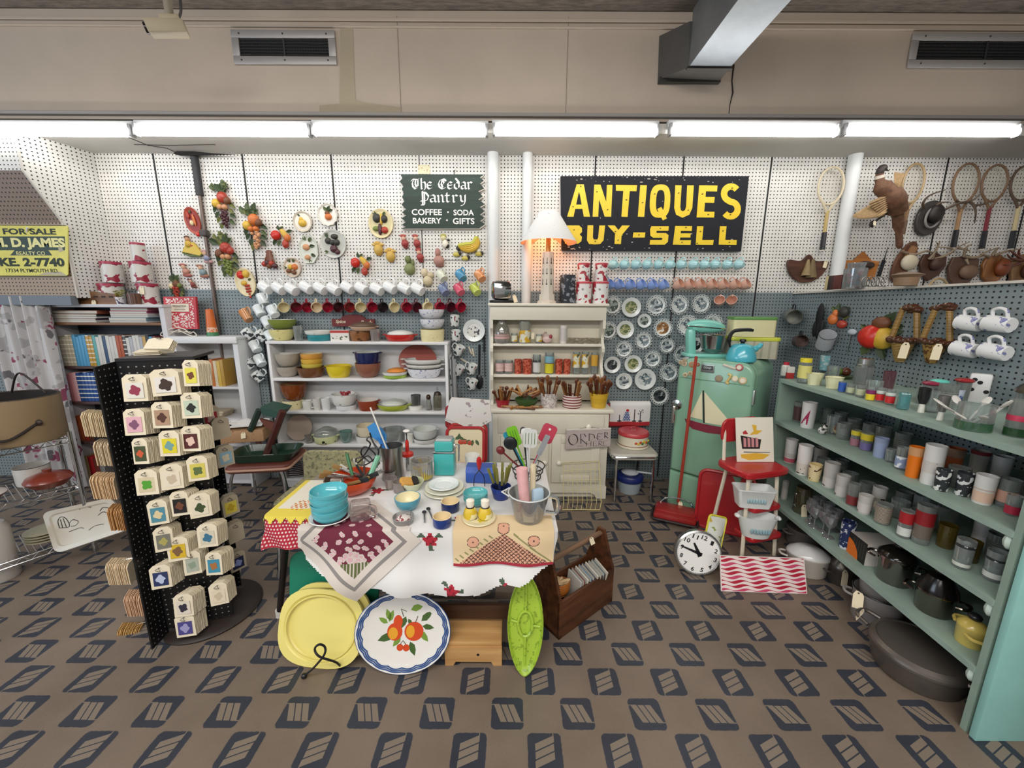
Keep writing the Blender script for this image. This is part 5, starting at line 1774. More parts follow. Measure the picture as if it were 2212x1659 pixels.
for a in(('small white glass with a blue print',1817,848,18,22,0,GC,[(.1,.95,P_('#2d56a8'))]),('small clear glass with olive print, beside the blue printed glass',1836,853,19,22,0,GCD,[(.2,.7,P_('#b9bd9c'))]),('clear glass with olive print, nearer the yellow and purple glass',1857,859,21,25,0,GCD,[(.2,.7,P_('#b9bd9c'))]),('clear glass with yellow below and purple above',1878,866,22,28,0,GC,[(.05,.5,P_('#d8c22c')),(.5,.8,P_('#7b2a5a'))]),('clear glass with a red tulip base, further of two',1899,869,21,30,0,GC,[(.12,.55,P_('#c8262b')),(.6,.8,P_('#ccd1c8'))]),('clear glass with a red tulip base, nearer of two',1920,875,23,32,0,GC,[(.12,.55,P_('#c8262b')),(.6,.8,P_('#ccd1c8'))]),('white tumbler with a dark red sail',1742,926,34,54,1,FRW,[]),('dark ribbed glass at the far end',1699,905,26,38,1,GCD,[(.1,.8,P_('#4b4f47'))]),('dark maroon glass behind the sail tumbler',1722,913,24,42,1,GCD,[(.1,.8,P_('#4d3433'))]),('frosted blue tumbler',1898,990,33,42,1,P_('#97a3c4'),[(.8,.98,P_('#8d98b6'))]),('purple and clear tumbler with a yellow bloom',1868,975,30,38,1,GCD,[(.05,.45,P_('#6d6393')),(.6,.95,P_('#cfb92d'))]),('red and yellow flowered tumbler',1845,965,24,34,1,GCD,[(.05,.5,P_('#9c6a76')),(.7,.98,P_('#cdbd2f'))]),('clear ringed tumbler',1921,1000,26,28,1,GC,[]),('clear tumbler with a blue and white rooster',1943,1016,30,48,1,GC,[(.1,.6,blot(['#8f9cbb','#dfe3e6'],[.52],40,1,key='rooster'))]),('bright orange tumbler',1968,1033,36,66,1,P_('#e2761a',.3),[(.72,.99,P_('#c79466',.4))]),('tall frosted tumbler with a dark flying bird',2005,1049,50,85,1,FRW,[(.3,.6,BIRD)]),('small dark tumbler with white scrolls, further of two',2030,1062,38,46,1,BLKP,[]),('small dark tumbler with white scrolls, nearer of two',2076,1073,40,50,1,BLKP,[]),('white tumbler shading to peach with two dark marks',2118,1091,52,62,1,FRW,[(.08,.45,P_('#d9b9a2')),(.5,.55,P_('#c9b6a8'))]),('clear tumbler with a peach band',2168,1099,54,62,1,GCD,[(.2,.6,P_('#c89a84'))]),('small clear glass with a red ball, against the end post',2183,1116,40,44,1,GC,[(.1,.5,P_('#a8233e'))]),('orange tumbler in the second row',2052,1030,44,60,1,P_('#b9653f',.4),[(.7,.98,P_('#a08674'))]),('frosted tumbler with red rim',2108,1026,46,50,1,FROST,[(.85,1,P_('#93303a'))]),('grey frosted tumbler with a black branch',2155,1044,50,56,1,FROST,[(.05,.25,BIRD)]),('frosted tumbler with black figures and a pink base',1704,1001,28,50,2,FRW,[(.03,.2,P_('#cc5d6d')),(.25,.42,BIRD)]),('tall white square printed tumbler',1732,1028,34,64,2,FRW,[(.05,.4,blot(['#cbc4b8','#3b3430'],[.6],50,2,key='scene_print'))]),('frosted tumbler behind the tall white one',1768,1012,32,42,2,FROST,[]),('yellow tumbler with brown leaves',1757,1041,30,36,2,P_('#d9c48c'),[(.1,.95,FLOWR)]),('grey frosted tumbler with dark reeds, further of two',1790,1056,36,54,2,FROST,[(.05,.4,BIRD)]),('grey frosted tumbler with dark reeds, nearer of two',1815,1075,32,46,2,FROST,[(.05,.5,BIRD)]),('clear tumbler with a dark red base',1838,1094,28,48,2,GCD,[(.05,.45,P_('#7c3033'))]),('small grey frosted tumbler with a black bird',1864,1112,34,40,2,FROST,[(.1,.6,BIRD)]),('frosted tumbler with a white flower',1893,1102,34,48,2,FROST,[(.1,.55,blot(['#8f8a80','#d9d3c4','#2b2623'],[.5,.62],30,1,key='daisy'))]),('clear tumbler with brown wire pattern',1903,1135,40,44,2,GCD,[(.1,.9,STRIPE('#6b5d4f','#a39a8d',.006,'z',.5))]),('red topped tumbler with white pickets',1949,1164,34,60,2,GCD,[(.55,.95,P_('#a01f25')),(.1,.4,P_('#cfd2cc'))]),('large red topped clear tumbler',1985,1178,46,86,2,GCD,[(.5,.85,P_('#8c1d22')),(.15,.5,P_('#6d6258'))]),('amber tumbler with gold lines, further of two',2038,1186,46,50,2,GL('#8a7430',.15,.5),[]),('amber tumbler with gold lines, nearer of two',2092,1216,44,46,2,GL('#8a7430',.15,.5),[]),('tall grey frosted vase',2115,1178,48,70,2,FROST,[(.03,.25,BIRD)]),('clear square jar with oval badges',2073,1231,46,64,2,GC,[(.75,.85,BLKP),(.1,.22,P_('#cfcfc6'))]),('clear square jar with white bars',2140,1258,52,66,2,GC,[(.7,.78,BLKP),(.12,.3,P_('#d0d0ca'))]),('frosted tumbler with dark dots at the far end',1692,1080,16,40,3,FROST,[(.1,.6,BIRD)]),('navy tumbler with white pattern beside the orange box',1824,1188,34,60,3,NAVY,[])):
 o,r,h,c = gitem('tumbler','tumbler',a[0]+', on the '+['top','second','third','bottom'][a[5]]+' green shelf',*a[1:6],a[6],a[7])
 if 'sail' in a[0]and 'white tumbler' in a[0]:
  b = MB()
  for i in range(8):
   k0,k1 = i/8,(i+1)/8
   f = lambda k,e:(r*.95*math.cos(-.35+e)+.001,r*.95*math.sin(-.35+e),h*(.15+.6*k))
   b.add([f(k0,-.7+1.2*k0),f(k0,.35+.15*k0),f(k1,.35+.15*k1),f(k1,-.7+1.2*k1)],[(0,1,2,3)])
  b.tf(Matrix.Scale(1.06,4)).build('sail_print',M('#9c1d48',.5),o)
q = random.Random(5)
CG = Kind('tumbler','tumbler',lambda o:tumbler(o,.034,.11,GC),'clear tumblers in the back rows of the green shelf')
CG2 = Kind('tumbler','tumbler',lambda o:tumbler(o,.033,.1,GCD,[(.3,.7,STRIPE('#5a5f5c','#8d928e',.008,'z',.5))]),'banded tumblers in the back rows of the green shelf')
for sh,nm in((0,'top'),(1,'second'),(2,'third')):
 k = 0
 for row_,dx in enumerate((.16,.27)):
  y = 2.36
  while y>1.25:
   x = gx(y)+dx+q.uniform(-.01,.01)
   if all((x-a)**2+(y-b_)**2>(.04+r_)**2 or s_!=sh for a,b_,s_,r_ in GPOS)and q.random()<(.75 if sh else .45):
    K = CG if q.random()<.6 else CG2
    K.put(('clear' if K is CG else 'grey banded')+f' tumbler, {ORD[k]} from the fridge end, back rows of the {nm} green shelf',(x,y,GZ[sh]),(0,0,q.uniform(0,6)),(1,1,q.uniform(.75,1.15)))
    GPOS.append((x,y,sh,.034))
    k+=1
    if k>=17:
     break
   y-=.085+q.uniform(0,.03)
def wine(o):
 MB().lathe([(0,0),(.028,0),(.026,.003),(.004,.008),(.0035,.05),(.012,.058),(.03,.085),(.029,.125),(.027,.125),(.027,.085),(.01,.062),(0,.06)],18).build('glass',GL('#f2f2f4',.3,.2),o)
WG = Kind('wine_glass','glass',wine,'stemmed glasses on the bottom green shelf')
for i,(xb,yb)in enumerate(((1752,1120),(1757,1142),(1766,1120),(1776,1152),(1784,1133),(1788,1165),(1800,1150),(1748,1132))):
 c,r,h = gfit(xb,yb,30,50,3)
 WG.put(f'clear stemmed glass, {ORD[i]} of eight clustered before the navy tumbler',c,(0,0,i))
def gat(xb,yb,sh):
 return atZ(xb,yb,GZ[sh])
def faceang(c):
 return math.atan2(-c.x,c.y)*.6
GG = 'odds and ends on the green shelf'
c,r,h = gfit(1695,812,20,28,0)
o = thing('shaker','white plastic bottle with a red cap at the far end of the top green shelf','bottle',c,0,GG)
MB().lathe([(0,0),(r,0),(r,h*.7),(r*.6,h*.8),(0,h*.8)],16).build('body',M('#d8d6cf',.4),o)
MB().lathe([(r*.65,h*.78),(r*.65,h),(0,h)],14).build('cap',M('#b8243a',.4),o)
c,r,h = gfit(1705,818,18,24,0)
o = thing('spice_box','little red and white box beside the red capped bottle','box',c,R(-20),GG)
b = MB().box((0,0,h*.25),(r*1.8,r*1.2,h*.5)).m(1).box((0,0,h*.75),(r*1.8,r*1.2,h*.5))
b.build('box',[M('#b32a28',.5),M('#dcd8cf',.5)],o)
c,r,h = gfit(1734,829,30,52,0)
o = thing('jar','glass jar with a yellow lid on the far part of the top green shelf','jar',c,0,GG)
tumbler(o,r,h*.85,GC,[(.25,.85,M('#cfca78',.4))],.97)
MB().lathe([(r*.9,h*.84),(r*.9,h),(0,h)],18).build('lid',M('#dccb2e',.4),o)
for i,(xb,yb,w_)in enumerate(((1758,833,40),(1799,841,44))):
 c,r,h = gfit(xb,yb,w_,24,0)
 o = thing('scalloped_dish',f'pale yellow scalloped dish, {["further from", "nearer to"][i]} the blue printed glass','dish',c,0,GG)
 b = MB()
 n = 40
 sc_ = lambda a:1+.08*abs(math.sin(4*a))
 rings_ = [(.75,0),(.8,h*.75),(1.05,h),(1.0,h),(.74,.006)]
 b.add([(r*k*sc_(2*PI*i_/n)*math.cos(2*PI*i_/n),r*.75*k*sc_(2*PI*i_/n)*math.sin(2*PI*i_/n),z)for k,z in rings_ for i_ in range(n)],[(k*n+i_,k*n+(i_+1)%n,(k+1)*n+(i_+1)%n,(k+1)*n+i_)for k in range(4)for i_ in range(n)]+[tuple(range(n))[::-1],tuple(4*n+i_ for i_ in range(n))])
 b.build('dish',M('#d3d2ab',.35),o)
c,r,h = gfit(1837,836,38,56,0)
c+=Vector((.1,.04,0))
o = thing('jar','tall glass jar with a silver screw lid, back of the top green shelf','jar',c,0,GG)
tumbler(o,r*1.15,h*.7,GL('#c9cdcd',.2,.4),[],.98)
MB().lathe([(r*1.1,h*.7),(r*1.12,h*.78),(r,h*.8),(r,h*1.0),(0,h*1.02)],20).build('lid',M('#b7b6b4',.25,.9),o)
c,r,h = gfit(1778,822,34,34,0)
c+=Vector((.16,.06,0))
o = thing('glass_fruit','green and brown glass fruit on a dish behind the scalloped dishes','ornament',c,0,GG)
MB().lathe([(0,0),(.05,0),(.07,.02),(.065,.02),(0,.01)],20).build('dish',GL('#7c8f4a',.2,.5),o)
MB().ball((.01,-.02,.045),.028).build('fruit',M('#5a3020',.12),o)
MB().ball((-.03,.0,.045),.03).build('fruit',M('#66803a',.15),o)
c,r,h = gfit(1948,886,30,40,0)
o = thing('jar','square aqua jar beside the red tulip glasses','jar',c,faceang(c),GG)
MB().box((0,0,h*.45),(r*1.7,r*1.7,h*.9),.008).build('body',GL('#7fc3c4',.2,.55),o)
MB().lathe([(0,h*.12),(r*.6,h*.2),(r*.6,h*.6),(0,h*.7)],12).build('bath_salts',M('#74bdc2',.5),o)
for i,(xb,yb,c_,w_,nm)in enumerate(((1988,892,'#3a3b3c',28,'dark glass egg cup on a white foot, left of the silver one'),(2029,909,'#8c8a88',28,'silver egg cup on a white foot, next to the wide green bowl'))):
 c,r,h = gfit(xb,yb,w_,52,0)
 o = thing('egg_cup',nm,'cup',c,0,GG)
 MB().lathe([(r*.6,h*.35),(r,h*.6),(r,h),(r*.92,h),(r*.9,h*.62),(0,h*.42)],18).build('cup',M(c_,.2,.7),o)
 MB().lathe([(0,0),(r*.6,0),(r*.45,h*.36),(0,h*.37)],16).build('foot',M('#d9d6cc',.4),o)
c,r,h = gfit(2098,933,88,62,0)
o = thing('glass_bowl','wide clear bowl with a green base holding white plastic spoons, top green shelf','bowl',c,0,GG)
tumbler(o,r,h*.9,GC,[(.02,.35,GL('#5d8f6c',.2,.6))],.98,30)
for i in range(7):
 a = i*.9
 q_ = thing('plastic_spoon',f'white plastic utensil in the wide green based bowl, {ORD[i]} of seven','spoon',(c.x+r*.4*math.cos(a),c.y+r*.4*math.sin(a),c.z+.02),a,'utensils in the green based bowl',(R(35+5*i),0,a))
 MB().tube([(0,0,0),(0,0,.1)],.004,6).build('handle',M('#c9c6c0',.4),q_)
 MB().ball((0,0,.115),(.013,.004,.022),10,6).build('bowl',M('#c9c6c0',.4),q_)
c,r,h = gfit(2172,946,58,78,0)
c.x+=.03
o = thing('tumbler','large clear glass with a pink band, nearest end of the top green shelf','tumbler',c,0,GG)
tumbler(o,r,h,GCD,[(.45,.6,M('#bb3350',.4)),(.03,.25,GL('#3f6a44',.1,.7))],.95)
for a,w_,nm,cat,yb,hp,mk,bk in((1864,26,'pink mesh tumbler behind the small clear glasses','tumbler',846,42,GL('#a06a78',.2,.5),.13),(1985,40,'blue and white patterned tumbler, back of the top green shelf','tumbler',872,30,blot(['#bcc5d6','#46588c'],[.55],50,2,key='delft'),.16)):
 c,r,h = gfit(a,yb,w_,hp,0)
 c.x+=bk
 o = thing('tumbler',nm,cat,c,0,GG)
 tumbler(o,r*1.1,h,mk)
c,r,h = gfit(2030,872,46,52,0)
c.x+=.17
o = thing('salt_shaker','white square shaker with black dots like a domino, back of the top green shelf','shaker',c,R(-50),GG)
b = MB().box((0,0,h*.6),(r*2.1,r*1.2,h*1.2),.01)
b.m(1)
for x,z in((-.35,.55),(0,.85),(.4,.5),(-.3,.95)):
 b.tf(trot(PI/2,0,0,(x*r*1.8,-r*.6-.001,z*h))).prism(ell(.009,.009,12),0,.001)
b.build('body',[M('#d9d9d9',.35),BLACK],o)
for i,(xb,c_,dz,nm)in enumerate(((1952,'#64c4b4',.1,'shaker with a turquoise oval lid behind the aqua jar'),(2005,'#a02a2c',.105,'shaker with a red mushroom lid beside the domino shaker'),(1935,'#8a2740',.09,'shaker with a maroon lid behind the red tulip glasses'))):
 c,r,h = gfit(xb,872,24,40,0)
 c.x+=.15
 o = thing('salt_shaker',nm,'shaker',c,0,GG)
 tumbler(o,.026,dz,GCD)
 MB().ball((0,0,dz+.006),(.034,.034,.012)).build('lid',M(c_,.35),o)
c,r,h = gfit(2150,905,60,90,0)
c.x+=.2
o = thing('jar','glass jar under a dark metal dome lid with a wire handle and a price tag','jar',c,0,GG)
tumbler(o,.085,.1,GC,[],.98)
MB().lathe([(.095,.1),(.09,.115),(.06,.15),(.045,.165),(0,.168)],24).build('lid',M('#6b655c',.3,.9,.1,12),o)
MB().tube(spline([(-.035,0,.165),(-.03,0,.2),(.03,0,.2),(.035,0,.165)],5),.003,6).build('handle',DARKST,o)
price_tag(o,(-.05,-.1,.2),(R(75),R(35),R(-20)),.045,.11)
c,r,h = gfit(1745,806,40,30,0)
c+=Vector((.22,.1,0))
for i in range(2):
 o = thing('tumbler',f'aqua patterned glass at the back corner, {["left", "right"][i]} of two','tumbler',c+Vector((.06*i-.03,.02*i,0)),0,GG)
 tumbler(o,.032,.11,blot(['#86bcc4','#c4d6d4'],[.55],40,2,key='aqua_print'))
c,r,h = gfit(1823,945,26,28,1)
o = thing('glass_ball','amber glass ball in the middle of the second green shelf','ornament',c,0,GG)
MB().ball((0,0,r),r,16,10).build('ball',M('#a55a36',.1,0,.2,20),o)
c,r,h = gfit(1806,945,34,36,1)
o = thing('shell_ornament','peach and brown shell ornament beside the amber ball','ornament',c+Vector((.03,.02,0)),0,GG)
MB().ball((0,0,r),(r,r*.8,r),12,8).build('shell',blot(['#b9a184','#5d4030'],[.55],30,2,key='shell'),o)
c,r,h = gfit(1775,940,22,26,1)
o = thing('figurine','small black and white animal figurine on the second green shelf','figurine',c,0,GG)
b = MB().ball((0,0,r),(r,r*.8,r),12,8).ball((0,-r*.5,r*2),(r*.7,r*.6,r*.6),10,7)
for s in(-1,1):
 b.ball((s*r*.45,-r*.5,r*2.6),(r*.2,r*.15,r*.25),6,5)
b.build('body',blot(['#cfcdc6','#2d2b29'],[.52],60,1,key='panda'),o)
c,r,h = gfit(1850,1042,58,50,2)
c+=Vector((.16,.06,0))
o = thing('glass_bowl','ivory glass bowl tipped on its side, back of the third green shelf','bowl',c,0,GG,(R(75),R(15),R(30)))
o.location.z+=.085
MB().lathe(bowlprof(.085,.075),26).build('bowl',M('#c9bc98',.3),o)
c,r,h = gfit(1729,1112,40,56,3)
o = thing('pitcher','smoky amber glass pitcher at the far end of the bottom green shelf','pitcher',c,R(200),GG)
MB().lathe([(0,0),(r*.95,0),(r,h*.1),(r*.98,h*.75),(r*.85,h*.9),(r*.9,h),(r*.85,h),(r*.8,h*.9),(r*.9,h*.7),(0,.01)],24).build('body',GL('#6f6a4c',.2,.55),o)
MB().tube(spline([(r*.8,0,h*.85),(r*1.5,0,h*.8),(r*1.5,0,h*.4),(r*.95,0,h*.25)],5),.006,8).build('handle',GL('#6f6a4c',.2,.55),o)
price_tag(o,(r*.9,r*.8,h*.45),(R(80),0,R(160)),.034,.075)
P = [atZ(x,y,GZ[3])for x,y in((1829,1190),(1866,1222),(1880,1224))]
e1 = (P[1]-P[0])
a_ = math.atan2(e1.y,e1.x)
L_ = e1.length
o = thing('product_box','white box with a black side and an orange quarter circle, bottom green shelf','box',P[0],a_,GG)
hh = .115
b = MB().box((L_/2,.085,hh/2),(L_,.17,hh))
b.m(1).box((L_/2,-.0006,hh/2),(L_,.001,hh))
b.m(2).tf(trot(PI/2,0,0,(0,-.0012,.0))).prism([(0,0),(L_*.62,0)]+[(L_*.62*math.cos(R(t_)),hh*.72*math.sin(R(t_)))for t_ in range(10,91,10)],0,.0008)
b.m(3)
for i in range(5):
 b.tf(Matrix()).box((L_*(.3+.14*i),-.0012,hh*.55),(.002,.001,hh*.7))
b.build('box',[M('#d2cbc2',.6),M('#1f201d',.5),M('#e0701d',.5),M('#4b4d47',.5)],o)
def pot(xb,yb,wpx,hpx,sh,label,matb,matl,lidh=.25,sy=1.0,z=None,handle=True,name='cooking_pot',dx=0,rz=0,grp=GG,lid=True):
 if z is None:
  c,r,h = gfit(xb,yb,wpx,hpx,sh)
 else:
  p = atZ(xb,yb,z)
  s_ = mpp(p)
  r = wpx/2*s_/math.hypot(1,(xb-CX)/F)**.5
  d_ = Vector((p.x,p.y,0)).normalized()
  c = Vector((p.x+d_.x*r*sy,p.y+d_.y*r*sy,z))
  h = hpx*s_
 c.x+=dx
 o = thing(name,label,'pot',c,rz,grp)
 pr = [(0,0),(r*.86,0),(r*.93,h*.08),(r,h*.9),(r*1.03,h*.93),(r*1.03,h),(r*.97,h)]
 if not lid:
  pr+=[(r*.9,h*.1),(0,h*.06)]
 MB().lathe(pr,32,1,sy).build('body',matb,o)
 if lid:
  MB().lathe([(r*1.02,h),(r*.98,h*(1+lidh*.25)),(r*.6,h*(1+lidh*.85)),(0,h*(1+lidh))],32,1,sy).build('lid',matl,o)
  if handle:
   MB().ball((0,0,h*(1+lidh)+.012),(.02,.02,.014)).build('lid_knob',BLACK,o)
 for s in(-1,1):
  a = PI/2+0
  MB().tube(spline([(s*r*.98,-.03,h*.75),(s*(r+.03),-.02,h*.78),(s*(r+.03),.02,h*.78),(s*r*.98,.03,h*.75)],4),.006,7).build('handle',matb if matb!=STEEL else BLACK,o)
 return o,c,r,h
SHINY = M('#8d8783',.12,1)
pot(1925,1268,92,58,3,'chrome deep pot with a black lid on the bottom green shelf',SHINY,M('#15120f',.15),.3,rz=R(-60))
pot(2010,1334,96,50,3,'chrome frying pan with a black domed lid, next to the deep pot',M('#7d766d',.15,1),M('#0f0d0d',.2),.75,rz=R(-60),name='frying_pan')
pot(2088,1400,72,42,3,'small yellow enamel pot with a lid, near end of the bottom green shelf',M('#cdb760',.25,0,0,8,0,.3),M('#c9b25a',.25,0,0,8,0,.3),.35,rz=R(60))
c,r,h = gfit(2120,1372,50,60,3)
c.x+=.14
o = thing('canister','mustard yellow canister behind the yellow pot','tin',c,0,GG)
MB().lathe([(0,0),(r,0),(r,h),(r*.95,h+.004),(0,h+.004)],24).build('body',M('#a98a4c',.4),o)
FGp = 'pots on the floor under the green shelf'
ENG = M('#7d7976',.35,.2,.08,10)
pot(1712,1192,76,42,0,'grey enamel roaster half under the green shelf, furthest on the floor',ENG,M('#4b4644',.35,.4),.18,1,0,False,dx=.06,grp=FGp,name='roasting_pan')
pot(1737,1249,88,44,0,'white enamel pan with a wide lid and dark rim, behind the wavy tray',M('#cfcac2',.35),M('#d5d4d4',.2,0,0,8,0,.3),.35,.8,0,False,rz=R(-25),grp=FGp,name='enamel_pan')
o,c,r,h = pot(1810,1268,58,40,0,'small dull metal kettle on the floor beside the white enamel pan',M('#6d6964',.35,.8,.1,10),M('#5e5a55',.3,.8),.5,1,0,True,grp=FGp,name='kettle')
MB().tube(spline([(r*.7,0,h*.6),(r*1.2,-.02,h*.9),(r*1.3,-.03,h*1.1)],5),.014,8).build('spout',M('#6d6964',.35,.8,.1,10),o)
price_tag(o,(-.03,-r*.9,h*1.1),(R(60),R(30),0),.04,.09)
o,c,r,h = pot(1905,1362,104,74,0,'grey enamel saucepan with a second pan nested in it, on the floor under the shelf',M('#8b8683',.35,0,.06,10),None,.2,.9,0,False,rz=R(-30),grp=FGp,lid=False,name='saucepan',dx=-.05)
MB().tube([(p_[0],p_[1],h)for p_ in ell(r*1.03,r*1.03*.9,32)],.004,6,closed=True).build('rim',BLACK,o)
q_ = thing('saucepan','grey enamel pan nested in the larger saucepan','pot',c+Vector((.02,.02,h*.35)),R(-30),FGp)
MB().lathe([(0,0),(r*.7,0),(r*.85,h),(r*.88,h),(r*.82,h),(0,.01)],28,1,.9).build('body',M('#948f8c',.3,0,.05,10),q_)
MB().tube([(p_[0],p_[1],h)for p_ in ell(r*.88,r*.88*.9,32)],.004,6,closed=True).build('rim',BLACK,q_)
price_tag(o,(-r*.9,-r*.5,h*1.0),(R(60),R(-20),R(-40)),.045,.08)
pa,pb_ = atZ(1893,1395,.1),atZ(2098,1525,.1)
mid = (pa+pb_)/2
a_ = math.atan2(pb_.y-pa.y,pb_.x-pa.x)
L_ = .5*(pb_-pa).length*1.12
o = thing('roasting_pan','large oval dull aluminium roaster with lid on the floor under the green shelf','pot',(mid.x+.1,mid.y+.1,0),a_,FGp)
RM = M('#77706a',.42,.75,.1,5)
ry = .155
ov = lambda k,z:[(x*k,y*k,z)for x,y in ell(L_,ry,44)]
b = MB()
Rg = [ov(.84,0),ov(.92,.02),ov(1.0,.095),ov(1.03,.098),ov(1.03,.108)]
n = 44
b.add([v_ for q in Rg for v_ in q],[(k*n+i,k*n+(i+1)%n,(k+1)*n+(i+1)%n,(k+1)*n+i)for k in range(4)for i in range(n)]+[tuple(range(n))[::-1]])
b.build('body',RM,o)
b = MB()
Rg = [ov(1.03,.108),ov(1.01,.118),ov(.9,.128),ov(.86,.124),ov(.5,.136),ov(.05,.14)]
b.add([v_ for q in Rg for v_ in q],[(k*n+i,k*n+(i+1)%n,(k+1)*n+(i+1)%n,(k+1)*n+i)for k in range(5)for i in range(n)]+[tuple(5*n+i for i in range(n))])
b.build('lid',RM,o)
for s in(-1,1):
 MB().tube(spline([(s*L_,-.05,.115),(s*(L_+.05),-.03,.125),(s*(L_+.05),.03,.125),(s*L_,.05,.115)],4),.009,7).build('handle',RM,o)
price_tag(o,(-L_-.03,-.03,.16),(R(70),0,R(-60)),.03,.06)
# hung on the grey partition
RWG = 'things hung on the grey partition'
def pw(px,py,off=.03):
 return atX(px,py,PX-off)
def canthing(px,py,L_,r,mat,inner,axis,label,name='tin_can'):
 c = pw(px,py,r+.03)
 o = thing(name,label,'tin',c,0,RWG,orient(axis,(0,0,1)))
 b = MB().lathe([(0,-L_/2),(r,-L_/2),(r,L_/2),(r*.96,L_/2),(r*.96,-L_/2+.01),(0,-L_/2+.01)],22)
 b.build('body',mat,o)
 MB().lathe([(r*1.0,L_/2-.004),(r*1.03,L_/2),(r,L_/2+.004)],22).build('rim',M('#8f8c86',.3,.9),o)
 MB().tube(spline([(r,0,L_*.3),(r*1.6,0,L_*.25),(r*1.6,0,-L_*.2),(r,0,-L_*.25)],5),.005,7).build('handle',BLACK,o)
 return o
canthing(1712,683,.12,.055,M('#8d8f88',.35,.6,.15,20),None,(-.35,-.9,-.1),'dull grey tin cup hung nearest the back corner of the partition')
canthing(1728,737,.07,.045,M('#5d4a44',.3,.3),None,(-.3,-.9,.1),'dark brown tin cup below the grey tin cup')
canthing(1784,735,.12,.05,M('#c9ccd0',.3),None,(-.35,-.6,.7),'pale grey metal canister tilted mouth up on the partition')
p = pw(1773,690)
o = thing('bow','black ribbon bow and cord beside the grey tin cup','ribbon',p,0,RWG)
for i,(y,z,a,l)in enumerate(((.0,-.06,.8,.07),(.03,-.07,.3,.06),(-.03,-.06,1.3,.06),(0,.02,1.6,.1),(-.01,-.1,1.5,.05))):
 MB().ball((-.01,y,z),(.012,l*.35,l),10,7).build('loop',M('#17171b',.6),o)
def worn(px,py,label,items,lv):
 p = pw(px,py,.02)
 s_ = mpp(p)
 o = thing('fruit_plaque',label,'wall ornament',p,R(-90),RWG,(PI/2,0,R(-75)))
 for nm,k,x,y,rx,ry in items:
  MB().ball((x*s_,y*s_,.02),(rx*s_,ry*s_,min(rx,ry)*s_*.7),14,9).build(nm,FR[k],o)
 leaves(o,s_,lv)
worn(1812,690,'small ornament with an orange pear and a red apple on the partition',[('pear','orange',-8,0,10,12),('pear_neck','orange',-5,12,6,9),('apple','red',12,-10,10,9),('leaf_lump','dark',12,16,10,12)],((1,0,14,100,22),(0,-4,16,140,18),(1,6,12,50,20),(2,8,2,20,14)))
worn(1899,728,'large red and yellow apple ornament with dark leaves on the partition',[('apple','scarlet',-10,0,26,26),('apple_side','yellow',12,-2,22,24),('stem_lump','brown',4,30,18,14)],((1,4,20,60,40),(1,14,10,20,40),(0,-10,-14,240,34),(1,6,-14,290,36),(1,16,-6,330,34),(0,-20,14,150,22),(1,22,24,0,24)))
def cone_basket(px,py,label,mt):
 p = pw(px,py,.05)
 s_ = mpp(p)
 o = thing('cone_basket',label,'wall pocket',p,0,RWG,(0,0,R(-72)))
 BR = M('#4f2d1b',.25,0,.2,20,0,.3)
 b = MB().lathe([(0,-60*s_),(8*s_,-58*s_),(13*s_,-45*s_),(22*s_,-12*s_),(19*s_,-12*s_),(0,-40*s_)],20,1,.7)
 b.build('cone',mt,o)
 b = MB()
 q = random.Random(px)
 for i in range(16):
  a = 2*PI*i/16
  b.ball((22*s_*math.cos(a),14*s_*math.sin(a),(-10+q.uniform(-4,3))*s_),(9*s_,7*s_,6*s_),7,5)
 b.build('twig_rim',BR,o)
 HM = STRIPE('#a5854a','#6d4b24',.008,'z',.6,.3)
 for s in(-1,1):
  MB().tube(spline([(s*22*s_,0,-8*s_),(s*16*s_,0,30*s_),(s*11*s_,0,58*s_)],6),5.5*s_,8).build('handle',HM,o)
 b = MB()
 for i in range(9):
  b.ball((q.uniform(-16,16)*s_,q.uniform(-6,3)*s_,(60+q.uniform(-8,7))*s_),(10*s_,7*s_,6*s_),7,5)
 b.build('twig_top',BR,o)
 price_tag(o,(16*s_,-20*s_,-14*s_),(R(80),0,0),15*s_,34*s_)
cone_basket(1954,724,'ribbed glazed cone basket wall pocket next to the apple ornament',STRIPE('#a98d52','#6a4a26',.009,'z',.65,.3))
cone_basket(2023,727,'latticed glazed cone basket wall pocket next to the white mugs',blot(['#9a7a3e','#5b3a1c'],[.5],60,1,key='lattice'))
PRB = blot(['#e4e4e4','#7d80b0'],[.6],26,3,key='violet_print')
MG = Kind('mug','mug',lambda o:mug_parts(o,.038,.09,PRB,M('#e9e9e8',.2),hr=.007),'white mugs on the grey partition')
for i,(px,py)in enumerate(((2096,698),(2158,700),(2085,755),(2150,760))):
 rot = orient((-.1,.97,.2)if 0 else(.12,.85,-.15),(0,0,1))
 rot = orient((-.05,.93,.1),(-.2,0,1))
 c = pw(px,py,.05)
 o = MG.put('white mug with a violet print on the grey partition, '+['upper left','upper right','lower left','lower right'][i]+' of four',c-rot.to_matrix()@Vector((0,0,.045)),rot)
p = pw(1838,735,.02)
o = thing('ladle','thin pale spoon with twisted handle hung at the middle of the partition','kitchen tool',p,0,RWG)
MB().tube([(0,0,.05),(0,.01,-.1)],.003,6).build('handle',CHROME,o)
MB().ball((0,0,.055),(.012,.035,.02),10,6).build('bowl',M('#c5cdd6',.3),o)
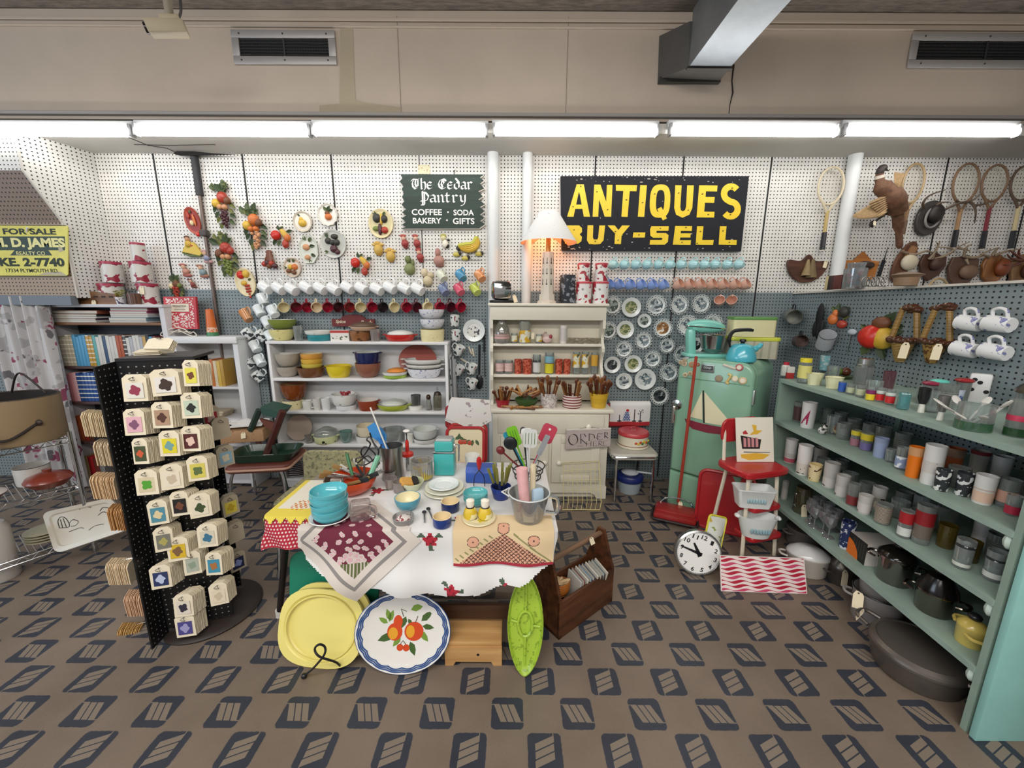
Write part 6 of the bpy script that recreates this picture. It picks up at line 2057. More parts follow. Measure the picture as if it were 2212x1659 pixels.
# casseroles on the white shelf
SG = 'dishes on the white shelf'
SUF = [' on top of the white shelf',', second tier of the white shelf',', third tier of the white shelf',', fourth tier of the white shelf',', bottom tier of the white shelf']
def dish(label,xl,xr,yt,yb,tier,mo,mi=None,kind='bowl',zoff=None,Y=3.12,name='bowl',cat='bowl',zbase=None,grp=SG,tail=True):
 z = (SZ[tier]if zbase is None else zbase)
 if zoff is not None:
  z = atY((xl+xr)/2,zoff,Y).z
 loc,r,h = fity(xl,xr,yt,yb,Y,z)
 h = max(h,.012)
 r = min(r,.1)if kind!='oval' else r
 o = thing(name,label+(SUF[tier]if tail else ''),cat,loc,0,grp)
 b = MB()
 sy = 1
 if kind=='oval':
  sy = min(1,.095/r)
 if kind in('bowl','oval','straight','casserole'):
  f = {'bowl':.5,'oval':.72,'straight':.9,'casserole':.82}[kind]
  t_ = .004
  P = [(0,0),(r*f,0)]+[(r*(f+(1-f)*math.sin(a*PI/12)),h*(1-math.cos(a*PI/12))**.8)for a in range(1,7)]
  Q = [(r+t_*.3,h),(r-t_,h)]+[(r*(f+(1-f)*math.sin(a*PI/12))-t_,h*(1-math.cos(a*PI/12))**.8+t_*.5)for a in range(5,0,-1)]+[(0,t_)]
  b.lathe(P,32,1,sy)
  b.m(1).lathe([P[-1]]+Q,32,1,sy)
  if kind in('casserole','oval'):
   for s in(-1,1):
    b.m(0).ball((s*r*1.06,0,h*.94),(r*.16,r*.24,.006),10,6)
  b.build('bowl',[mo,mi or mo],o)
 elif kind=='lid':
  b.lathe([(r,0),(r*1.02,h*.2),(r*.9,h*.55),(r*.3,h),(0,h)],30,1,min(1,.095/r))
  b.build('lid',mo,o)
 elif kind=='cup':
  tumbler(o,r,h,mo,[],.8)
 return o
MI = M('#e2e1da',.22,0,0,8,0,.3)
LIME,YELW,BRN,TEALC = M('#a8b53c',.25,0,0,8,0,.3),M('#dcc52c',.25,0,0,8,0,.3),M('#6b4428',.3,0,.1,10,0,.3),M('#2f8a92',.3,0,0,8,0,.3)
GREYB = M('#aaa193',.3,0,.06,12)
PY = blot(['#ddd492','#b3a35c'],[.66],40,2,key='leaf_print',rough=.3)
PB = blot(['#8a5a34','#4a2c18'],[.6],40,3,key='wheat_print',rough=.3)
PWB = blot(['#dcdde2','#8a90b0'],[.62],70,3,key='lace_print',rough=.3)
PCR = blot(['#e3d8a8','#b08a4e'],[.66],60,2,key='cream_print',rough=.3)
PWG = blot(['#dcdcd6','#6f7476'],[.68],40,3,key='grey_print',rough=.3)
for a in(('yellow bowl with faint leaf print, under the green bowl',583,640,711,734,0,PY,MI),('olive green bowl stacked in the yellow one',575,649,690,710,0,M('#7d8a3c',.25),MI,'bowl',711),('shallow teal pan under a pale pan',664,719,722,735,0,TEALC,MI,'straight'),('pale speckled pan stacked on the teal pan',658,719,714,723,0,PWG,MI,'straight',722),('brown printed casserole at the base of the brown stack',756,803,714,735,0,PB,MI,'casserole'),('pale brown dish in the middle of the brown stack',750,823,705,714,0,M('#b99a80',.35),MI,'casserole',714),('dark brown lid crowning the brown stack',748,824,695,705,0,M('#5f4a3c',.35),None,'lid',705),('red oval dish under a white lid',832,898,722,736,0,M('#bf2a22',.25,0,0,8,0,.3),MI,'oval'),('white lid on the red oval dish',825,905,713,723,0,MI,None,'lid',722),('cream printed bowl turned upside down under two white bowls',909,961,711,736,0,PCR,None,'straight'),('white lace printed bowl, lower of the stacked pair',908,961,689,710,0,PWB,MI,'bowl',711),('white lace printed bowl, highest in the tall stack',905,961,668,688,0,PWB,MI,'bowl',689),('grey bowl with dark sprigs, lower of two',598,649,791,811,1,blot(['#aaa193','#5c5650'],[.7],40,2,key='sprig',rough=.3),MI),('grey bowl with dark sprigs, tilted on top',595,652,763,790,1,GREYB,MI,'bowl',791),('brown casserole holding the yellow nest',640,707,792,816,1,BRN,M('#4a2f1d',.3),'casserole'),('mustard dish, lowest of the yellow nest',651,698,784,793,1,M('#cdb84f',.3),None,'straight',793),('gold dish, middle of the yellow nest',650,698,774,783,1,M('#d9ad45',.3),None,'straight',784),('orange gold dish, top of the yellow nest',649,698,763,773,1,M('#d59a45',.3),M('#d7c9a4',.3),'straight',774),('bright yellow oval dish',706,761,789,815,1,YELW,None,'oval'),('rosy brown bowl under the navy bowl',761,833,783,814,1,M('#8f5d4a',.3),M('#7b5246',.3),'bowl'),('navy blue bowl, white inside, on the rosy brown bowl',763,828,760,786,1,M('#1b2450',.2,0,0,8,0,.4),MI,'casserole',789),('lime green flat dish under the orange lid',828,880,809,817,1,M('#9fc04a',.3),None,'straight',None,3.1),('white flat dish between lime and orange',826,881,802,808,1,MI,None,'straight',809,3.1),('orange lid on the white flat dish',836,878,794,802,1,M('#d9883a',.35),None,'lid',802,3.1),('white casserole with blue oval print, lowest of three',880,954,795,816,1,PWB,MI,'oval'),('white casserole, middle of three',875,956,786,795,1,MI,None,'oval',795),('white casserole, top of three',873,956,775,785,1,MI,M('#b7b9b8',.3),'oval',786),('yellow printed casserole under the amber bowl',611,657,863,887,2,PCR,MI,'casserole'),('amber brown glass bowl',608,668,829,860,2,M('#7a3d17',.12,0,.2,6,0,.4),M('#b98860',.2),'bowl',863),('white bowl turned upside down as a stand',726,772,873,890,2,M('#e3e4e4',.3),None,'straight',None,3.1),('white printed casserole holding red net',718,771,850,872,2,PWG,MI,'casserole',873,3.1),('rust red dish, white inside, tilted',774,820,863,889,2,M('#8f3f26',.3),M('#d6cfc8',.3),'casserole',None,3.1),('lime oval dish under a clear lid',815,885,872,892,2,LIME,MI,'oval',None,3.1),('clear ribbed glass lid on the lime oval dish',822,880,862,872,2,M('#c3c7bc',.2),None,'lid',872,3.1),('small white dish under the grey glass',882,914,874,891,2,MI,None,'straight'),('clear lidded bowl with green and black print',678,733,938,959,3,blot(['#d6dba6','#2f3a2a'],[.64],30,1,key='olive_print',rough=.3),MI,'casserole',None,3.1),('glass lid on the green and black printed bowl',680,731,922,938,3,GL('#d5dbd5',.2,.35),None,'lid',938,3.1),('aqua glass bowl',734,763,931,962,3,GL('#a7cbc2',.25,.5),None,'bowl',None,3.09),('white loaf dish under a cream lid',769,818,938,958,3,MI,None,'straight'),('cream lid on the white loaf dish',771,816,918,937,3,M('#d8cdb0',.35),None,'straight',938),('clear glass bowl behind the steel canister',826,876,926,958,3,GL('#e0e4e2',.25,.35),None,'casserole'),('small white ramekin behind the red chopper',875,893,938,960,3,MI,None,'straight',None,3.08),('white casserole with black marks, lower of two',893,945,944,960,3,PWG,MI,'casserole'),('white glass casserole, upper of two at right',892,946,925,943,3,M('#cfd2cc',.2),None,'casserole',944)):
 dish(*a)
TG = [('clear ribbed tumbler beside the yellow bowl',635,657,704,736,0,GL('#dfe3e1',.2,.3)),('clear tumbler in front of the brown stack',800,823,711,736,0,GL('#dfd8d4',.2,.35)),('ribbed white cup, left of two',677,695,860,889,2,STRIPE('#d9d6d0','#b9b6b0',.008,'z',.7)),('ribbed white cup, right of two',695,716,859,890,2,STRIPE('#e4e4e2','#c4c4c2',.008,'z',.7)),('grey glass tumbler on a small white dish',888,910,853,873,2,GL('#8c8f8b',.2,.5),874),('small clear glass in front of the beige plate',658,680,940,963,3,GL('#d9d5cf',.2,.3))]
for lb,xl,xr,yt,yb,tr,mt,*zo in TG:
 dish(lb,xl,xr,yt,yb,tr,mt,None,'cup',zo[0]if zo else None,3.08,'tumbler','tumbler')
loc,r,h = fity(654,676,865,889,3.09,SZ[2])
o = thing('mug','white mug with a grey picture, third tier of the white shelf','mug',loc,0,SG)
mug_parts(o,r,h,PWG,MI)
loc,r,h = fity(919,934,852,885,3.1,SZ[2])
o = thing('sugar_shaker','clear shaker with a brown cap, third tier of the white shelf','shaker',loc,0,SG)
MB().lathe([(0,0),(r,0),(r*.6,h*.7),(0,h*.7)],16).build('body',GL('#d9d9d4',.2,.35),o)
MB().ball((0,0,h*.82),(r*.7,r*.7,h*.18)).build('cap',M('#4a3a2a',.35,.5),o)
loc,r,h = fity(938,954,845,888,3.1,SZ[2])
o = thing('cruet','tall square glass bottle with a dark cap and ring, third tier of the white shelf','bottle',loc,0,SG)
MB().box((0,0,h*.4),(r*2,r*2,h*.8),.004).build('body',GL('#9d9a84',.2,.5),o)
MB().lathe([(r*1.05,h*.8),(r*.8,h*.95),(0,h)],14).build('cap',M('#3a2f24',.4,.4),o)
MB().tube([(.006*math.cos(R(a)),0,h+.02+.014*math.sin(R(a)))for a in range(0,360,30)],.0015,5,closed=True).build('ring',DARKST,o)
b = MB()
q = random.Random(3)
cc = atY(745,853,3.1)
for i in range(14):
 b.tube(spline([(q.uniform(-.03,.03),q.uniform(-.02,.02),0),(q.uniform(-.05,.05),q.uniform(-.02,.02),.03),(q.uniform(-.05,.05),q.uniform(-.02,.02),.02)],4),.004,5)
solo('net_bundle','crumpled red net in the white printed casserole','net',b,M('#a3343c',.6),(cc.x,cc.y,cc.z-.005))
def disc(label,px,py,w_,Y,z,mat,name='lid',cat='lid',tilt=80,sy=1):
 s_ = mpp(atY(px,py,Y))
 r = w_/2*s_
 ry_ = r*sy
 o = thing(name,label,cat,(colx(px,Y,z+r),Y,z+ry_*math.sin(R(tilt))),0,SG,(R(tilt),0,0))
 MB().lathe([(0,0),(r*.7,.002),(r*.95,.012),(r,.012),(r,.018),(r*.6,.008),(0,.006)],36,1,sy).build('disc',mat,o)
 return o
disc('rust red oval lid standing behind the white casseroles, second tier of the white shelf',903,770,82,3.2,SZ[1],M('#8b3a2a',.35),sy=.82)
disc('beige plate standing on edge, fourth tier of the white shelf',648,925,56,3.16,SZ[3],M('#a8988a',.2,0,0,8,0,.3),'plate','plate',75)
for i in range(9):
 z = SZ[4]+.003+i*.0165
 x = colx(645,3.13,z)
 b = MB().lathe([(0,0),(.05,0),(.085,.012),(.083,.016),(.05,.006),(0,.006)],28)
 solo('plate',f'grey plate, {ORD[i]} up in the stack, bottom tier of the white shelf','plate',b,M('#a59d98',.35),(x+rnd.uniform(-.004,.004),3.13,z),group='grey plate stack')
o = thing('printed_box','white carton with red and green floral border on top of the white shelf','box',(colx(738,3.1,SZ[0]),3.1,SZ[0]),R(6),SG)
s_ = mpp((0,3.1,SZ[0]))
MB().box((0,0,11.5*s_),(38*s_,.08,23*s_)).m(1).box((0,-.0405,20*s_),(38*s_,.001,5*s_)).m(2).box((0,-.0405,7*s_),(36*s_,.001,8*s_)).build('box',[M('#dcd9d2',.6),M('#b33a34',.6),blot(['#dcd9d2','#4c5a3c'],[.55],60,2,key='garland')],o)
x_ = sxr+.012
o = thing('tea_towel','folded green and white printed towel hung on the right side of the white shelf','towel',(x_,3.06,atY(960,868,3.06).z))
Ht = atY(962,765,3.06).z-o.location.z
b = MB()
for k in range(3):
 b.m(0 if k else 1).grid(lambda u_,v_:(.004+k*.012+.008*math.sin(u_*6+k),-.03+.13*u_-.01*k,v_*Ht*(1-.06*k)),8,10)
b.m(2).grid(lambda u_,v_:(.002,-.033+.06*u_,.01+v_*.05),2,2)
b.build('cloth',[M('#cfcfd2',.8),blot(['#d6d8d6','#35483c'],[.56],24,2,key='towel_print',rough=.8),M('#2f7a4c',.8)],o)
# on and in the hutch
HG = 'things on the hutch'
YH = UY+.055
ZT = zt = None
HT = atY(1180,655,UY-.03).z
def hfit(xl,xr,yt,z,Y=None):
 return fity(xl,xr,yt,0,Y or YH,z)
loc,r,h = hfit(1060,1106,604,HT)
o = thing('toaster','chrome toaster with a black base on top of the hutch, beside the column','toaster',loc,R(18),HG)
MB().box((0,0,h*.55),(r*1.8,.1,h*.82),.03).build('body',M('#c3c5c6',.12,1),o)
MB().box((0,0,h*.07),(r*2,.12,h*.12),.008).build('base',BLACK,o)
MB().box((r*.5,-.055,h*.62),(.04,.012,.014),.004).build('lever',BLACK,o)
price_tag(o,(r*.9,-.08,h*.35),(R(75),R(-15),0),.03,.06)
loc,r,h = hfit(1160,1203,545,HT)
o = thing('table_lamp','white column table lamp with a lit orange lined shade, on the hutch','lamp',loc,R(10),HG)
LW = M('#cfcabb',.45)
MB().lathe([(0,0),(r,0),(r,.012),(r*.9,.02),(r*.82,.024),(r*.8,.07),(0,.07)],8).build('base',LW,o)
col_ = MB().lathe([(0,.07),(r*.66,.07),(r*.56,h),(0,h)],8).build('column',LW,o)
b = MB()
for a in range(8):
 for zz_ in(.3,.55,.8):
  q_ = R(22.5+45*a)
  rr_ = r*(.66-.1*zz_)*.935
  b.tf(trot(0,0,q_,(rr_*math.cos(q_),rr_*math.sin(q_),.07+(h-.07)*zz_)))
  b.box((0,0,0),(.003,.004,.035)).box((0,0,-.02),(.003,.012,.008))
b.build('slots',BLACK,col_)
zb_ = atY(1185,525,YH).z-HT
zt2 = atY(1185,459,YH).z-HT
rb,rt = 61*mpp(atY(1185,525,YH)),21*mpp(atY(1185,459,YH))
b = MB().lathe([(rb,zb_),(rt,zt2)],40)
b.m(1).lathe([(rb-.003,zb_+.001),(rt-.003,zt2-.001)],40)
b.build('shade',[blot(['#dcdcda','#8f948f'],[.7],24,5,key='shade_print',rough=.8),M('#e0a583',.8)],o)
MB().lathe([(0,h),(.018,h),(.018,zb_+.04),(0,zb_+.04)],14).build('socket',M('#b08a4e',.35,.6),o)
BUL = bpy.data.materials.new('warm_bulb')
BUL.use_nodes = True
e_ = BUL.node_tree.nodes.new('ShaderNodeEmission')
e_.inputs[0].default_value = (1,.55,.25,1)
e_.inputs[1].default_value = 14
BUL.node_tree.links.new(e_.outputs[0],BUL.node_tree.nodes['Material Output'].inputs[0])
MB().ball((0,0,zb_+.075),(.03,.03,.04)).build('bulb',BUL,o)
pl = bpy.data.lights.new('lamp_bulb','POINT')
pl.energy = 3.2
pl.color = (1,.5,.22)
pl.shadow_soft_size = .04
po = bpy.data.objects.new('lamp_bulb',pl)
COL.objects.link(po)
po.location = loc+Vector((0,0,zb_+.03))
loc,r,h = hfit(1208,1241,594,HT)
o = thing('carved_vase','dark grey square vase with a carved vine pattern, beside the lamp','vase',loc,R(22),HG)
MB().box((0,0,h/2),(r*1.6,.075,h),.002).build('body',blot(['#2d333a','#8b939c'],[.56],30,3,key='carving'),o)
TIN = blot(['#d9d8d4','#9c2130','#8a8c88'],[.57,.68],28,1,key='rose_print',rough=.35)
for xl,xr,yt,yb,lb in((1243,1277,609,655,'lower left'),(1278,1313,609,655,'lower right'),(1246,1274,569,608,'upper left'),(1284,1312,569,608,'upper right')):
 z = HT if yb>640 else atY(1280,610,YH).z
 loc,r,h = hfit(xl,xr,yt,z)
 o = thing('canister',f'white tin canister with red roses, {lb} of four on the hutch','canister',loc,0,HG)
 MB().lathe([(0,0),(r,0),(r,h*.9),(0,h*.9)],24).build('body',TIN,o)
 MB().lathe([(r*1.02,h*.9),(r*1.02,h*.985),(r*.95,h),(0,h)],24).build('lid',M('#b7414b',.35),o)
YHs = UY+.06
def hput(label,xl,xr,yt,z,mat,bands=(),taper=.9,name='tumbler',cat='tumbler',grp=HG,Y=None):
 loc,r,h = fity(xl,xr,yt,0,Y or YHs,z)
 o = thing(name,label,cat,loc,0,grp)
 tumbler(o,r,h,mat,bands,taper,18)
 return o,r,h
loc,r,h = fity(1067,1101,686,0,YHs,zs1)
o = thing('jug','clear glass jug with a narrow neck, far left on the upper hutch shelf','jug',loc,0,HG)
MB().lathe([(0,0),(r*.95,0),(r,h*.3),(r*.95,h*.55),(r*.6,h*.75),(r*.55,h*.9),(r*.7,h)],24).build('body',GL('#e3e2da',.2,.3),o)
MB().lathe([(r*.99,h*.18),(r*1.0,h*.35)],24).build('band',M('#c9a09c',.5),o)
YF_ = blot(['#dcdac4','#d2a62c','#5c5c46'],[.5,.66],22,1,key='daffodil',rough=.3)
hput('frosted pitcher glass with yellow flowers, upper hutch shelf',1121,1146,694,zs1,GL('#e0e0d4',.2,.45),[(.05,.6,YF_)],.95,'pitcher','pitcher')
price_tag(thing('price_tag','white paper tag hanging in front of the daffodil pitcher','tag',atY(1151,718,YHs-.05)),(0,0,0),(R(85),0,0),.022,.05,'paper')
for xl,xr,yt,lb in((1104,1118,720,'left of the daffodil pitcher'),(1157,1171,722,'right of the daffodil pitcher')):
 hput('small glass with a yellow flower, '+lb,xl,xr,yt,zs1,GC,[(.2,.8,YF_)])
o = thing('swan_ornament','pink and white glass swan on the upper hutch shelf','ornament',(colx(1182,YHs,zs1),YHs,zs1),0,HG)
MB().ball((0,0,.035),(.042,.025,.034)).build('body',M('#cdb4ae',.2),o)
MB().tube(spline([(-.03,0,.03),(-.035,0,.06),(-.02,0,.085),(-.005,0,.08)],5),.006,8).build('neck',M('#a98d88',.2),o)
MB().ball((.025,-.02,.055),(.014,.01,.016)).build('flower',M('#9c3a45',.4),o)
hput('tall narrow white glass with black figures, upper hutch shelf',1209,1224,703,zs1,M('#d9d2cb',.4),[(.15,.85,BIRD)],.95)
def sherbet(o):
 MB().lathe([(0,0),(.022,0),(.008,.012),(.008,.022),(.034,.04),(.036,.045),(.032,.045),(0,.028)],18).build('glass',GL('#efe6d2',.25,.3),o)
SHB = Kind('sherbet_dish','glass',sherbet,'sherbet dishes on the hutch')
for i,px in enumerate((1236,1255,1273,1287)):
 SHB.put(f'clear footed sherbet dish, {ORD[i]} of four on the upper hutch shelf',(colx(px,YHs-.02*(i%2),zs1),YHs-.02*(i%2),zs1))
RD = blot(['#c4664e','#9c3a2c'],[.5],60,2,key='ruby',rough=.2)
for i,(xl,xr,yt,mt,bd,lb)in enumerate(((1070,1089,778,GC,[(.2,.8,STRIPE('#c98a84','#e2d9d2',.01,'z'))],'pink ringed clear glass, far left'),(1089,1108,778,GC,[(.2,.8,STRIPE('#c98a84','#e2d9d2',.01,'z'))],'pink ringed clear glass, second from the left'),(1111,1127,776,RD,[],'red speckled glass, left pair, left one'),(1128,1149,776,RD,[],'red speckled glass, left pair, right one'),(1150,1168,766,GC,[(.1,.6,M('#cfd0cc',.4)),(.65,.72,BLKP)],'clear glass with a white cone and target mark'),(1176,1196,762,GC,[(.05,.5,M('#d2c832',.3)),(.55,.85,M('#7fb0c0',.3))],'clear glass with yellow and light blue bands'),(1199,1215,776,RD,[],'red speckled glass, right pair, left one'),(1216,1232,776,RD,[],'red speckled glass, right pair, right one'),(1236,1252,760,GC,[(.3,.9,YF_)],'tall clear glass with a yellow bird, left of three'),(1255,1271,760,GC,[(.3,.9,YF_)],'tall clear glass with a yellow bird, middle of three'),(1275,1290,762,GC,[(.4,.9,M('#cfa03c',.3))],'tall clear glass with an orange band, right of three'))):
 hput(lb+' on the lower hutch shelf',xl,xr,yt,zs2,mt,bd)
YCT = HY+.085
WD = [WOOD('#5d3317','#a46a34','z',2,.4),WOOD('#3c1c10','#7a4322','z',2,.35),WOOD('#8a5a2c','#c79456','z',2,.45)]
def utensil(kind,mt):
 def mk(o):
  MB().tube([(0,0,0),(0,0,.12),(0,0,.17)],[.0055,.007,.008],8).build('handle',mt,o)
  MB().ball((0,0,.185),(.017,.006,.026)if kind else(.009,.009,.014),10,7).build('spoon_bowl' if kind else 'grip',mt,o)
 return mk
UT = [Kind('wooden_spoon','utensil',utensil(i%2,WD[i%3]))for i in range(6)]
def crock(label,xl,xr,yt,yb,n,pal,bodym,prof,what,Y=YCT,z=None,dark=False):
 z = zc if z is None else z
 loc,r,h = fity(xl,xr,yt,yb,Y,z)
 o = thing('utensil_crock',label,'pot',loc,0,HG)
 MB().lathe([(k*r,m_*h)for k,m_ in prof]+[(r*.93,h),(r*.8,h*.12),(0,h*.1)],28).build('pot',bodym,o)
 q = random.Random(label)
 for i in range(n):
  a = 2*PI*i/n+q.uniform(-.2,.2)
  rr_ = r*q.uniform(.25,.62)
  tl = q.uniform(.1,.42)
  d_ = Vector((math.cos(a)*tl,math.sin(a)*tl*.6-.1,1)).normalized()
  base = loc+Vector((rr_*math.cos(a),rr_*math.sin(a),h*.2))
  UT[pal[i%len(pal)]].put(f'wooden handled utensil standing in the {what}',base,orient(d_,(1,0,0)),(1,1,q.uniform(.8,1.05)*(h+.07)/.17),f'utensils in the {what}')
 return o
PT = [(0,0),(.75,0),(1,1)]
crock('dark red plastic pot of wooden handled utensils, left end of the hutch counter',1070,1102,862,892,12,[2,0,1,4],M('#9c1c2c',.35),PT,'red pot')
crock('white basket weave crock of wooden utensils in the middle of the hutch counter',1167,1203,848,885,8,[1,0,3],blot(['#d9d2cd','#a99f9a'],[.5],90,1,key='weave'),[(0,0),(.97,0),(1,.05),(1,1)],'white woven crock')
crock('red and white striped crock of wooden utensils, right half of the hutch counter',1214,1256,852,887,10,[0,2,1,4],STRIPE('#7e2730','#dcd0c8',.021,'z',.42),[(0,0),(.85,0),(1,.2),(.98,.8),(.92,1)],'striped crock')
crock('mustard yellow ridged pot of brown utensils, right end of the hutch counter',1272,1313,848,884,14,[1,3,1],M('#cda62f',.4),[(0,0),(.75,0),(.82,.3),(.85,.32),(.9,.62),(.94,.64),(.96,.9),(1,.92),(1,1)],'yellow pot')
loc,r,h = fity(1112,1162,856,884,YCT,zc)
o = thing('green_dish','dark green dish heaped with red handled tools between the red and woven pots','bowl',loc,0,HG)
MB().lathe(bowlprof(r,h*.8),26).build('bowl',M('#3d5a2c',.35),o)
q = random.Random(8)
for i in range(12):
 a = q.uniform(0,PI)
 c_ = loc+Vector((q.uniform(-.05,.05),q.uniform(-.03,.03),h*.9+.012*(i%3)))
 UT[(1,3,5)[i%3]].put('dark red handled tool lying in the green dish',c_,orient((math.cos(a),math.sin(a)*.6,.35),(0,0,1)),(1.2,1.2,.55),'tools heaped in the green dish')
for i in range(8):
 a = q.uniform(-.6,.6)+(PI if i%2 else 0)
 x = colx(1108+i*8,YCT-.1,zc)
 UT[(0,2,4,5)[i%4]].put(f'wooden handled tool lying on the hutch counter, {ORD[i]} from the red pot',(x,YCT-.06-.014*(i%3),zc+.012+.006*(i%2)),orient((math.cos(a),math.sin(a),.02),(0,0,1)),(1,1,.6),'tools lying on the counter')
# the table in the middle
TH = .66
TX0,TX1,TY0,TY1 = -.80,.165,1.35,2.0
o = thing('table','dark wooden table under a white flowered cloth in the middle of the shop','table',(0,0,0))
DW = WOOD('#2e1c12','#543420','x',.6,.5)
MB().box(((TX0+TX1)/2,(TY0+TY1)/2,TH-.014),(TX1-TX0-.01,TY1-TY0-.01,.026),.004).build('tabletop',DW,o)
for x,y in((-.52,1.5),(.09,1.5),(-.52,1.86),(.09,1.86)):
 MB().box((x,y,TH/2-.015),(.045,.045,TH-.03),.004).build('leg',DW,o)
MB().box((-.215,1.5,.17),(.6,.025,.07),.003).build('stretcher',DW,o)
MB().box((-.215,1.86,.17),(.6,.025,.07),.003).build('stretcher',DW,o)
def drape(x,y,off,n=1.0):
 dx = max(TX0-x,x-TX1,0)
 dy = max(TY0-y,0)
 dr_ = math.hypot(dx,dy)
 cx = min(max(x,TX0),TX1)
 cy = max(y,TY0)
 wv = (.012*math.sin(x*26)+.012*math.sin(y*24))*min(1,dr_*5)*n
 if dr_>0:
  k = (off+.012+.03*dr_+wv)/dr_
  cx+=(x-cx)*0+(dx*k if x>TX1 else-dx*k)
  cy-=dy*k
 return(cx,cy,TH+off-dr_*.985 if dr_>0 else TH+off)
def cloth(name,label,cat,fn,nu,nv,pick,mats,off,edge=1.0,grp='cloths on the table'):
 o = bpy.data.meshes
 b = MB()
 P = [[drape(*fn(i/nu,j/nv),off,edge)for i in range(nu+1)]for j in range(nv+1)]
 b.v = [p for r_ in P for p in r_]
 for j in range(nv):
  for i in range(nu):
   k = pick((i+.5)/nu,(j+.5)/nv)
   if k is None:
    continue
   a = j*(nu+1)+i
   b.f.append([a,a+1,a+nu+2,a+nu+1])
   b.mi.append(k)
 return solo(name,label,cat,b,mats,group=grp)
CW = M('#dcdbd9',.85)
def tc(u_,v_):
 return(TX0+.0+u_*(TX1-TX0+.03),TY0-.3+v_*(TY1-TY0+.3))
FLW = [(-.31,1.31),(-.23,1.1),(-.02,1.1),(.05,1.44),(-.2,1.42),(-.28,1.62),(.07,1.9),(-.62,1.66)]
def tpick(u_,v_):
 x,y = tc(u_,v_)
 ex = (x-(TX0+TX1)/2)/.5
 if y<1.35-.275*math.sqrt(max(0,1-ex*ex*.8))-.008*math.sin(x*40):
  return None
 for i,(fx,fy)in enumerate(FLW):
  d_ = math.hypot(x-fx,(y-fy))
  a = math.atan2(y-fy,x-fx)
  if d_<.026+.006*math.sin(5*a):
   return 2 if math.sin(d_*260+a*2)>.75 else 1
  if d_<.05 and math.sin(3*a+i)>.8:
   return 3
 return 0
cloth('tablecloth','white tablecloth with scattered red flowers hanging over the table front','tablecloth',tc,190,150,tpick,[CW,M('#ad2134',.8),M('#6d1424',.8),M('#4c5c4a',.8)],.003)
c0,hs_ = Vector((-.605,1.305)),.262
def mt(u_,v_):
 e1,e2 = Vector((1,-1)).normalized(),Vector((1,1)).normalized()
 p = c0+e1*(u_-.5)*hs_*1.414+e2*(v_-.5)*hs_*1.414
 return p.x,p.y
BELL = []
for bx_,by_,tx_,ty_,nb in((-.01,-.1,-.07,.09,7),(0,-.09,.0,.12,8),(.01,-.1,.075,.09,7),(-.03,-.11,-.16,.03,10),(.03,-.11,.16,.03,10)):
 for i in range(nb):
  k = i/(nb-1)
  BELL.append((bx_+(tx_-bx_)*k+.012*(-1)**i,by_+(ty_-by_)*k,.017-.007*k,.011-.003*k,i*1.3))
BELL+=[(-.015,-.085,.014,.024,.3),(.02,-.085,.014,.024,-.4),(0,-.07,.016,.022,0)]
def mpick(u_,v_):
 a,c_ = abs(u_-.5),abs(v_-.5)
 m_ = max(a,c_)
 if .36<m_<.4:
  return 1
 if m_<.3:
  x,y = mt(u_,v_)
  x-=c0.x
  y-=c0.y
  if y<-.1 and abs(x)<.05*(y+.21)/.11+.004:
   return 4 if math.sin(x*500)>-.6 else 0
  for fx,fy,rx,ry,ra in BELL:
   ca,sa = math.cos(ra),math.sin(ra)
   px_,py_ = ((x-fx)*ca+(y-fy)*sa)/rx,((y-fy)*ca-(x-fx)*sa)/ry
   d_ = px_*px_+py_*py_
   if d_<1:
    return 3 if d_<.45 else 0
  return 2
 return 0
cloth('tea_towel','maroon tea towel with pink tulips and a grey border, corner hanging over the table front','towel',mt,110,110,mpick,[M('#cfc6bd',.85),M('#86817f',.85),M('#6d2438',.85),M('#d3a9b1',.85),M('#5a6238',.85)],.008)
def et(u_,v_):
 return(-.222+u_*.385,1.2+v_*.24)
def epick(u_,v_):
 if v_<.045:
  return 1
 x = (u_-.5)*2
 top = .58-abs(x)*.6
 if v_<top and abs(x)<.86:
  g = math.sin((u_*1.6+v_)*44),math.sin((u_*1.6-v_)*44)
  return 3 if max(abs(g[0]),abs(g[1]))>.9 else 2
 for fx,fy in((.2,.42),(.8,.45),(.5,.66)):
  d_ = math.hypot((u_-fx)*1.6,v_-fy)
  if d_<.1:
   return 3 if d_>.088 or d_<.014 else 2
 if abs(x)>.2 and abs(v_-top-.08)<.05 and math.sin(u_*70+v_*50)>.6:
  return 4
 return 0
cloth('tea_towel','cream towel with a pink lattice basket and red hem, hanging over the table front','towel',et,120,90,epick,[M('#dcc49c',.85),M('#9c2436',.85),M('#d9a488',.85),M('#5a3a30',.85),M('#8d8a5c',.85)],.011)
o = thing('side_table','small dark metal legged table under the red dotted cloth, left of the main table','table',(0,0,0))
T0,T1,U0,U1 = -1.0,-.815,1.46,1.88
MB().box(((T0+T1)/2,(U0+U1)/2,TH-.02),(T1-T0,U1-U0,.02),.004).build('tabletop',M('#8c877c',.5),o)
lf = atZ(605,1330,0)
for q_,s in((Vector((T0+.05,U0+.05,TH-.03)),lf),(Vector((T0+.05,U1-.05,TH-.03)),Vector((T0-.04,U1,0)))):
 l_ = MB().tube([q_,s+Vector((0,0,.02))],.014,10).build('leg',M('#2c2624',.35,.5),o)
 MB().tube([s+Vector((0,0,.0)),s+Vector((0,0,.035))],.019,10).build('foot',M('#c9c6c0',.5),l_)
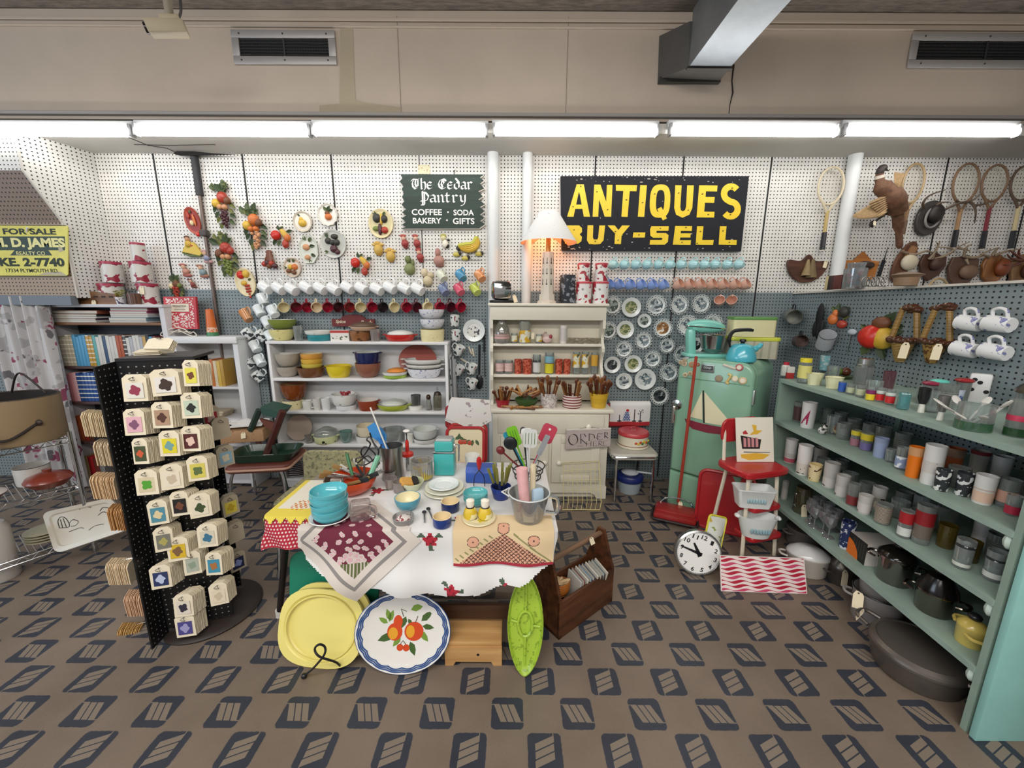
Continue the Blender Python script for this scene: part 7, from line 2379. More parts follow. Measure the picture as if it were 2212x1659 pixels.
def sidecloth(name,label,x0,x1,y0,y1,drop,mats,pick,off):
 b = MB()
 nu,nv = 70,60
 vs = []
 for j in range(nv+1):
  for i in range(nu+1):
   x,y = x0+(x1-x0)*i/nu,y0+(y1-y0)*j/nv
   dx,dy = max(T0-x,0),max(U0-y,0)
   d_ = math.hypot(dx,dy)
   k = (off+.01+.25*d_+.008*math.sin(x*50+y*40)*min(1,d_*10))/d_ if d_ else 0
   vs.append((max(x,T0)-dx*k,max(y,U0)-dy*k,TH-.008+off-d_*.95))
 b.v = vs
 for j in range(nv):
  for i in range(nu):
   k = pick((i+.5)/nu,(j+.5)/nv)
   if k is not None:
    a = j*(nu+1)+i
    b.f.append([a,a+1,a+nu+2,a+nu+1])
    b.mi.append(k)
 return solo(name,label,'tablecloth',b,mats,group='cloths on the side table')
sidecloth('dotted_cloth','red cloth with white polka dots hanging off the left small table',T0-.05,T1-.004,U0-.13,U1-.1,0,[DOTS('#a3182f','#d9c3c0',.013,.27,(0,2),.8)],lambda u_,v_:0,.001)
sidecloth('flowered_cloth','yellow edged white cloth with orange flowers laid over the red dotted cloth',T0-.015,T1-.004,U0-.03,U1-.1,0,[M('#dcd8c8',.85),M('#dcc94e',.85),M('#c2702c',.85)],lambda u_,v_:None if v_<.03+.03*math.sin(u_*30)else(1 if v_<.13 or u_<.12 else(2 if math.hypot((u_-.55),(v_-.3)*1.6)<.2 and math.sin(u_*60)*math.sin(v_*70)>.1 else(1 if v_<.22 else 0))),.006)
# things on the table
TZ = TH+.006
TGp = 'things on the table'
def tfit(xl,xr,yt,yb,z=None,k=1.0):
 return fit(xl,xr,yt,yb,TZ if z is None else z,0,k)
def tv(name,label,cat,xl,xr,yt,yb,mo,mi=None,f=.5,z=None,hmax=None,k=1.0,prof=None):
 loc,r,h = tfit(xl,xr,yt,yb,z,k)
 if hmax:
  h = min(h,hmax)
 o = thing(name,label,cat,loc,0,TGp)
 b = MB()
 P = prof(r,h)if prof else wallprof(r,h,r*f)
 kk = max(range(len(P)),key=lambda i:P[i][1])
 b.lathe(P[:kk+1],32)
 b.m(1).lathe(P[kk:],32)
 b.build('body',[mo,mi or mo],o)
 return o,loc,r,h
TQB = M('#5cb4bf',.2,0,0,8,0,.4)
loc,r,h = tfit(668,762,1105,1147,k=.9)
pl_ = thing('plate','white plate with a maroon band under the stack of turquoise bowls','plate',loc,0,TGp)
loc.z+=.004
pl_.location = loc
b = MB().lathe([(0,0),(r*.6,0),(r,.018),(r*.99,.022),(r*.8,.012)],36)
b.m(1).lathe([(r*.8,.0121),(r*.6,.005),(0,.005)],36)
b.build('plate',[CER,M('#6d2334',.3)],pl_)
s_ = mpp(loc)
for i in range(8):
 rb = 37*s_
 b = MB().lathe(bowlprof(rb,.04,.72,.003),32)
 solo('bowl',f'turquoise bowl, {ORD[i]} from the bottom of the stack on the maroon banded plate','bowl',b,TQB,(loc.x+.002*math.sin(i*2),loc.y+.002*math.cos(i*3),loc.z+.008+i*.0118),group='turquoise bowl stack')
ORG = M('#cf4a1e',.3,0,0,8,0,.3)
oo,lc,r,h = tv('mixing_bowl','large orange mixing bowl full of kitchen tools','bowl',708,817,1008,1085,ORG,M('#c4431b',.35),.5,hmax=.105,prof=lambda r,h:bowlprof(r,h,.55,.004))
q = random.Random(21)
GMK = [M('#4a3a30',.4),M('#b9b6b2',.25,.9),M('#8a6a3c',.5),M('#23282a',.4),M('#c9c4ba',.5)]
def gad(o):
 MB().box((0,0,.05),(.014,.01,.1),.004).build('handle',GMK[gad.k%5],o)
 MB().box((0,0,.115),(.024,.006,.045),.003).build('blade',GMK[(gad.k+1)%5],o)
GK = []
for i in range(5):
 gad.k = i
 GK.append(Kind('kitchen_tool','kitchen tool',lambda o,i=i:(MB().box((0,0,.05),(.014,.01,.1),.004).build('handle',GMK[i],o),MB().box((0,0,.115),(.024,.006,.045),.003).build('blade',GMK[(i+1)%5],o)),'tools in the orange bowl'))
for i in range(12):
 a = i*2.4
 GK[i%5].put('small metal or wooden handled tool lying in the orange bowl',lc+Vector((r*.5*math.cos(a),r*.5*math.sin(a),h*.55+.006*(i%3))),orient((math.cos(a+1.8),math.sin(a+1.8)*.7,.35),(0,0,1)))
def stick(name,label,cat,p0,p1,r0,mat,head=None,hm=None,grp=TGp):
 p0,p1 = Vector(p0),Vector(p1)
 o = thing(name,label,cat,p0,0,grp)
 MB().tube([(0,0,0),p1-p0],r0,8).build('handle',mat,o)
 return o
o = stick('can_opener','mint green handled can opener sticking out of the orange bowl','kitchen tool',lc+Vector((.08,-.02,.05)),atY(817,985,lc.y),.012,M('#79b394',.35))
stick('peeler','dark green handle poking up from the orange bowl','kitchen tool',lc+Vector((-.01,.03,.06)),atY(749,980,lc.y+.06),.008,M('#2f6b40',.4))
oo,lc2,r,h = tv('canister','tall brushed steel canister holding blue spatulas','canister',826,874,954,1040,STEEL,M('#6d6b69',.4,.8),1,prof=lambda r,h:[(0,0),(r*1.05,0),(r*.95,h*.3),(r*.9,h*.6),(r,h),(r-.003,h),(r*.87,h*.6),(r*.9,.01),(0,.01)])
BL_ = M('#3f86c4',.4)
for i in range(3):
 top = atY(803+i*7,920+i*5,lc2.y+.012*i)
 base = lc2+Vector((-.005+.008*i,.005*i,.06))
 o = thing('spatula',f'blue plastic spatula in the steel canister, {ORD[i]} of three','spatula',base,0,TGp)
 d_ = top-base
 MB().tube([(0,0,0),d_*.72],.006,8).build('handle',M('#2f7cc9',.4),o)
 n_ = d_.normalized()
 sd = n_.cross(Vector((0,1,0))).normalized()
 b = MB()
 q4 = [d_*.66-sd*.012,d_*.66+sd*.012,d_*.78+sd*.026,d_*1.02+sd*.024,d_*1.05-sd*.02,d_*.8-sd*.026]
 th = Vector((0,.004,0))
 b.add([p for p in q4]+[p+th for p in q4],[tuple(range(6)),tuple(range(11,5,-1))]+[(i_,(i_+1)%6,6+(i_+1)%6,6+i_)for i_ in range(6)])
 b.build('blade',BL_,o,False)
stick('stirring_stick','white stick leaning out of the steel canister','stick',lc2+Vector((.01,-.01,.05)),atY(800,880,lc2.y),.004,M('#dedcd6',.5))
o = thing('wire_whisk','bent black wire loops between the orange bowl and the steel canister','wire tool',(0,0,0),0,TGp)
for j,pts in enumerate(([(815,1010),(795,985),(772,1000),(770,990),(785,985),(800,960),(792,950),(800,945),(815,970),(825,960)],[(800,1000),(783,985),(780,975),(790,965),(812,985),(790,1004),(775,1003)],[(799,935),(806,955),(818,975),(810,1000)])):
 MB().tube(spline([atY(x,y,lc2.y-.06+.01*j+.005*math.sin(i*2))for i,(x,y)in enumerate(pts)],5),.0035,6).build('loop',BLACK,o)
loc,r,h = tfit(754,806,1072,1132)
h = min(h,.1)
o = thing('pitcher','square clear glass pitcher between the turquoise bowls and the orange bowl','pitcher',loc,.3,TGp)
MB().box((0,0,h/2),(r*1.7,r*1.7,h),.012).build('body',GL('#e8dcd9',.25,.22),o)
MB().tube(spline([(r*.8,-r*.6,h*.9),(r*1.3,-r*.9,h*.8),(r*1.3,-r*.9,h*.3),(r*.8,-r*.6,h*.2)],5),.006,8).build('handle',GL('#e8dcd9',.25,.3),o)
loc,r,h = tfit(873,895,928,992,TZ+.07)
oo,lcj,r2,h2 = tv('jar','clear glass jar with yellow and grey flowers','jar',888,936,984,1043,GL('#e6e4de',.22,.3),None,.97)
b = MB().lathe([(r2*.975,h2*.1),(r2*.99,h2*.85)],28)
b.build('flower_print',blot(['#c9c6c0','#d9bd2c','#8b8794'],[.56,.6],26,1,key='jar_print'),oo)
o = thing('food_chopper','red hand chopper with a white knob behind the flowered jar','kitchen tool',(colx(882,lcj.y+.1,TZ),lcj.y+.1,TZ),0,TGp)
zz = lambda py:atY(883,py,lcj.y+.1).z-TZ
RDP = M('#c02a22',.3)
MB().tube([(0,0,0),(0,0,zz(985))],.012,8).build('shaft',CHROME,o)
MB().lathe([(0,zz(988)),(.03,zz(984)),(.03,zz(978)),(.01,zz(974)),(.009,zz(955)),(.005,zz(950))],18).build('handle',RDP,o)
MB().tube([(0,0,zz(950)),(0,0,zz(934))],.0025,6).build('rod',BLACK,o)
MB().ball((0,0,zz(931)),(.018,.018,.008)).build('knob',M('#e6e5e0',.35),o)
loc,r,h = tfit(940,985,945,1030)
h = atY(962,945,loc.y).z-TZ
o = thing('ice_crusher','turquoise ice crusher with chrome band and crank','kitchen tool',loc,0,TGp)
ICQ = M('#3fa9a6',.3,0,0,8,0,.3)
MB().box((0,0,h*.31),(r*1.95,r*1.6,h*.62),.008).build('cup',ICQ,o)
MB().box((0,0,h*.65),(r*2.05,r*1.7,h*.05),.004).build('band',CHROME,o)
MB().box((0,0,h*.81),(r*1.75,r*1.5,h*.28),.008).build('hopper',ICQ,o)
MB().box((0,0,h*.97),(r*1.5,r*1.3,h*.06),.004).build('lid',M('#b9bcbc',.3,.5),o)
MB().tube([(r*.9,0,h*.8),(r*1.35,0,h*.8),(r*1.35,-.01,h*.35)],.005,7).build('crank',CHROME,o)
tv('pitcher','white creamer jug behind the blue recipe box','jug',1004,1036,976,1012,MI,None,.85)
loc,r,h = tfit(1008,1073,1003,1050)
o = thing('recipe_box','blue plastic box with a sloped lid','box',loc,R(-3),TGp)
BB = M('#3253a3',.4)
h = atY(1040,1004,loc.y).z-TZ
MB().box((0,0,h*.36),(r*1.95,.09,h*.7),.006).build('body',BB,o)
b = MB()
P = [(-.045,h*.7),(.045,h*.7),(.03,h*.98),(-.025,h*.98)]
b.add([(s*r*.98,y,z)for s in(-1,1)for y,z in P],[(0,1,2,3),(7,6,5,4),(0,4,5,1),(1,5,6,2),(2,6,7,3),(3,7,4,0)])
b.build('lid',BB,o,False)
pm_ = loc+Vector((-.005,-.075,0))
o = thing('potato_masher','black wire masher with a red bulb handle standing before the blue box','kitchen tool',pm_,0,TGp)
hz = lambda py:atY(1032,py,pm_.y).z-TZ
MB().lathe([(0,hz(1016)),(.006,hz(1014)),(.013,hz(1000)),(.011,hz(990)),(0,hz(986))],14).build('handle',M('#b01d22',.25),o)
for s in(-1,1):
 MB().tube(spline([(0,0,hz(1016)),(s*.022,0,hz(1030)),(s*.026,0,0.002)],5),.0022,6).build('wire',BLACK,o)
oo,lcc,r,h = tv('cup','blue plastic tumbler full of olive handled cutlery','tumbler',1060,1104,1040,1085,M('#1f3688',.35),M('#182a6b',.4),.75)
OLV = M('#6d6a2c',.4)
CUT = Kind('cutlery','cutlery',lambda o:(MB().tube([(0,0,0),(0,0,.05)],.003,6).build('shank',CHROME,o),MB().box((0,0,.085),(.012,.006,.08),.003).build('handle',OLV,o)),'olive handled cutlery')
for i in range(9):
 a = 2*PI*i/9
 tl = .15+.2*(i%2)
 CUT.put('olive handled cutlery standing in the blue tumbler',lcc+Vector((r*.4*math.cos(a),r*.4*math.sin(a),h*.55)),orient((math.cos(a)*tl,math.sin(a)*tl,1),(1,0,0)))
uc = atZ(1140,1050,TZ)
uc.y+=.1
uc.x = colx(1140,uc.y,TZ)
o = thing('utensil_holder','black wire holder crowded with spatulas and ladles behind the glass batter bowl','holder',(uc.x,uc.y,TZ),0,TGp)
rr_ = 36*mpp(uc)
zt_ = atY(1140,1005,uc.y).z-TZ
for z in(.004,zt_*.55,zt_):
 MB().tube([(x,y,z)for x,y in ell(rr_*(.75+.25*z/zt_),rr_*(.75+.25*z/zt_),20)],.003,6,closed=True).build('ring',DARKST,o)
for i in range(8):
 a = 2*PI*i/8
 MB().tube([(rr_*.75*math.cos(a),rr_*.75*math.sin(a),.004),(rr_*math.cos(a),rr_*math.sin(a),zt_)],.002,5).build('wire',DARKST,o)
def utool(name,label,px0,py0,px1,py1,wpx,col,dy=0,shape='blade',lpx=34,slot=0):
 p1 = atY(px1,py1,uc.y+dy)
 p0 = Vector((uc.x+(px0-1140)*.0008,uc.y+dy*.4,TZ+.02))
 o = thing(name,label,'utensil',p0,0,TGp)
 d_ = p1-p0
 n_ = d_.normalized()
 s_ = mpp(p1)
 MB().tube([(0,0,0),d_-n_*lpx*s_*.8],.0045,7).build('handle',M(col,.4),o)
 rm = orient(n_,(1,0,0)).to_matrix().to_4x4()
 b = MB().tf(Matrix.Translation(d_-n_*lpx*s_*.5)@rm)
 if shape=='blade':
  b.tf(Matrix.Translation(d_-n_*lpx*s_*.5)@rm@Matrix.Rotation(PI/2,4,'X'))
  P = rrect(wpx*s_,lpx*s_,wpx*s_*.25)
  b.prism(P,-.002,.002)
  b.m(1)
  for i in range(slot):
   x = (i-(slot-1)/2)*wpx*s_*.22
   b.prism([(x-.0012,-lpx*s_*.32),(x+.0012,-lpx*s_*.32),(x+.0012,lpx*s_*.3),(x-.0012,lpx*s_*.3)],-.003,.003)
  if slot<0:
   b.prism(ell(.006,.006,14,(0,lpx*s_*.25)),-.003,.003)
 else:
  b.ball((0,0,0),(wpx/2*s_,.012,lpx/2*s_),16,10)
 b.build('head',[M(col,.4),M('#d6dcd2' if slot<0 else '#3f6b1c',.5)],o)
utool('slotted_turner','lime green slotted turner in the utensil holder',1135,1040,1103,922,24,'#6fae1f',.03,lpx=44,slot=3)
utool('ladle','black ladle facing forward in the utensil holder',1130,1040,1096,944,30,'#15191c',-.03,'bowl',32)
utool('spoon','small black spoon behind the green turner',1140,1040,1129,922,14,'#1d2326',.06,'bowl',20)
utool('turner','teal blue turner behind the black ladle',1130,1040,1095,932,22,'#1f7f96',.045,lpx=40)
utool('spatula','white and grey slotted spatula in the utensil holder',1145,1040,1146,927,30,'#c9cbc8',.0,lpx=42,slot=4)
utool('spatula','plain white spatula behind the slotted white one',1143,1040,1137,925,24,'#dedfdd',.04,lpx=30)
utool('turner','red turner with a round hole leaning right in the utensil holder',1150,1040,1192,918,32,'#b23a4e',.02,lpx=42,slot=-1)
utool('serving_fork','steel fork leaning right in the utensil holder',1152,1040,1184,940,12,'#8d9093',-.02,lpx=50)
utool('spoon','dark red spoon leaning left of the utensil holder',1125,1040,1074,966,18,'#6d1f1f',.02,'bowl',20)
BAT = GL('#e3e6e6',.3,.12)
loc,r,h = tfit(1098,1186,1046,1140,k=.72)
loc.z = TZ+.006
h = min(h,.14)
o = thing('batter_bowl','big clear glass batter bowl with a pouring lip and handle, on the cream towel','bowl',loc,0,TGp)
MB().lathe([(0,0),(r*.62,0),(r*.7,.01),(r*.98,h*.97),(r,h),(r*.97,h),(r*.66,.014),(0,.012)],36).build('bowl',BAT,o)
b = MB().add([(-r*.96,-.035,h),(-r*.96,.035,h),(-r*1.32,-.0,h*1.0),(-r*.88,0,h*.72)],[(0,2,3),(2,1,3)])
b.build('spout',BAT,o)
MB().tube([(-r*.96,-.035,h),(-r*1.32,0,h),(-r*.96,.035,h)],.003,6).build('lip',M('#cfd3d3',.1),o)
MB().tube([(x,y,h)for x,y in ell(r,r,36)],.0028,6,closed=True).build('rim',M('#c9cdcd',.1),o)
MB().tube(spline([(r*.95,-.01,h*.9),(r*1.35,-.02,h*.85),(r*1.35,-.02,h*.35),(r*.82,-.01,h*.3)],6),.009,8).build('handle',GL('#d8dcdc',.3,.3),o)
tb_ = loc+Vector((-.012,-.005,.02))
tt = atY(1127,1012,loc.y)
o = thing('rolled_towel','pink rolled towel with a red end standing in the glass batter bowl','towel',tb_,0,TGp)
d_ = tt-tb_
MB().tube([d_*.32,d_*.7,d_],[.021,.022,.023],14).build('roll',M('#d9a6a6',.85,0,.1,30),o)
MB().tube([(0,0,0),d_*.32],[.018,.0208],14).build('band',M('#bb3a48',.8),o)
o = thing('folded_cloth','pale blue folded cloth in the glass batter bowl beside the pink roll','towel',loc+Vector((.035,.02,.02)),.4,TGp)
MB().box((0,0,.05),(.05,.03,.1),.012).build('cloth',M('#a9c3d6',.85),o)
stick('rolling_pin','cream handle standing behind the pink rolled towel','kitchen tool',loc+Vector((.015,.03,.03)),atY(1152,1003,loc.y+.05),.012,M('#d9cbaa',.5))
for i,(xl,xr,yt,yb,dz,lb)in enumerate(((916,1006,1040,1082,0,'large cream plate at the bottom of the plate stack'),(918,1003,1034,1074,.008,'cream plate in the middle of the plate stack'),(926,992,1022,1064,.018,'small white plate with orange leaves on the plate stack'))):
 loc,r,h = tfit(xl,xr,yt,yb,TZ+dz)
 o = thing('plate',lb,'plate',loc,0,'plates stacked on the table')
 plate(o,r,M('#d9d8c6' if i<2 else '#dde2e0',.25),blot(['#dde2e0','#b5573c'],[.72],22,1,key='leafp')if i==2 else M('#d9d8c6',.25),.009)
tv('bowl','turquoise bowl with a cream inside','bowl',853,910,1060,1112,M('#5a9fb4',.25),M('#e0d7b0',.3),.5,hmax=.075,prof=lambda r,h:bowlprof(r,h,.5,.004))
oo,lg,r,h = tv('bowl','pale green cup shaped bowl behind the turquoise bowl','bowl',866,917,1028,1068,M('#cfd3b6',.3),M('#b9bf96',.3),.6)
o = thing('mustard_mitt','tan folded mitt with black edging lying in the pale green bowl','mitt',lg+Vector((-.02,-.01,h*.75)),.5,TGp,(R(20),R(15),R(30)))
MB().rslab((0,0,.012),(.08,.05,.02),.018,4,.005).m(1).rslab((.03,0,.014),(.03,.054,.022),.01,3).build('mitt',[M('#c9974a',.8),M('#241f1c',.8)],o)
for i,(x,y)in enumerate(((845,1060),(862,1068),(842,1045))):
 loc,r,h = tfit(x-14,x+14,y-28,y)
 o = thing('glass',f'small clear glass left of the pale green bowl, {ORD[i]} of three','glass',loc,0,TGp)
 tumbler(o,r,.05,GL('#d9cfcb',.25,.3),[],.8)
tv('ramekin','navy blue ramekin with a cream inside, behind the other ramekin','ramekin',953,993,1072,1111,M('#1b2a58',.25),M('#dcc9a0',.35),.97)
tv('ramekin','blue ramekin with a cream inside, nearest the table edge','ramekin',935,976,1104,1145,M('#243d80',.25),M('#dcc9a0',.35),.97)
loc,r,h = tfit(1001,1054,1060,1096,k=.6)
for i in range(3):
 b = MB().lathe(bowlprof(r,.03,.5,.003),28)
 solo('bowl',f'small aqua bowl, {["bottom", "middle", "top"][i]} of the stack behind the salt shakers','bowl',b,M('#58a9ac',.2,0,0,8,0,.4),(loc.x,loc.y,TZ+.0+i*.012),group='aqua bowl stack')
loc,r,h = tfit(998,1072,1100,1141,TZ+.006)
o = thing('plate','small cream plate with lemon design under the yellow salt and pepper shakers','plate',loc,0,TGp)
plate(o,r*.98,M('#ddd3b0',.3),blot(['#ddd3b0','#c9b63c','#3f3a22'],[.6,.7],24,1,key='lemon_plate'),.006)
for i,(x,w_)in enumerate(((1015,28),(1047,29))):
 p = loc+Vector(((x-1034)*mpp(loc),.004,.007))
 o = thing('salt_shaker',f'white topped shaker painted with a lemon, {["left", "right"][i]} of the pair','shaker',p,0,'lemon shakers')
 s_ = mpp(p)
 R0 = w_/2*s_*1.12
 hh = 43*s_
 MB().lathe([(0,0),(R0*.9,0),(R0,hh*.15),(R0*.8,hh*.42),(R0*.55,hh*.55)],22).build('body',blot(['#cdb02f','#ddd6a8'],[.56],30,1,key='lemon'),o)
 MB().lathe([(R0*.58,hh*.53),(R0*.6,hh*.56),(R0*.56,hh*.59)],22).build('band',BLACK,o)
 MB().lathe([(R0*.5,hh*.58),(R0*.58,hh*.75),(R0*.56,hh*.92),(0,hh)],22).build('top',M('#e8e2d2',.3),o)
loc,r,h = tfit(848,896,1118,1140)
o = thing('glass_dish','small clear glass dish of red and white trinkets','dish',loc,0,TGp)
tumbler(o,r,.025,GL('#e4e2e0',.25,.25),[],.9)
MB().ball((0,0,.014),(r*.7,r*.7,.012)).build('trinkets',blot(['#cfc6c0','#8b3b44'],[.53],70,1,key='trinket'),o)
for i,(x,y)in enumerate(((917,1118),(930,1110))):
 p = atZ(x,y,TZ+.004)
 o = thing('cocktail_fork',f'small black and silver fork lying between the bowls, {["left", "right"][i]} of two','cutlery',p,R(14+10*i),TGp)
 MB().box((0,0,0),(.006,.07,.004),.001).build('handle',M('#77797a',.3,.8),o)
 MB().ball((0,.042,.002),(.009,.012,.004)).build('head',BLACK,o)
# chairs behind the table
def backchair(label,xl,xr,yt,yb,Y,matb,metal=True):
 a,c_,z0,z1 = pspan(xl,xr,yt,yb,Y)
 o = thing('kitchen_chair',label,'chair',((a+c_)/2,Y,0),0,'chairs behind the table')
 w_ = c_-a
 MB().tf(trot(R(84),0,0,(0,0,(z0+z1)/2))).rslab((0,0,0),(w_,z1-z0,.03),min(w_,z1-z0)*.18,5,.008).build('backrest',matb,o)
 MB().rslab((0,-.2,.43),(w_*.95,.36,.04),.05,5,.01).build('seat',matb,o)
 for s in(-1,1):
  MB().tube([(s*w_*.3,.012,(z0+z1)/2),(s*w_*.4,-.02,.43),(s*w_*.46,.06,0)],.011,8).build('leg',CHROME,o)
  MB().tube([(s*w_*.4,-.34,.42),(s*w_*.46,-.38,0)],.011,8).build('leg',CHROME,o)
 return o,w_,z0,z1
backchair('dinette chair with a mottled olive vinyl back, behind the orange bowl',657,784,974,1060,2.3,blot(['#8f8c6c','#a09a74','#6d6c52'],[.45,.58],50,5,key='vinyl',rough=.4))
o,w_,z0,z1 = backchair('chair with a red frame holding trays and towels beside the hutch',962,1050,876,925,2.62,M('#8d1c22',.4))
for i,(xl,xr,yt,yb,Y,lb)in enumerate(((968,1052,918,1000,2.52,'red and cream tray, back one of two leaning on the chair beside the hutch'),(962,1047,925,1004,2.48,'red rimmed cream tray with painted peppers, in front of the other red tray'))):
 a,c_,z0,z1 = pspan(xl,xr,yt,yb,Y)
 o = thing('serving_tray',lb,'tray',((a+c_)/2,Y,z0),0,'red trays',(R(78),0,R(0)))
 w_,h_ = c_-a,z1-z0
 b = MB().rslab((0,h_/2,0),(w_,h_,.008),.04,5)
 b.m(1).tube([(x,y+h_/2,.008)for x,y in rrect(w_-.015,h_-.015,.035)],.011,6,closed=True)
 b.build('tray',[M('#ddd2ae',.5),M('#a91f26',.35)],o)
 if i:
  b = MB()
  for x,y,c2,rr_ in((-.03,.02,0,.022),(.03,.015,0,.02),(-.005,.02,0,.02)):
   b.m(c2).ball((x,h_*.6+y-.02,.006),(rr_,rr_*.8,.003))
  for j in range(8):
   b.m(1).leaf((-.07+.02*j,h_*.66,.006),R(40+37*j),.045,.02)
  b.build('pepper_print',[M('#b9452c',.5),M('#3f5a33',.6)],o)
Y = 2.6
q4 = [atY(x,y,Y)for x,y in((972,856),(1054,862),(1058,905),(1020,926),(962,900))]
o = thing('tea_towel','stack of white embroidered towels draped over the red chair beside the hutch','towel',q4[0])
for k in range(3):
 b = MB()
 V = [p-q4[0]+Vector((.008*k,-.012*k-.02,-.012*(2-k)))for p in q4]
 c_ = sum(V,Vector())/5+Vector((0,-.03,0))
 b.add(V+[c_]+[v_+Vector((0,.02,0))for v_ in V],[(i,(i+1)%5,5)for i in range(5)]+[(i,6+i,6+(i+1)%5,(i+1)%5)for i in range(5)])
 b.build('cloth',blot(['#dcdad6','#a39498'],[.6],18,4,key='embroidery',rough=.9),o)
# under and in front of the table
UG = 'things leaning under the table'
def lean(name,label,cat,px,pyb,tilt,rz,mk):
 p = atZ(px,pyb,.004)
 o = thing(name,label,cat,p,0,UG)
 from mathutils import Euler
 o.rotation_euler = (Matrix.Rotation(rz,3,'Z')@Matrix.Rotation(R(tilt),3,'X')).to_euler()
 mk(o,mpp(p))
 return o
def octo(w_,h_,cut):
 return[(-w_/2+cut,-h_/2),(w_/2-cut,-h_/2),(w_/2,-h_/2+cut*.8),(w_/2,h_/2-cut*.8),(w_/2-cut,h_/2),(-w_/2+cut,h_/2),(-w_/2,h_/2-cut*.8),(-w_/2,-h_/2+cut*.8)]
def ytray(o,s_,k=1):
 a,c_ = .19*k,.155*k
 b = MB()
 n = 40
 def ring(f,z,e):
  return[(a*f*(abs(math.cos(q))**e)*(1 if math.cos(q)>0 else-1),c_+c_*f*(abs(math.sin(q))**e)*(1 if math.sin(q)>0 else-1),z)for q in[2*PI*i/n for i in range(n)]]
 Rg = [ring(1,0,.7),ring(1.0,.012,.7),ring(.88,.012,.9),ring(.8,-.004,1.0)]
 b.add([v_ for q in Rg for v_ in q],[(i_*n+i,i_*n+(i+1)%n,(i_+1)*n+(i+1)%n,(i_+1)*n+i)for i_ in range(3)for i in range(n)]+[tuple(3*n+i for i in range(n))])
 b.tube([(a*.83*math.cos(q),c_+c_*.83*math.sin(q),.011)for q in[2*PI*i/40 for i in range(40)]],.004,6,closed=True)
 b.build('tray',M('#dfd27a',.4),o)
lean('serving_tray','green rounded tray behind the yellow trays under the table','tray',700,1420,77,R(4),lambda o,s_:MB().rslab((0,.2,0),(.4,.4,.012),.05,5,.004).build('tray',M('#17785f',.4),o)).location.y+=.1
lean('serving_tray','yellow oval tray, back one of two in the black wire stand','tray',700,1434,72,R(-8),lambda o,s_:ytray(o,s_)).location.y+=.03
lean('serving_tray','yellow oval tray, front one of two in the black wire stand','tray',686,1440,70,R(-6),lambda o,s_:ytray(o,s_))
o = thing('plate_stand','black twisted wire stand holding the yellow trays','stand',atZ(690,1446,0),0,UG)
c_ = o.location
PT_ = [atZ(657,1460,.012),atY(678,1442,c_.y-.05),atY(700,1415,c_.y-.055),atY(702,1398,c_.y-.05),atY(690,1392,c_.y-.05),atY(680,1402,c_.y-.05),atY(690,1418,c_.y-.055),atY(725,1430,c_.y-.03),atZ(736,1440,.012)]
MB().tube(spline([p-c_ for p in PT_],6),.0045,7).build('wire',BLACK,o)
for p in(PT_[0],PT_[-1]):
 MB().ball(p-c_,.012).build('foot',BLACK,o)
def platter(o,s_):
 a,c_ = .2,.163
 b = MB()
 n = 72
 el_ = lambda f,z:[(a*f*math.cos(2*PI*i/n),c_+c_*f*math.sin(2*PI*i/n),z)for i in range(n)]
 Rg = [el_(.97,0),el_(1,.012),el_(.985,.014),el_(.78,.006),el_(.72,.002)]
 b.add([v_ for q in Rg for v_ in q],[])
 for k in range(4):
  for i in range(n):
   b.f.append([k*n+i,k*n+(i+1)%n,(k+1)*n+(i+1)%n,(k+1)*n+i])
   b.mi.append(1 if k==1 else 0)
 b.f.append([4*n+i for i in range(n)])
 b.mi.append(0)
 ph = lambda an,f:(a*f*math.cos(an),c_+c_*f*math.sin(an),.0065+(f-.78)/.2*.0075+.0006)
 b.m(1)
 for i in range(18):
  a0 = 2*PI*i/18
  dA = PI/18
  for lv in range(3):
   L_,U_ = [],[]
   for j in range(9):
    t_ = j/8
    e_ = math.sin(t_*PI)
    f0 = .83+.045*lv*.9+.035*e_*(1-.25*lv)
    L_.append(ph(a0-dA+2*dA*t_,f0))
    U_.append(ph(a0-dA+2*dA*t_,f0+.029))
   b.add(L_+U_,[(j,j+1,10+j,9+j)for j in range(8)])
 def blob(k,x,y,rx,ry,z=.0026,rot=0):
  b.m(k).poly([(x+(rx*math.cos(t_)*math.cos(rot)-ry*math.sin(t_)*math.sin(rot)),c_+y+(rx*math.cos(t_)*math.sin(rot)+ry*math.sin(t_)*math.cos(rot)),z)for t_ in[2*PI*i/20 for i in range(20)]])
 for x,y,an,l,k in((-.055,.045,110,.05,4),(-.06,.04,70,.05,4),(-.065,.035,150,.045,4),(-.04,-.01,200,.07,5),(.03,.085,20,.06,4),(.01,.06,250,.05,5),(.02,.05,300,.035,5),(.075,.04,40,.06,5),(.08,.02,350,.05,5),(.07,0,310,.055,4),(.03,-.04,290,.06,5),(-.01,-.02,230,.05,4)):
  b.m(k).leaf((x,c_+y,0),R(an),l,l*.45,.0024,0)
 blob(2,-.035,.0,.032,.035)
 blob(2,-.022,.04,.019,.026,.0027)
 blob(3,-.042,-.006,.02,.024,.003)
 blob(2,.045,-.0,.04,.038)
 blob(3,.03,0,.018,.025,.003)
 blob(2,-.012,-.062,.014,.014)
 blob(2,.014,-.064,.014,.014)
 b.m(6)
 for pts in(((.0,.06),(-.01,.09),(.012,.08)),((.05,.035),(.06,.06),(.055,.045)),((-.012,-.05),(.0,-.035),(.012,-.05))):
  b.tube([(x,c_+y,.003)for x,y in pts],.0015,5)
 b.build('platter',[M('#dddad4',.2,0,0,8,0,.4),M('#26497f',.3),M('#c9471f',.35),M('#db9a2a',.35),M('#6f8f35',.5),M('#3f5a28',.5),M('#3a3324',.5)],o)
lean('platter','white oval enamel platter with a blue rim and painted pears, leaning at the table front','platter',869,1454,72,R(2),platter)
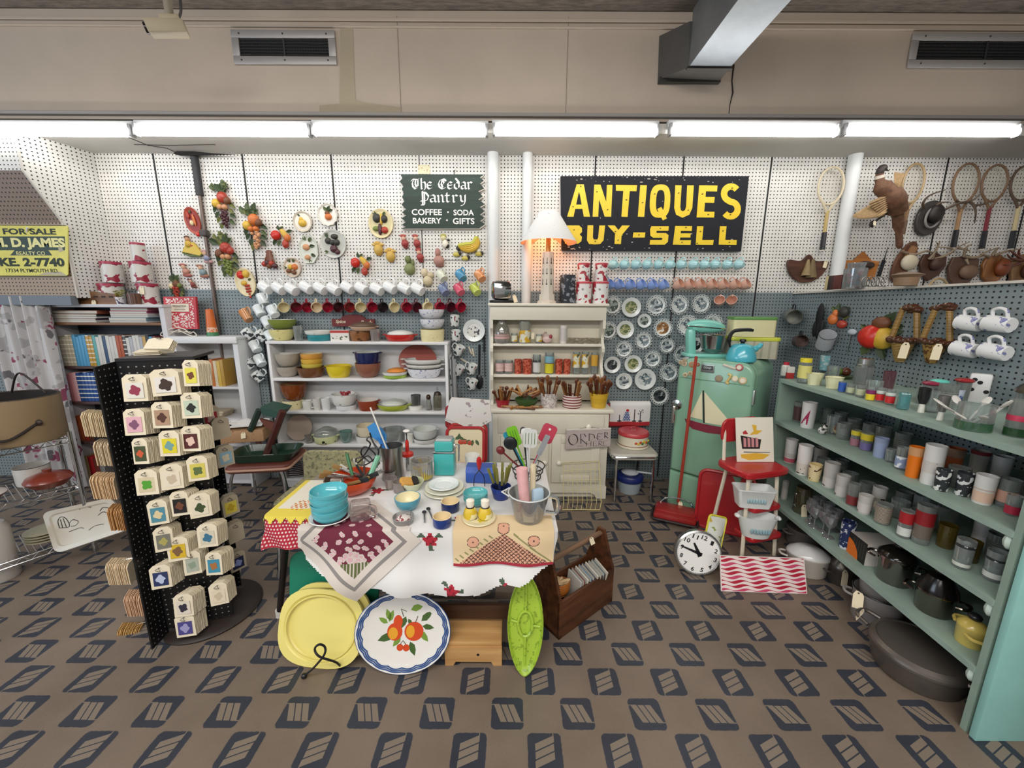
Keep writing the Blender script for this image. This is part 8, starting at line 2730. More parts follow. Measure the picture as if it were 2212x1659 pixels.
def dishrel(o,s_):
 b = MB()
 n = 60
 def ring(f,z):
  out = []
  for i in range(n):
   q = 2*PI*i/n
   x = .075*f*math.sin(q)**1*(abs(math.sin(q))**.25)
   y = .205+.205*f*math.cos(q)
   out.append((x,y,z))
  return out
 Rg = [ring(.96,-.004),ring(1,.018),ring(.97,.02),ring(.86,.004)]
 b.add([v_ for q in Rg for v_ in q],[(k*n+i,k*n+(i+1)%n,(k+1)*n+(i+1)%n,(k+1)*n+i)for k in range(3)for i in range(n)]+[tuple(3*n+i for i in range(n))])
 b.tube([(.03*math.cos(t_),.205+.05*math.sin(t_),.012)for t_ in[2*PI*i/20 for i in range(20)]],.006,7,closed=True)
 b.tube([(0,.04,.006),(0,.155,.012)],.005,7).tube([(0,.255,.012),(0,.37,.006)],.005,7).tube([(-.06,.215,.008),(-.03,.21,.012)],.005,7).tube([(.03,.2,.012),(.06,.195,.008)],.005,7)
 b.build('dish',blot(['#9cba3c','#7f9a2f'],[.58],60,3,key='lime_glaze',rough=.25),o)
lean('relish_dish','long lime green pointed divided dish standing on end against the table leg','dish',1133,1456,74,R(-4),dishrel)
p = atZ(1023,1436,0)
s_ = mpp(p)
o = thing('step_stool','low pine step stool under the table, right of the blue rimmed platter','stool',(p.x,p.y+.07,0),0,UG)
w_ = 122*s_
PN = WOOD('#a57a48','#c99f68','x',.6,.45)
hh = atY(1023,1392,p.y).z
MB().box((0,.03,hh),(w_,.2,.022),.006).build('step',PN,o)
b = MB().tf(WALLX.copy())
b.tf(trot(PI/2,0,0,(0,-.055,0)))
b.prism([(-w_/2,0),(-w_/2+.035,0),(-w_/2+.045,.02),(w_/2-.045,.02),(w_/2-.035,0),(w_/2,0),(w_/2,hh-.01),(-w_/2,hh-.01)],0,.02)
b.m(1).prism(ell(.006,.006,10,(.02,hh*.55)),.02,.021)
b.build('front_board',[PN,BLACK],o)
MB().box((0,.11,hh/2),(w_-.01,.018,hh-.01)).build('rear_board',PN,o)
WC = WOOD('#3a2012','#6b4023','x',.7,.45)
A,Bq,Cq = atZ(1207,1383,0),atZ(1322,1298,0),atZ(1150,1300,0)
e1 = Vector((Bq.x-A.x,Bq.y-A.y,0))
L_ = e1.length
a_ = math.atan2(e1.y,e1.x)
o = thing('tool_caddy','dark wooden carrier with a dowel handle full of magazines, right of the table','box',A,a_,UG)
Wd = .17
hh = atY(1207,1305,A.y).z
MB().box((L_/2,Wd/2,.01),(L_,Wd,.018)).build('bottom',WC,o)
for y in(.008,Wd-.008):
 MB().box((L_/2,y,hh/2),(L_,.015,hh),.003).build('side_board',WC,o)
hz_ = atY(1180,1185,A.y+.1).z
for x in(.008,L_-.008):
 b = MB().tf(trot(PI/2,0,PI/2,(x,0,0)))
 b.prism([(0,0),(Wd,0),(Wd,hh),(Wd/2+.02,hz_-.02),(Wd/2-.02,hz_-.02),(0,hh)],-.008,.008)
 b.build('end_board',WC,o)
MB().tube([(0,Wd/2,hz_-.045),(L_,Wd/2,hz_-.045)],.013,10).build('handle',WOOD('#5d4434','#8a6a52','x',1,.5),o)
price_tag(o,(L_*.7,Wd/2-.02,hz_-.02),(R(60),0,0),.03,.035)
CLR = ['#b9bcbf','#6d2a2f','#d3d1ca','#5d7f9c','#2a3a52','#cfcac0','#8a8f8c','#3f5a6a','#c9c4b6']
def mag(c):
 return Kind('magazine','magazine',lambda o:(MB().box((0,0,.1),(.1,.006,.2),.001).build('cover',M(c,.3),o),MB().box((0,.0,.1),(.098,.0075,.198)).build('pages',M('#d2cfc6',.8),o)),'magazines in the wooden carrier')
for i in range(9):
 p = o.matrix_basis@Vector((L_*(.42+.055*i),Wd*.5,.02))
 mag(CLR[i]).put(f'magazine standing in the wooden carrier, {ORD[i]} from its near end',p,(R(2),R(-6-i),a_+R(80)))
p = o.matrix_basis@Vector((L_*.2,Wd*.5,hh*.75))
b = MB().lathe(bowlprof(.065,.06,.6),22)
o2 = thing('wicker_basket','small orange wicker basket of dried twists in the near end of the wooden carrier','basket',p,0,UG,(R(-20),0,R(20)))
b.build('basket',STRIPE('#b9722c','#8a4c1c',.008,'z',.5),o2)
b = MB()
for i in range(9):
 b.tube(spline([(rnd.uniform(-.04,.04),rnd.uniform(-.04,.04),.03),(rnd.uniform(-.05,.05),rnd.uniform(-.05,.05),.07),(rnd.uniform(-.05,.05),rnd.uniform(-.05,.05),.05)],4),.008,6)
b.build('twists',M('#c9ad84',.7),o2)
# left side
CURT = blot(['#c4c2c2','#8f4a63','#a9a7a8','#6f6d70'],[.6,.58,.63],10,2,key='rosebud_cloth',rough=.9)
ca,cb = atY(-40,640,2.97),atY(96,640,2.97)
b = MB()
b.grid(lambda u_,v_:(ca.x+(cb.x-ca.x)*u_,2.97+.03*math.sin(u_*34+.4*math.sin(v_*5))+.01*math.sin(u_*80),.02+v_*(cb.z-.02)),90,12)
solo('curtain','white curtain printed with rosebuds hanging under the stair housing at far left','curtain',b,CURT)
# bookcases
BY = 3.03
def bookcase(label,xl,xr,yt,shelves,matf,matb,trim=None):
 x0,x1 = atY(xl,yt+3,BY).x,atY(xr,yt+3,BY).x
 x0 = trim or x0
 zt = atY((xl+xr)/2,yt,BY).z
 o = thing('bookcase',label,'bookcase',((x0+x1)/2,BY,0),0,'bookcases by the curtain')
 w_,dp = x1-x0,3.23-BY
 for s in(-1,1):
  MB().box((s*(w_/2-.02),dp/2,zt/2),(.04,dp,zt-.003),.003).build('side_panel',matf,o)
 MB().box((0,dp/2-.008,zt-.012),(w_+.01,dp+.014,.024),.004).build('top_board',matf,o)
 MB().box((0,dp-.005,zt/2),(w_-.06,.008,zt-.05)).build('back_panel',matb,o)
 zs = []
 for py,c_ in shelves:
  z = atY((xl+xr)/2,py,BY).z
  MB().box((0,dp/2,z-.01),(w_-.08,dp-.012,.02),.002).build('shelf_board',c_,o)
  zs.append(z)
 return o,x0,x1,zt,zs
BW = M('#c9c7ca',.5,0,.05,4)
DKS = M('#4a3330',.5)
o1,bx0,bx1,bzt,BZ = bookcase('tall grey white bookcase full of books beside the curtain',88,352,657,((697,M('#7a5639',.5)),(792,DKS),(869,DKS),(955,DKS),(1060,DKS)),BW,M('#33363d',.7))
o2,dx0,dx1,dzt,DZ = bookcase('lower white bookcase of paperbacks, right of the tall one',351,511,727,((836,BW),(905,BW),(960,BW),(1040,BW)),M('#d3d4d5',.5,0,.03,4),M('#a9a7a2',.6),bx1+.008)
MB().box((0,-.012,dzt-.03),(dx1-dx0+.02,.02,.045),.006).build('cornice',M('#d9d9d9',.5),o2)
def bookmesh(o,w_,h_,d_,c_):
 MB().box((0,d_/2,h_/2),(w_,d_,h_),min(.002,w_*.2)).build('cover',c_,o)
 MB().box((0,d_/2+.003,h_/2),(w_*.8,d_,h_*.985)).build('pages',M('#cfc8b4',.85),o)
def books(xpx,cols,pyt,pyb,z,where,grp,ws=None,Y=BY+.03):
 s_ = mpp((colx(xpx[0],Y,z),Y,z))
 x = colx(xpx[0],Y,z)
 xe = colx(xpx[1],Y,z)
 q = random.Random(where)
 n = len(cols)
 ws = ws or[1]*n
 k = (xe-x)/sum(ws)
 names = {}
 for i,c_ in enumerate(cols):
  nm,hx = c_
  h_ = (atY(xpx[0],pyt,Y).z-z)*q.uniform(.9,1.0)
  names[nm] = names.get(nm,0)+1
  m_ = STRIPE(hx,'#e2ddd2',.035,'z',.8)if len(nm)>8 and 'spined' in nm else M(hx,.5)
  lb = f'{nm} book, {ORD[i]} along {where}' if i<18 else f'{nm} book, last but {n - 1 - i} along {where}'
  o = thing('book',lb,'book',(x+ws[i]*k/2,Y,z),0,grp)
  bookmesh(o,ws[i]*k*.94,h_,.13,m_)
  x+=ws[i]*k
W_,BLU,DB,ORB,GRY,CRB_ = ('white','#c9c6c0'),('sky blue','#4f93b8'),('dark blue','#2f4a6a'),('rust','#a5502f'),('light grey','#a9abaf'),('cream spined','#b9b09a')
books((124,346),[CRB_]*6+[BLU]*4+[('mustard and white spined','#b98f3c')]*2+[('teal','#5aa0a0'),W_,W_,DB,W_,W_,W_,ORB,ORB,('black and white spined','#3b3733'),W_,GRY,W_,W_,GRY,('tan','#c19a55'),('black','#22252a'),BLU,('dark red','#6d3230')],722,792,BZ[1],'the upright row of the tall bookcase','upright books, tall bookcase')
books((137,228),[W_,W_,('rose pink','#c77b86'),('salmon pink','#d58f93'),('pale pink','#d5a9ad')]+[('blue with white lines spined','#2c4f8a')]*7,803,869,BZ[2],'the pink and blue row','pink and blue books')
books((152,215),[('maroon','#5a2430'),('dark orange','#a8502a'),('rust orange','#b5582c'),('brick red','#8c3024'),('brown','#5f3a28'),('dark','#2f2a2a')],893,955,BZ[3],'the row of red and orange books','red and orange books')
books((170,236),[('dark red','#6d1f2c'),('red','#9c2a2c'),('tan','#b59a6c'),('bright red','#b5252a'),('brown red','#7a3a30'),('grey','#7f7c78')],985,1060,BZ[4],'the lowest row of the tall bookcase','lowest books')
books((430,488),[W_,('teal green','#2f7a72'),('orange','#c77f3a'),('white','#d2cec4'),('orange','#b9682f'),('cream','#cfc0a0'),('yellow','#c9a648'),('mustard','#b08a3c')],776,836,DZ[0],'the shelf of the lower bookcase','books in the lower bookcase')
def flat(xl,xr,yb,cols,where):
 z = BZ[0]
 for i,(nm,hx,hpx)in enumerate(cols):
  x0,x1 = colx(xl,BY+.06,z),colx(xr,BY+.06,z)
  h_ = hpx*mpp((x0,BY,z))
  o = thing('book',f'{nm} book lying flat, {ORD[i]} from the bottom of the {where}','book',((x0+x1)/2+rnd.uniform(-.008,.008),BY+.025,z),0,'flat books, tall bookcase')
  MB().box((0,.07,h_/2),((x1-x0),.13,h_*.96),.001).build('cover',M(hx,.5),o)
  MB().box((0,.068,h_/2),((x1-x0)*.98,.13,h_*.7)).build('pages',M('#c9c4b8',.8),o)
  z+=h_
flat(122,218,697,(('white','#c9c8c6',5),('black and purple','#4a2f45',4),('white','#d2d0cc',4),('black','#2b2a2c',5),('maroon and orange','#8a4a34',8)),'left stack')
flat(246,326,697,(('white','#d3d1cd',3),('blue grey','#7a99a8',8),('pale blue','#b5c6cf',4),('white','#d0cecb',5),('magenta','#96476a',5),('rose','#b56878',7)),'right stack')
for i,(py,w_)in enumerate(((905,40),(960,44))):
 z = DZ[i+1]
 for j in range(3):
  x = colx(466+6*i,BY+.05,z)
  b = MB().box((0,.07,.009),(.13,.13,.017),.002)
  solo('paper_stack',f'beige stack of papers, {["bottom", "middle", "top"][j]} of the pile on the {["second", "third"][i]} tier of the lower bookcase','papers',b,M('#b5a68c',.8,0,.1,40),(x+.01*j,BY+.02,z+.018*j),group='paper stacks')
ENC = blot(['#cfccc6','#8f1d34'],[.56],16,2,key='red_toile',rough=.35)
for xl,xr,yt,yb,ztp,lb,z in((216,276,613,660,bzt,'wide one under the left canister',0),(300,350,613,660,bzt,'wide one at the right, with a price tag',0),(221,272,566,611,0,'upper left one',1),(284,334,566,611,0,'middle one of the right stack',1),(285,320,525,564,0,'smallest, at the very top',2)):
 Y = BY+.11
 z = bzt if z==0 else atY((xl+xr)/2,yb,Y).z
 loc,r,h = fity(xl,xr,yt,0,Y,z)
 o = thing('canister','white canister with red scene, '+lb,'canister',loc,0,'red toile canisters')
 MB().lathe([(0,0),(r,0),(r*.98,h*.9),(0,h*.9)],26).build('body',ENC,o)
 MB().lathe([(r*1.02,h*.88),(r*1.02,h),(0,h*1.01)],26).build('lid',M('#a5304a',.35),o)
 if 'price' in lb:
  price_tag(o,(.02,-r-.004,h*.85),(R(85),0,R(10)),.03,.06)
x0,x1,z0,z1 = pspan(118,256,628,658,BY+.02)
o = thing('wooden_holder','long brown wooden rack with slots and a price tag on top of the tall bookcase','rack',((x0+x1)/2,BY+.03,bzt))
w_,h_ = x1-x0,z1-bzt
b = MB().tf(trot(PI/2,0,0))
b.prism([(-w_/2+.03,0),(w_/2-.03,0),(w_/2,h_*.35),(w_/2-.02,h_*.75),(0,h_),(-w_/2+.02,h_*.75),(-w_/2,h_*.5)],-.012,.012)
b.m(1)
for i in range(7):
 b.prism([(-w_*.36+w_*.12*i,h_*.5),(-w_*.36+w_*.12*i+.03,h_*.5),(-w_*.36+w_*.12*i+.03,h_*.62),(-w_*.36+w_*.12*i,h_*.62)],.011,.014)
b.build('rack',[WOOD('#5d3a22','#8a6039','x',.8,.5),M('#2f1d12',.7)],o)
price_tag(o,(.06,-.02,h_*.3),(R(85),0,0),.035,.05)
loc,r,h = fity(250,272,642,0,BY+.02,bzt)
o = thing('potted_plant','tiny potted plant with yellow green leaves beside the wooden rack','plant',loc)
MB().lathe([(0,0),(r*.8,0),(r,h),(0,h)],16).build('pot',blot(['#d6d2d4','#4a3f5a'],[.55],60,1,key='check'),o)
b = MB()
for i in range(24):
 b.leaf((rnd.uniform(-r,r),rnd.uniform(-r,r),h+rnd.uniform(.0,.05)),rnd.uniform(0,6.3),.03,.018,0,.4)
b.build('leaves',M('#a9a347',.7),o)
loc,r,h = fity(276,309,626,0,BY+.02,bzt)
o = thing('wire_basket','small brown slatted basket with a wire top, left of the tagged canister','basket',loc)
MB().lathe([(0,0),(r*.95,0),(r,h*.75),(r*.93,h*.75),(0,.01)],18).build('basket',STRIPE('#6b4a3a','#4a3026',.012,'x',.6),o)
MB().tube([(r*math.cos(R(a)),0,h*.75+h*.28*math.sin(R(a)))for a in range(0,181,20)],.003,6).build('handle',CHROME,o)
Yb = BY+.05
A = [atY(352,641,Yb+.03),atY(422,641,Yb+.03),atY(427,711,Yb),atY(358,711,Yb)]
o = thing('book','red book with white scrollwork cover, displayed on a wire easel','book',A[3],0,'display book')
V = [p-A[3]for p in A]
def bq_(u_,v_,e):
 return V[3].lerp(V[2],u_).lerp(V[0].lerp(V[1],u_),v_)+Vector((0,-e,0))
b = MB()
b.add([bq_(0,0,0),bq_(1,0,0),bq_(1,1,0),bq_(0,1,0),bq_(0,0,-.02),bq_(1,0,-.02),bq_(1,1,-.02),bq_(0,1,-.02)],[(0,1,2,3),(7,6,5,4),(0,4,5,1),(1,5,6,2),(2,6,7,3),(3,7,4,0)])
N = 26
for i in range(N):
 for j in range(N):
  u_,v_ = (i+.5)/N,(j+.5)/N
  if .06<u_<.94 and .05<v_<.95 and not(.18<u_<.82 and .5<v_<.82):
   if math.sin(u_*37+2.2*math.sin(v_*19))*math.sin(v_*41+2*math.sin(u_*17))>.18:
    b.m(1).add([bq_(i/N,j/N,.001),bq_((i+1)/N,j/N,.001),bq_((i+1)/N,(j+1)/N,.001),bq_(i/N,(j+1)/N,.001)],[(0,1,2,3)])
b.m(2).add([bq_(.22,.54,.0015),bq_(.78,.54,.0015),bq_(.78,.79,.0015),bq_(.22,.79,.0015)],[(0,1,2,3)])
b.build('cover',[M('#b8323a',.5),M('#dfc9c2',.6),M('#ddd2bd',.6)],o,False)
for v0,v1,u0,u1,s in((.69,.74,.3,.7,'RECOLLECTIONS'),(.64,.67,.36,.64,'of a country'),(.59,.62,.33,.67,'COLLECTION BOOK')):
 a_,c_ = bq_(u0,v0,.003),bq_(u1,v1,.003)
 bb = MB().tf(Matrix.Translation((0,a_.y,0))@WALLX)
 text(bb,s,a_.x,a_.z,c_.x,c_.z,.01,.0008)
 bb.build('lettering',M('#4a3230',.6),o)
o = thing('book_easel','curly white wire easel holding the red book','easel',(A[3].x+.12,Yb,dzt+.004))
for s in(-1,1):
 MB().tube(spline([(s*.02,-.03,.06),(s*.06,-.035,.05),(s*.09,-.03,.02),(s*.12,-.03,.03),(s*.14,-.03,.004),(s*.1,-.03,.0),(0,-.03,.045)],6),.004,7).build('scroll',M('#d9d2c4',.5),o)
MB().tube([(0,-.02,.05),(0,.1,.002)],.004,6).build('prop',M('#d9d2c4',.5),o)
MB().tube([(-.09,-.02,.03),(.09,-.02,.03)],.004,6).build('ledge',M('#d9d2c4',.5),o)
loc,r,h = fity(446,474,667,0,BY+.08,dzt)
o = thing('cone_tumbler','tall orange cone with a white speckled and green base on the lower bookcase','tumbler',loc)
b = MB().lathe([(0,0),(r,0),(r*.93,h*.14)],22)
b.m(1).lathe([(r*.93,h*.14),(r*.84,h*.32)],22)
b.m(2).lathe([(r*.84,h*.32),(r*.62,h*.97),(0,h)],22)
b.build('body',[M('#3f7a52',.4),blot(['#d9b79c','#cf6a33'],[.5],60,2,key='drip'),M('#d06a2c',.4)],o)
# revolving tag rack
EA,EE,EB = Vector((-1.57,1.437)),Vector((-1.579,1.529)),Vector((-1.339,1.615))
ud = (EB-EE).normalized()
nd = Vector((ud.y,-ud.x))
RKZ = atY(430,775,EB.y).z
rz_ = math.atan2(ud.y,ud.x)
cen = (EE+EB)/2-nd*.12
o = thing('display_rack','black pegboard revolving rack hung with packs of printed cards','rack',(cen.x,cen.y,0),rz_)
t = NT('black_pegboard')
c3 = t.coords('Object')
uu = t.m('SUBTRACT',t.m('FRACT',t.m('DIVIDE',t.m('ADD',c3[0],c3[1]),.0254)),.5)
vv = t.m('SUBTRACT',t.m('FRACT',t.m('DIVIDE',c3[2],.0254)),.5)
dd = t.m('SQRT',t.m('ADD',t.m('MULTIPLY',uu,uu),t.m('MULTIPLY',vv,vv)))
BPEG = t.done(t.mix(t.step(dd,.14,.1),lin('#121214'),lin('#8d8c88')),.35)
Lf = (EB-EE).length
MB().box((0,-.12,RKZ/2+.02),(Lf,.008,RKZ-.04)).build('front_panel',BPEG,o)
MB().box((0,.1,RKZ/2+.02),(Lf*.8,.008,RKZ-.04)).build('rear_panel',BPEG,o)
MB().box((0,-.01,RKZ/2+.02),(.008,.21,RKZ-.04)).build('core_panel',BPEG,o)
fa = EA-cen
ln = Vector((fa.dot(ud),-fa.dot(nd)))
fe_ = Vector((-Lf/2,-.12))
b = MB()
b.add([(fe_.x,fe_.y,.02),(ln.x,ln.y,.02),(ln.x,ln.y,RKZ-.01),(fe_.x,fe_.y,RKZ),(fe_.x-.006,fe_.y,.02),(ln.x-.006,ln.y,.02),(ln.x-.006,ln.y,RKZ-.01),(fe_.x-.006,fe_.y,RKZ)],[(0,1,2,3),(7,6,5,4),(0,4,5,1),(1,5,6,2),(2,6,7,3),(3,7,4,0)])
b.build('side_fin',BPEG,o,False)
MB().lathe([(0,0),(.21,0),(.215,.01),(.2,.022),(0,.024)],40).build('base',M('#2a211d',.5,0,.2,6),o)
MB().box((0,-.01,RKZ+.005),(Lf,.24,.012)).build('top',M('#151517',.5),o)
def onrack(px,py,off):
 d = ray(px,py)
 n3 = Vector((nd.x,nd.y,0))
 p0 = Vector((EE.x,EE.y,0))+n3*off
 return CAM+d*((p0-CAM).dot(n3)/d.dot(n3))
CARD = [M('#e3d8bf',.8),M('#d6c9ac',.8)]
def pack(label,px,py,cols,w_=.05,h_=.106,off=.09,n=12,rot=None,loc=None,grp='card packs on the black rack',cc=CARD,hk=.085):
 w_*=1.38
 p = loc or onrack(px,py,off)
 o = thing('card_pack',label,'cards',p,0,grp,rot or(R(-4),0,rz_+R(rnd.uniform(-12,6))))
 P = [(-w_/2,-h_/2),(w_/2,-h_/2),(w_/2,h_*.36),(w_*.3,h_/2),(-w_*.3,h_/2),(-w_/2,h_*.36)]
 b = MB()
 for i in range(n):
  b.m(i%2).tf(trot(PI/2,R(rnd.uniform(-2,2)),R(rnd.uniform(-2.5,2.5)),(.0012*i,.0058*i+rnd.uniform(0,.002),-.0006*i)))
  b.prism(P,-.0012,.0012)
 b.build('cards',cc,o,False)
 if cols:
  b = MB().tf(trot(PI/2,0,0,(0,-.0016,0)))
  b.prism([(-w_*.36,-h_*.38),(w_*.36,-h_*.38),(w_*.36,h_*.2),(-w_*.36,h_*.2)],0,.0006)
  b.m(1).prism([(w_*.26*k*math.cos(a),-h_*.09+w_*.3*k*math.sin(a))for i in range(14)for a,k in((2*PI*i/14,.6+.4*abs(math.sin(i*2.3+px))),)],.0006,.0012)
  b.build('picture',[M(cols[0],.6),M(cols[1],.6)],o,False)
 MB().tube([(0,-.004,h_*.4),(0,hk,h_*.44)],.0022,5).build('hook',CHROME,o)
 MB().tube(spline([(0,-.002,h_*.4),(-.012,-.008,h_*.33),(.008,-.01,h_*.28),(0,-.004,h_*.4),(0,.06,h_*.44)],4),.001,4).build('string',M('#2f2825',.8),o)
 return o
cw = '#dcd2bd'
for px,py,c1,c2,nm,w_ in((291,838,'#d9d6cc','#8f2f4a','red flower',.056),(357,826,'#dedad4','#3a2a22','red framed seal',.066),(412,806,'#d9cf52','#6b3a20','brown squirrel on yellow',.04),(290,912,'#d9a9b5','#7d4f6b','purple swirl on pink',.05),(350,897,'#a98a70','#4f2f22','brown speckles',.052),(413,876,'#bcc9b4','#20221f','black figure on pale green',.05),(303,975,'#3f4a2c','#c2552f','oranges on dark green',.04),(366,958,'#d6c92c','#6f9a98','blue diamonds on yellow',.052),(412,948,'#4f1f1f','#d9b9a8','pale figure on maroon',.052),(317,1042,'#d0c2a0','#4f9a2f','big green leaf',.056),(371,1030,'#e2d8c3','#c4b49c','faint sketch',.054),(427,1012,'#cfc25a','#5a6b3a','plant in a pot',.052),(341,1107,'#4f8a9c','#d9c79c','animal on blue',.048),(388,1088,'#1a1616','#6b3f2a','dark night scene',.046),(432,1092,'#e0d6c0','#3a4a2a','little green letters',.056),(353,1165,'#77776b','#a9a05a','grey and olive design',.046),(384,1186,'#cfae2c','#7a5a3a','cat on yellow',.056),(448,1157,'#cfc7b2','#3a6f8c','girl in blue',.054),(347,1246,'#26345c','#b5bfd9','blue round badge',.054),(415,1216,'#aab0a2','#8a9a86','grey green print',.044),(462,1218,'#3f8aa5','#a56b3a','beach scene',.048),(396,1308,'#d9cfc0','#2f2a3a','black flower',.054),(400,1352,'#4a4484','#9a96c2','violet stamp',.056),(472,1283,'#e0d3ba','#cbbba0','faint pencil drawing',.05)):
 pack(f'card pack with a picture of {nm}, front of the black rack',px,py,(c1,c2),w_)
n3 = Vector((nd.x,nd.y,0))
frame = onrack(357,826,.075)
for i,(px,py)in enumerate(((213,912),(238,975),(231,1047),(266,1115),(262,1232),(300,1300),(285,1372))):
 p = atY(px,py,1.56)
 sh_ = [['#d9c9a8','#c2a982'],['#d6c7ab','#b9a080'],['#d9bf9a','#c49c70'],['#c99a66','#a87844'],['#e0d0b2','#d2b48c'],['#dcb99a','#c59a78'],['#c49a5a','#a67c3e']][i]
 pack(f'blank tan cards seen edge on, {["topmost"] [0] if i == 0 else ORD[i] + " down"}, at the side of the black rack',px,py,None,.055,.1,n=15,rot=(0,R(3),R(-68)),loc=p+Vector((-.045,0,0)),hk=.16,grp='edge-on card packs',cc=[M(sh_[0],.8),M(sh_[1],.8)])
for i,(px,py,cl)in enumerate(((455,900,('#a52a34','#d9b9b0')),(478,925,None),(487,985,('#8ab0c2','#d2c9b0')),(498,1092,('#d9c94f','#c2a52f')),(510,1150,None),(514,1212,('#20264a','#8a9ad0')))):
 pack(f'greyish card pack on the right edge of the black rack, {ORD[i]} from the top',px,py,cl,.05,.1,n=9,loc=atY(px,py,1.72),hk=.14,rot=(0,0,rz_+R(38)),grp='card packs on the right edge',cc=[M('#b3a892',.8),M('#8f8574',.8)])
for i,(px,py)in enumerate(((325,762),(345,752))):
 p = atY(px,py,1.66)
 pack(f'card pack lying on top of the black rack, {["lower", "upper"][i]} of two',px,py,None,.07,.06,n=5,loc=Vector((p.x,p.y,RKZ+.03+.03*i)),rot=(R(-80+35*i),0,R(10)),hk=.01,grp='card packs on top')
# chrome wire shelf and what stands on it
P0,P1 = Vector((-2.80,1.80)),Vector((-2.58,2.15))
e_ = (P1-P0).normalized()
w2 = Vector((-e_.y,e_.x))
o = thing('wire_shelf','three-tier chrome wire shelf by the curtain at far left','shelf',(P1.x,P1.y,0),math.atan2(e_.y,e_.x))
WZ = [.743,.45,.12]
for z in WZ:
 b = MB()
 b.tube([(-.75,0,z),(0,0,z)],.004,6).tube([(-.75,0,z-.03),(0,0,z-.03)],.004,6).tube([(0,0,z),(0,.36,z)],.004,6).tube([(0,0,z-.03),(0,.36,z-.03)],.004,6)
 b.tube([(-.75+.03*i,0,z-(.03 if i%2 else 0))for i in range(26)],.0025,5)
 for i in range(30):
  b.tube([(-.74+.025*i,0,z-.004),(-.74+.025*i,.36,z-.004)],.002,4)
 b.build('wire_tier',CHROME,o)
for x,y in((0,0),(0,.36)):
 MB().tube([(x,y,0),(x,y,.78)],.012,10).build('post',CHROME,o)
wsm = o.matrix_basis.copy()
def wsp(x,y,i):
 return wsm@Vector((x,y,WZ[i]+.004))
LGp = 'things on the wire shelf'
o = thing('train_case','tan oval train case, open, with a dark strap handle, on the wire shelf','case',wsp(-.17,.18,0),0,LGp)
hh = .25
TANM = M('#8f7a5c',.45,0,.05,6)
MB().lathe([(0,0),(.2,0),(.205,.01),(.205,hh),(.198,hh),(.197,.012),(0,.01)],40,1.05,.9).build('body',TANM,o)
MB().lathe([(.196,hh-.002),(.194,.03),(0,.03)],36,1.05,.9).build('lining',M('#1d1917',.8),o)
MB().tube([(x,y,hh)for x,y in ell(.21,.18,36)],.005,6,closed=True).build('rim',M('#3a2c22',.5),o)
MB().tube(spline([(.06,-.185,.11),(.1,-.185,.06),(.16,-.15,.05),(.205,-.06,.11)],6),.007,7).build('strap',M('#241a17',.6),o)
for x,y in((.06,-.18),(.205,-.05)):
 MB().ball((x,y,.115),(.022,.012,.018)).build('clasp',M('#2f211b',.5),o)
MB().tube(spline([(-.1,.1,hh),(.0,.08,hh+.12),(.1,.1,hh)],8),.005,7).build('lid_strap',M('#241a17',.6),o)
price_tag(o,(.13,-.19,.05),(R(85),0,R(15)),.035,.05)
for i in range(5):
 q = thing('jewellery',f'dark glinting piece of jewellery in the tan train case, {ORD[i]} of five','jewellery',wsp(-.24+.05*i,.15+.03*(i%2),0)+Vector((0,0,.2)),i,LGp)
 MB().tube([(.025*math.cos(a),.03*math.sin(a),.01*math.sin(3*a))for a in[2*PI*k/14 for k in range(14)]],.005,6,closed=True).build('chain',M(['#6d5a2c','#8f8c88'][i%2],.25,.9),q)
o = thing('enamel_pot','white enamel pot with black rim on the middle tier of the wire shelf','pot',wsp(-.14,.25,1),0,LGp)
tumbler(o,.075,.11,M('#c9c6c0',.3),[(.97,1,BLACK)],.95)
o = thing('casserole','brick red covered casserole on the middle tier of the wire shelf','pot',wsp(-.1,.12,1),0,LGp)
RB = M('#7a3324',.3,0,0,8,0,.3)
MB().lathe([(0,0),(.07,0),(.1,.035),(.1,.04),(0,.04)],30).build('dish',RB,o)
MB().lathe([(.102,.04),(.09,.06),(.04,.08),(.018,.084),(.02,.1),(0,.1)],30).build('lid',RB,o)
o = thing('covered_dish','mauve pink dish with a white swirled lid on the middle tier of the wire shelf','dish',wsp(-.36,.1,1),0,LGp)
MB().lathe([(0,0),(.07,0),(.11,.045),(.105,.045),(0,.01)],30).build('dish',M('#8f5f68',.35),o)
MB().lathe([(.108,.045),(.07,.065),(.02,.075),(.02,.1),(0,.105)],30).build('lid',blot(['#d6cfca','#8f6f6a'],[.66],30,3,key='swirl'),o)
for i in range(4):
 b = MB().lathe([(0,0),(.06,0),(.095,.014),(.09,.016),(0,.006)],28)
 solo('plate',f'olive patterned plate, {ORD[i]} from the bottom of the stack on the lowest wire tier','plate',b,M('#a9a48c',.35),wsp(-.15,.15,2)+Vector((0,0,.016*i)),group='plates on the wire shelf')
o = thing('enamel_jar','off white tall enamel jar cut off by the left edge of the photo','jar',atZ(-22,1262,0)+Vector((-.0,.05,0)),0,LGp)
MB().lathe([(0,0),(.07,0),(.075,.01),(.075,.3),(.06,.33),(0,.335)],24).build('body',M('#b5b0aa',.4),o)
A = [atY(93,1108,2.12),atY(242,1075,2.18),atY(283,1143,2.05),atY(122,1197,1.98)]
o = thing('serving_tray','long white tray with grey birds and a cage, tilted in front of the wire shelf','tray',A[3])
V = [p-A[3]for p in A]
nn = (V[1]-V[0]).cross(V[3]-V[0]).normalized()
if nn.y>0:
 nn = -nn
def ty(u_,v_,e=0):
 return V[3].lerp(V[2],u_).lerp(V[0].lerp(V[1],u_),v_)+nn*e
b = MB()
rr4 = [(x+.5,y+.5)for x,y in rrect(1,1,.12)]
n = len(rr4)
inn = [(.5+(x-.5)*.86,.5+(y-.5)*.8)for x,y in rr4]
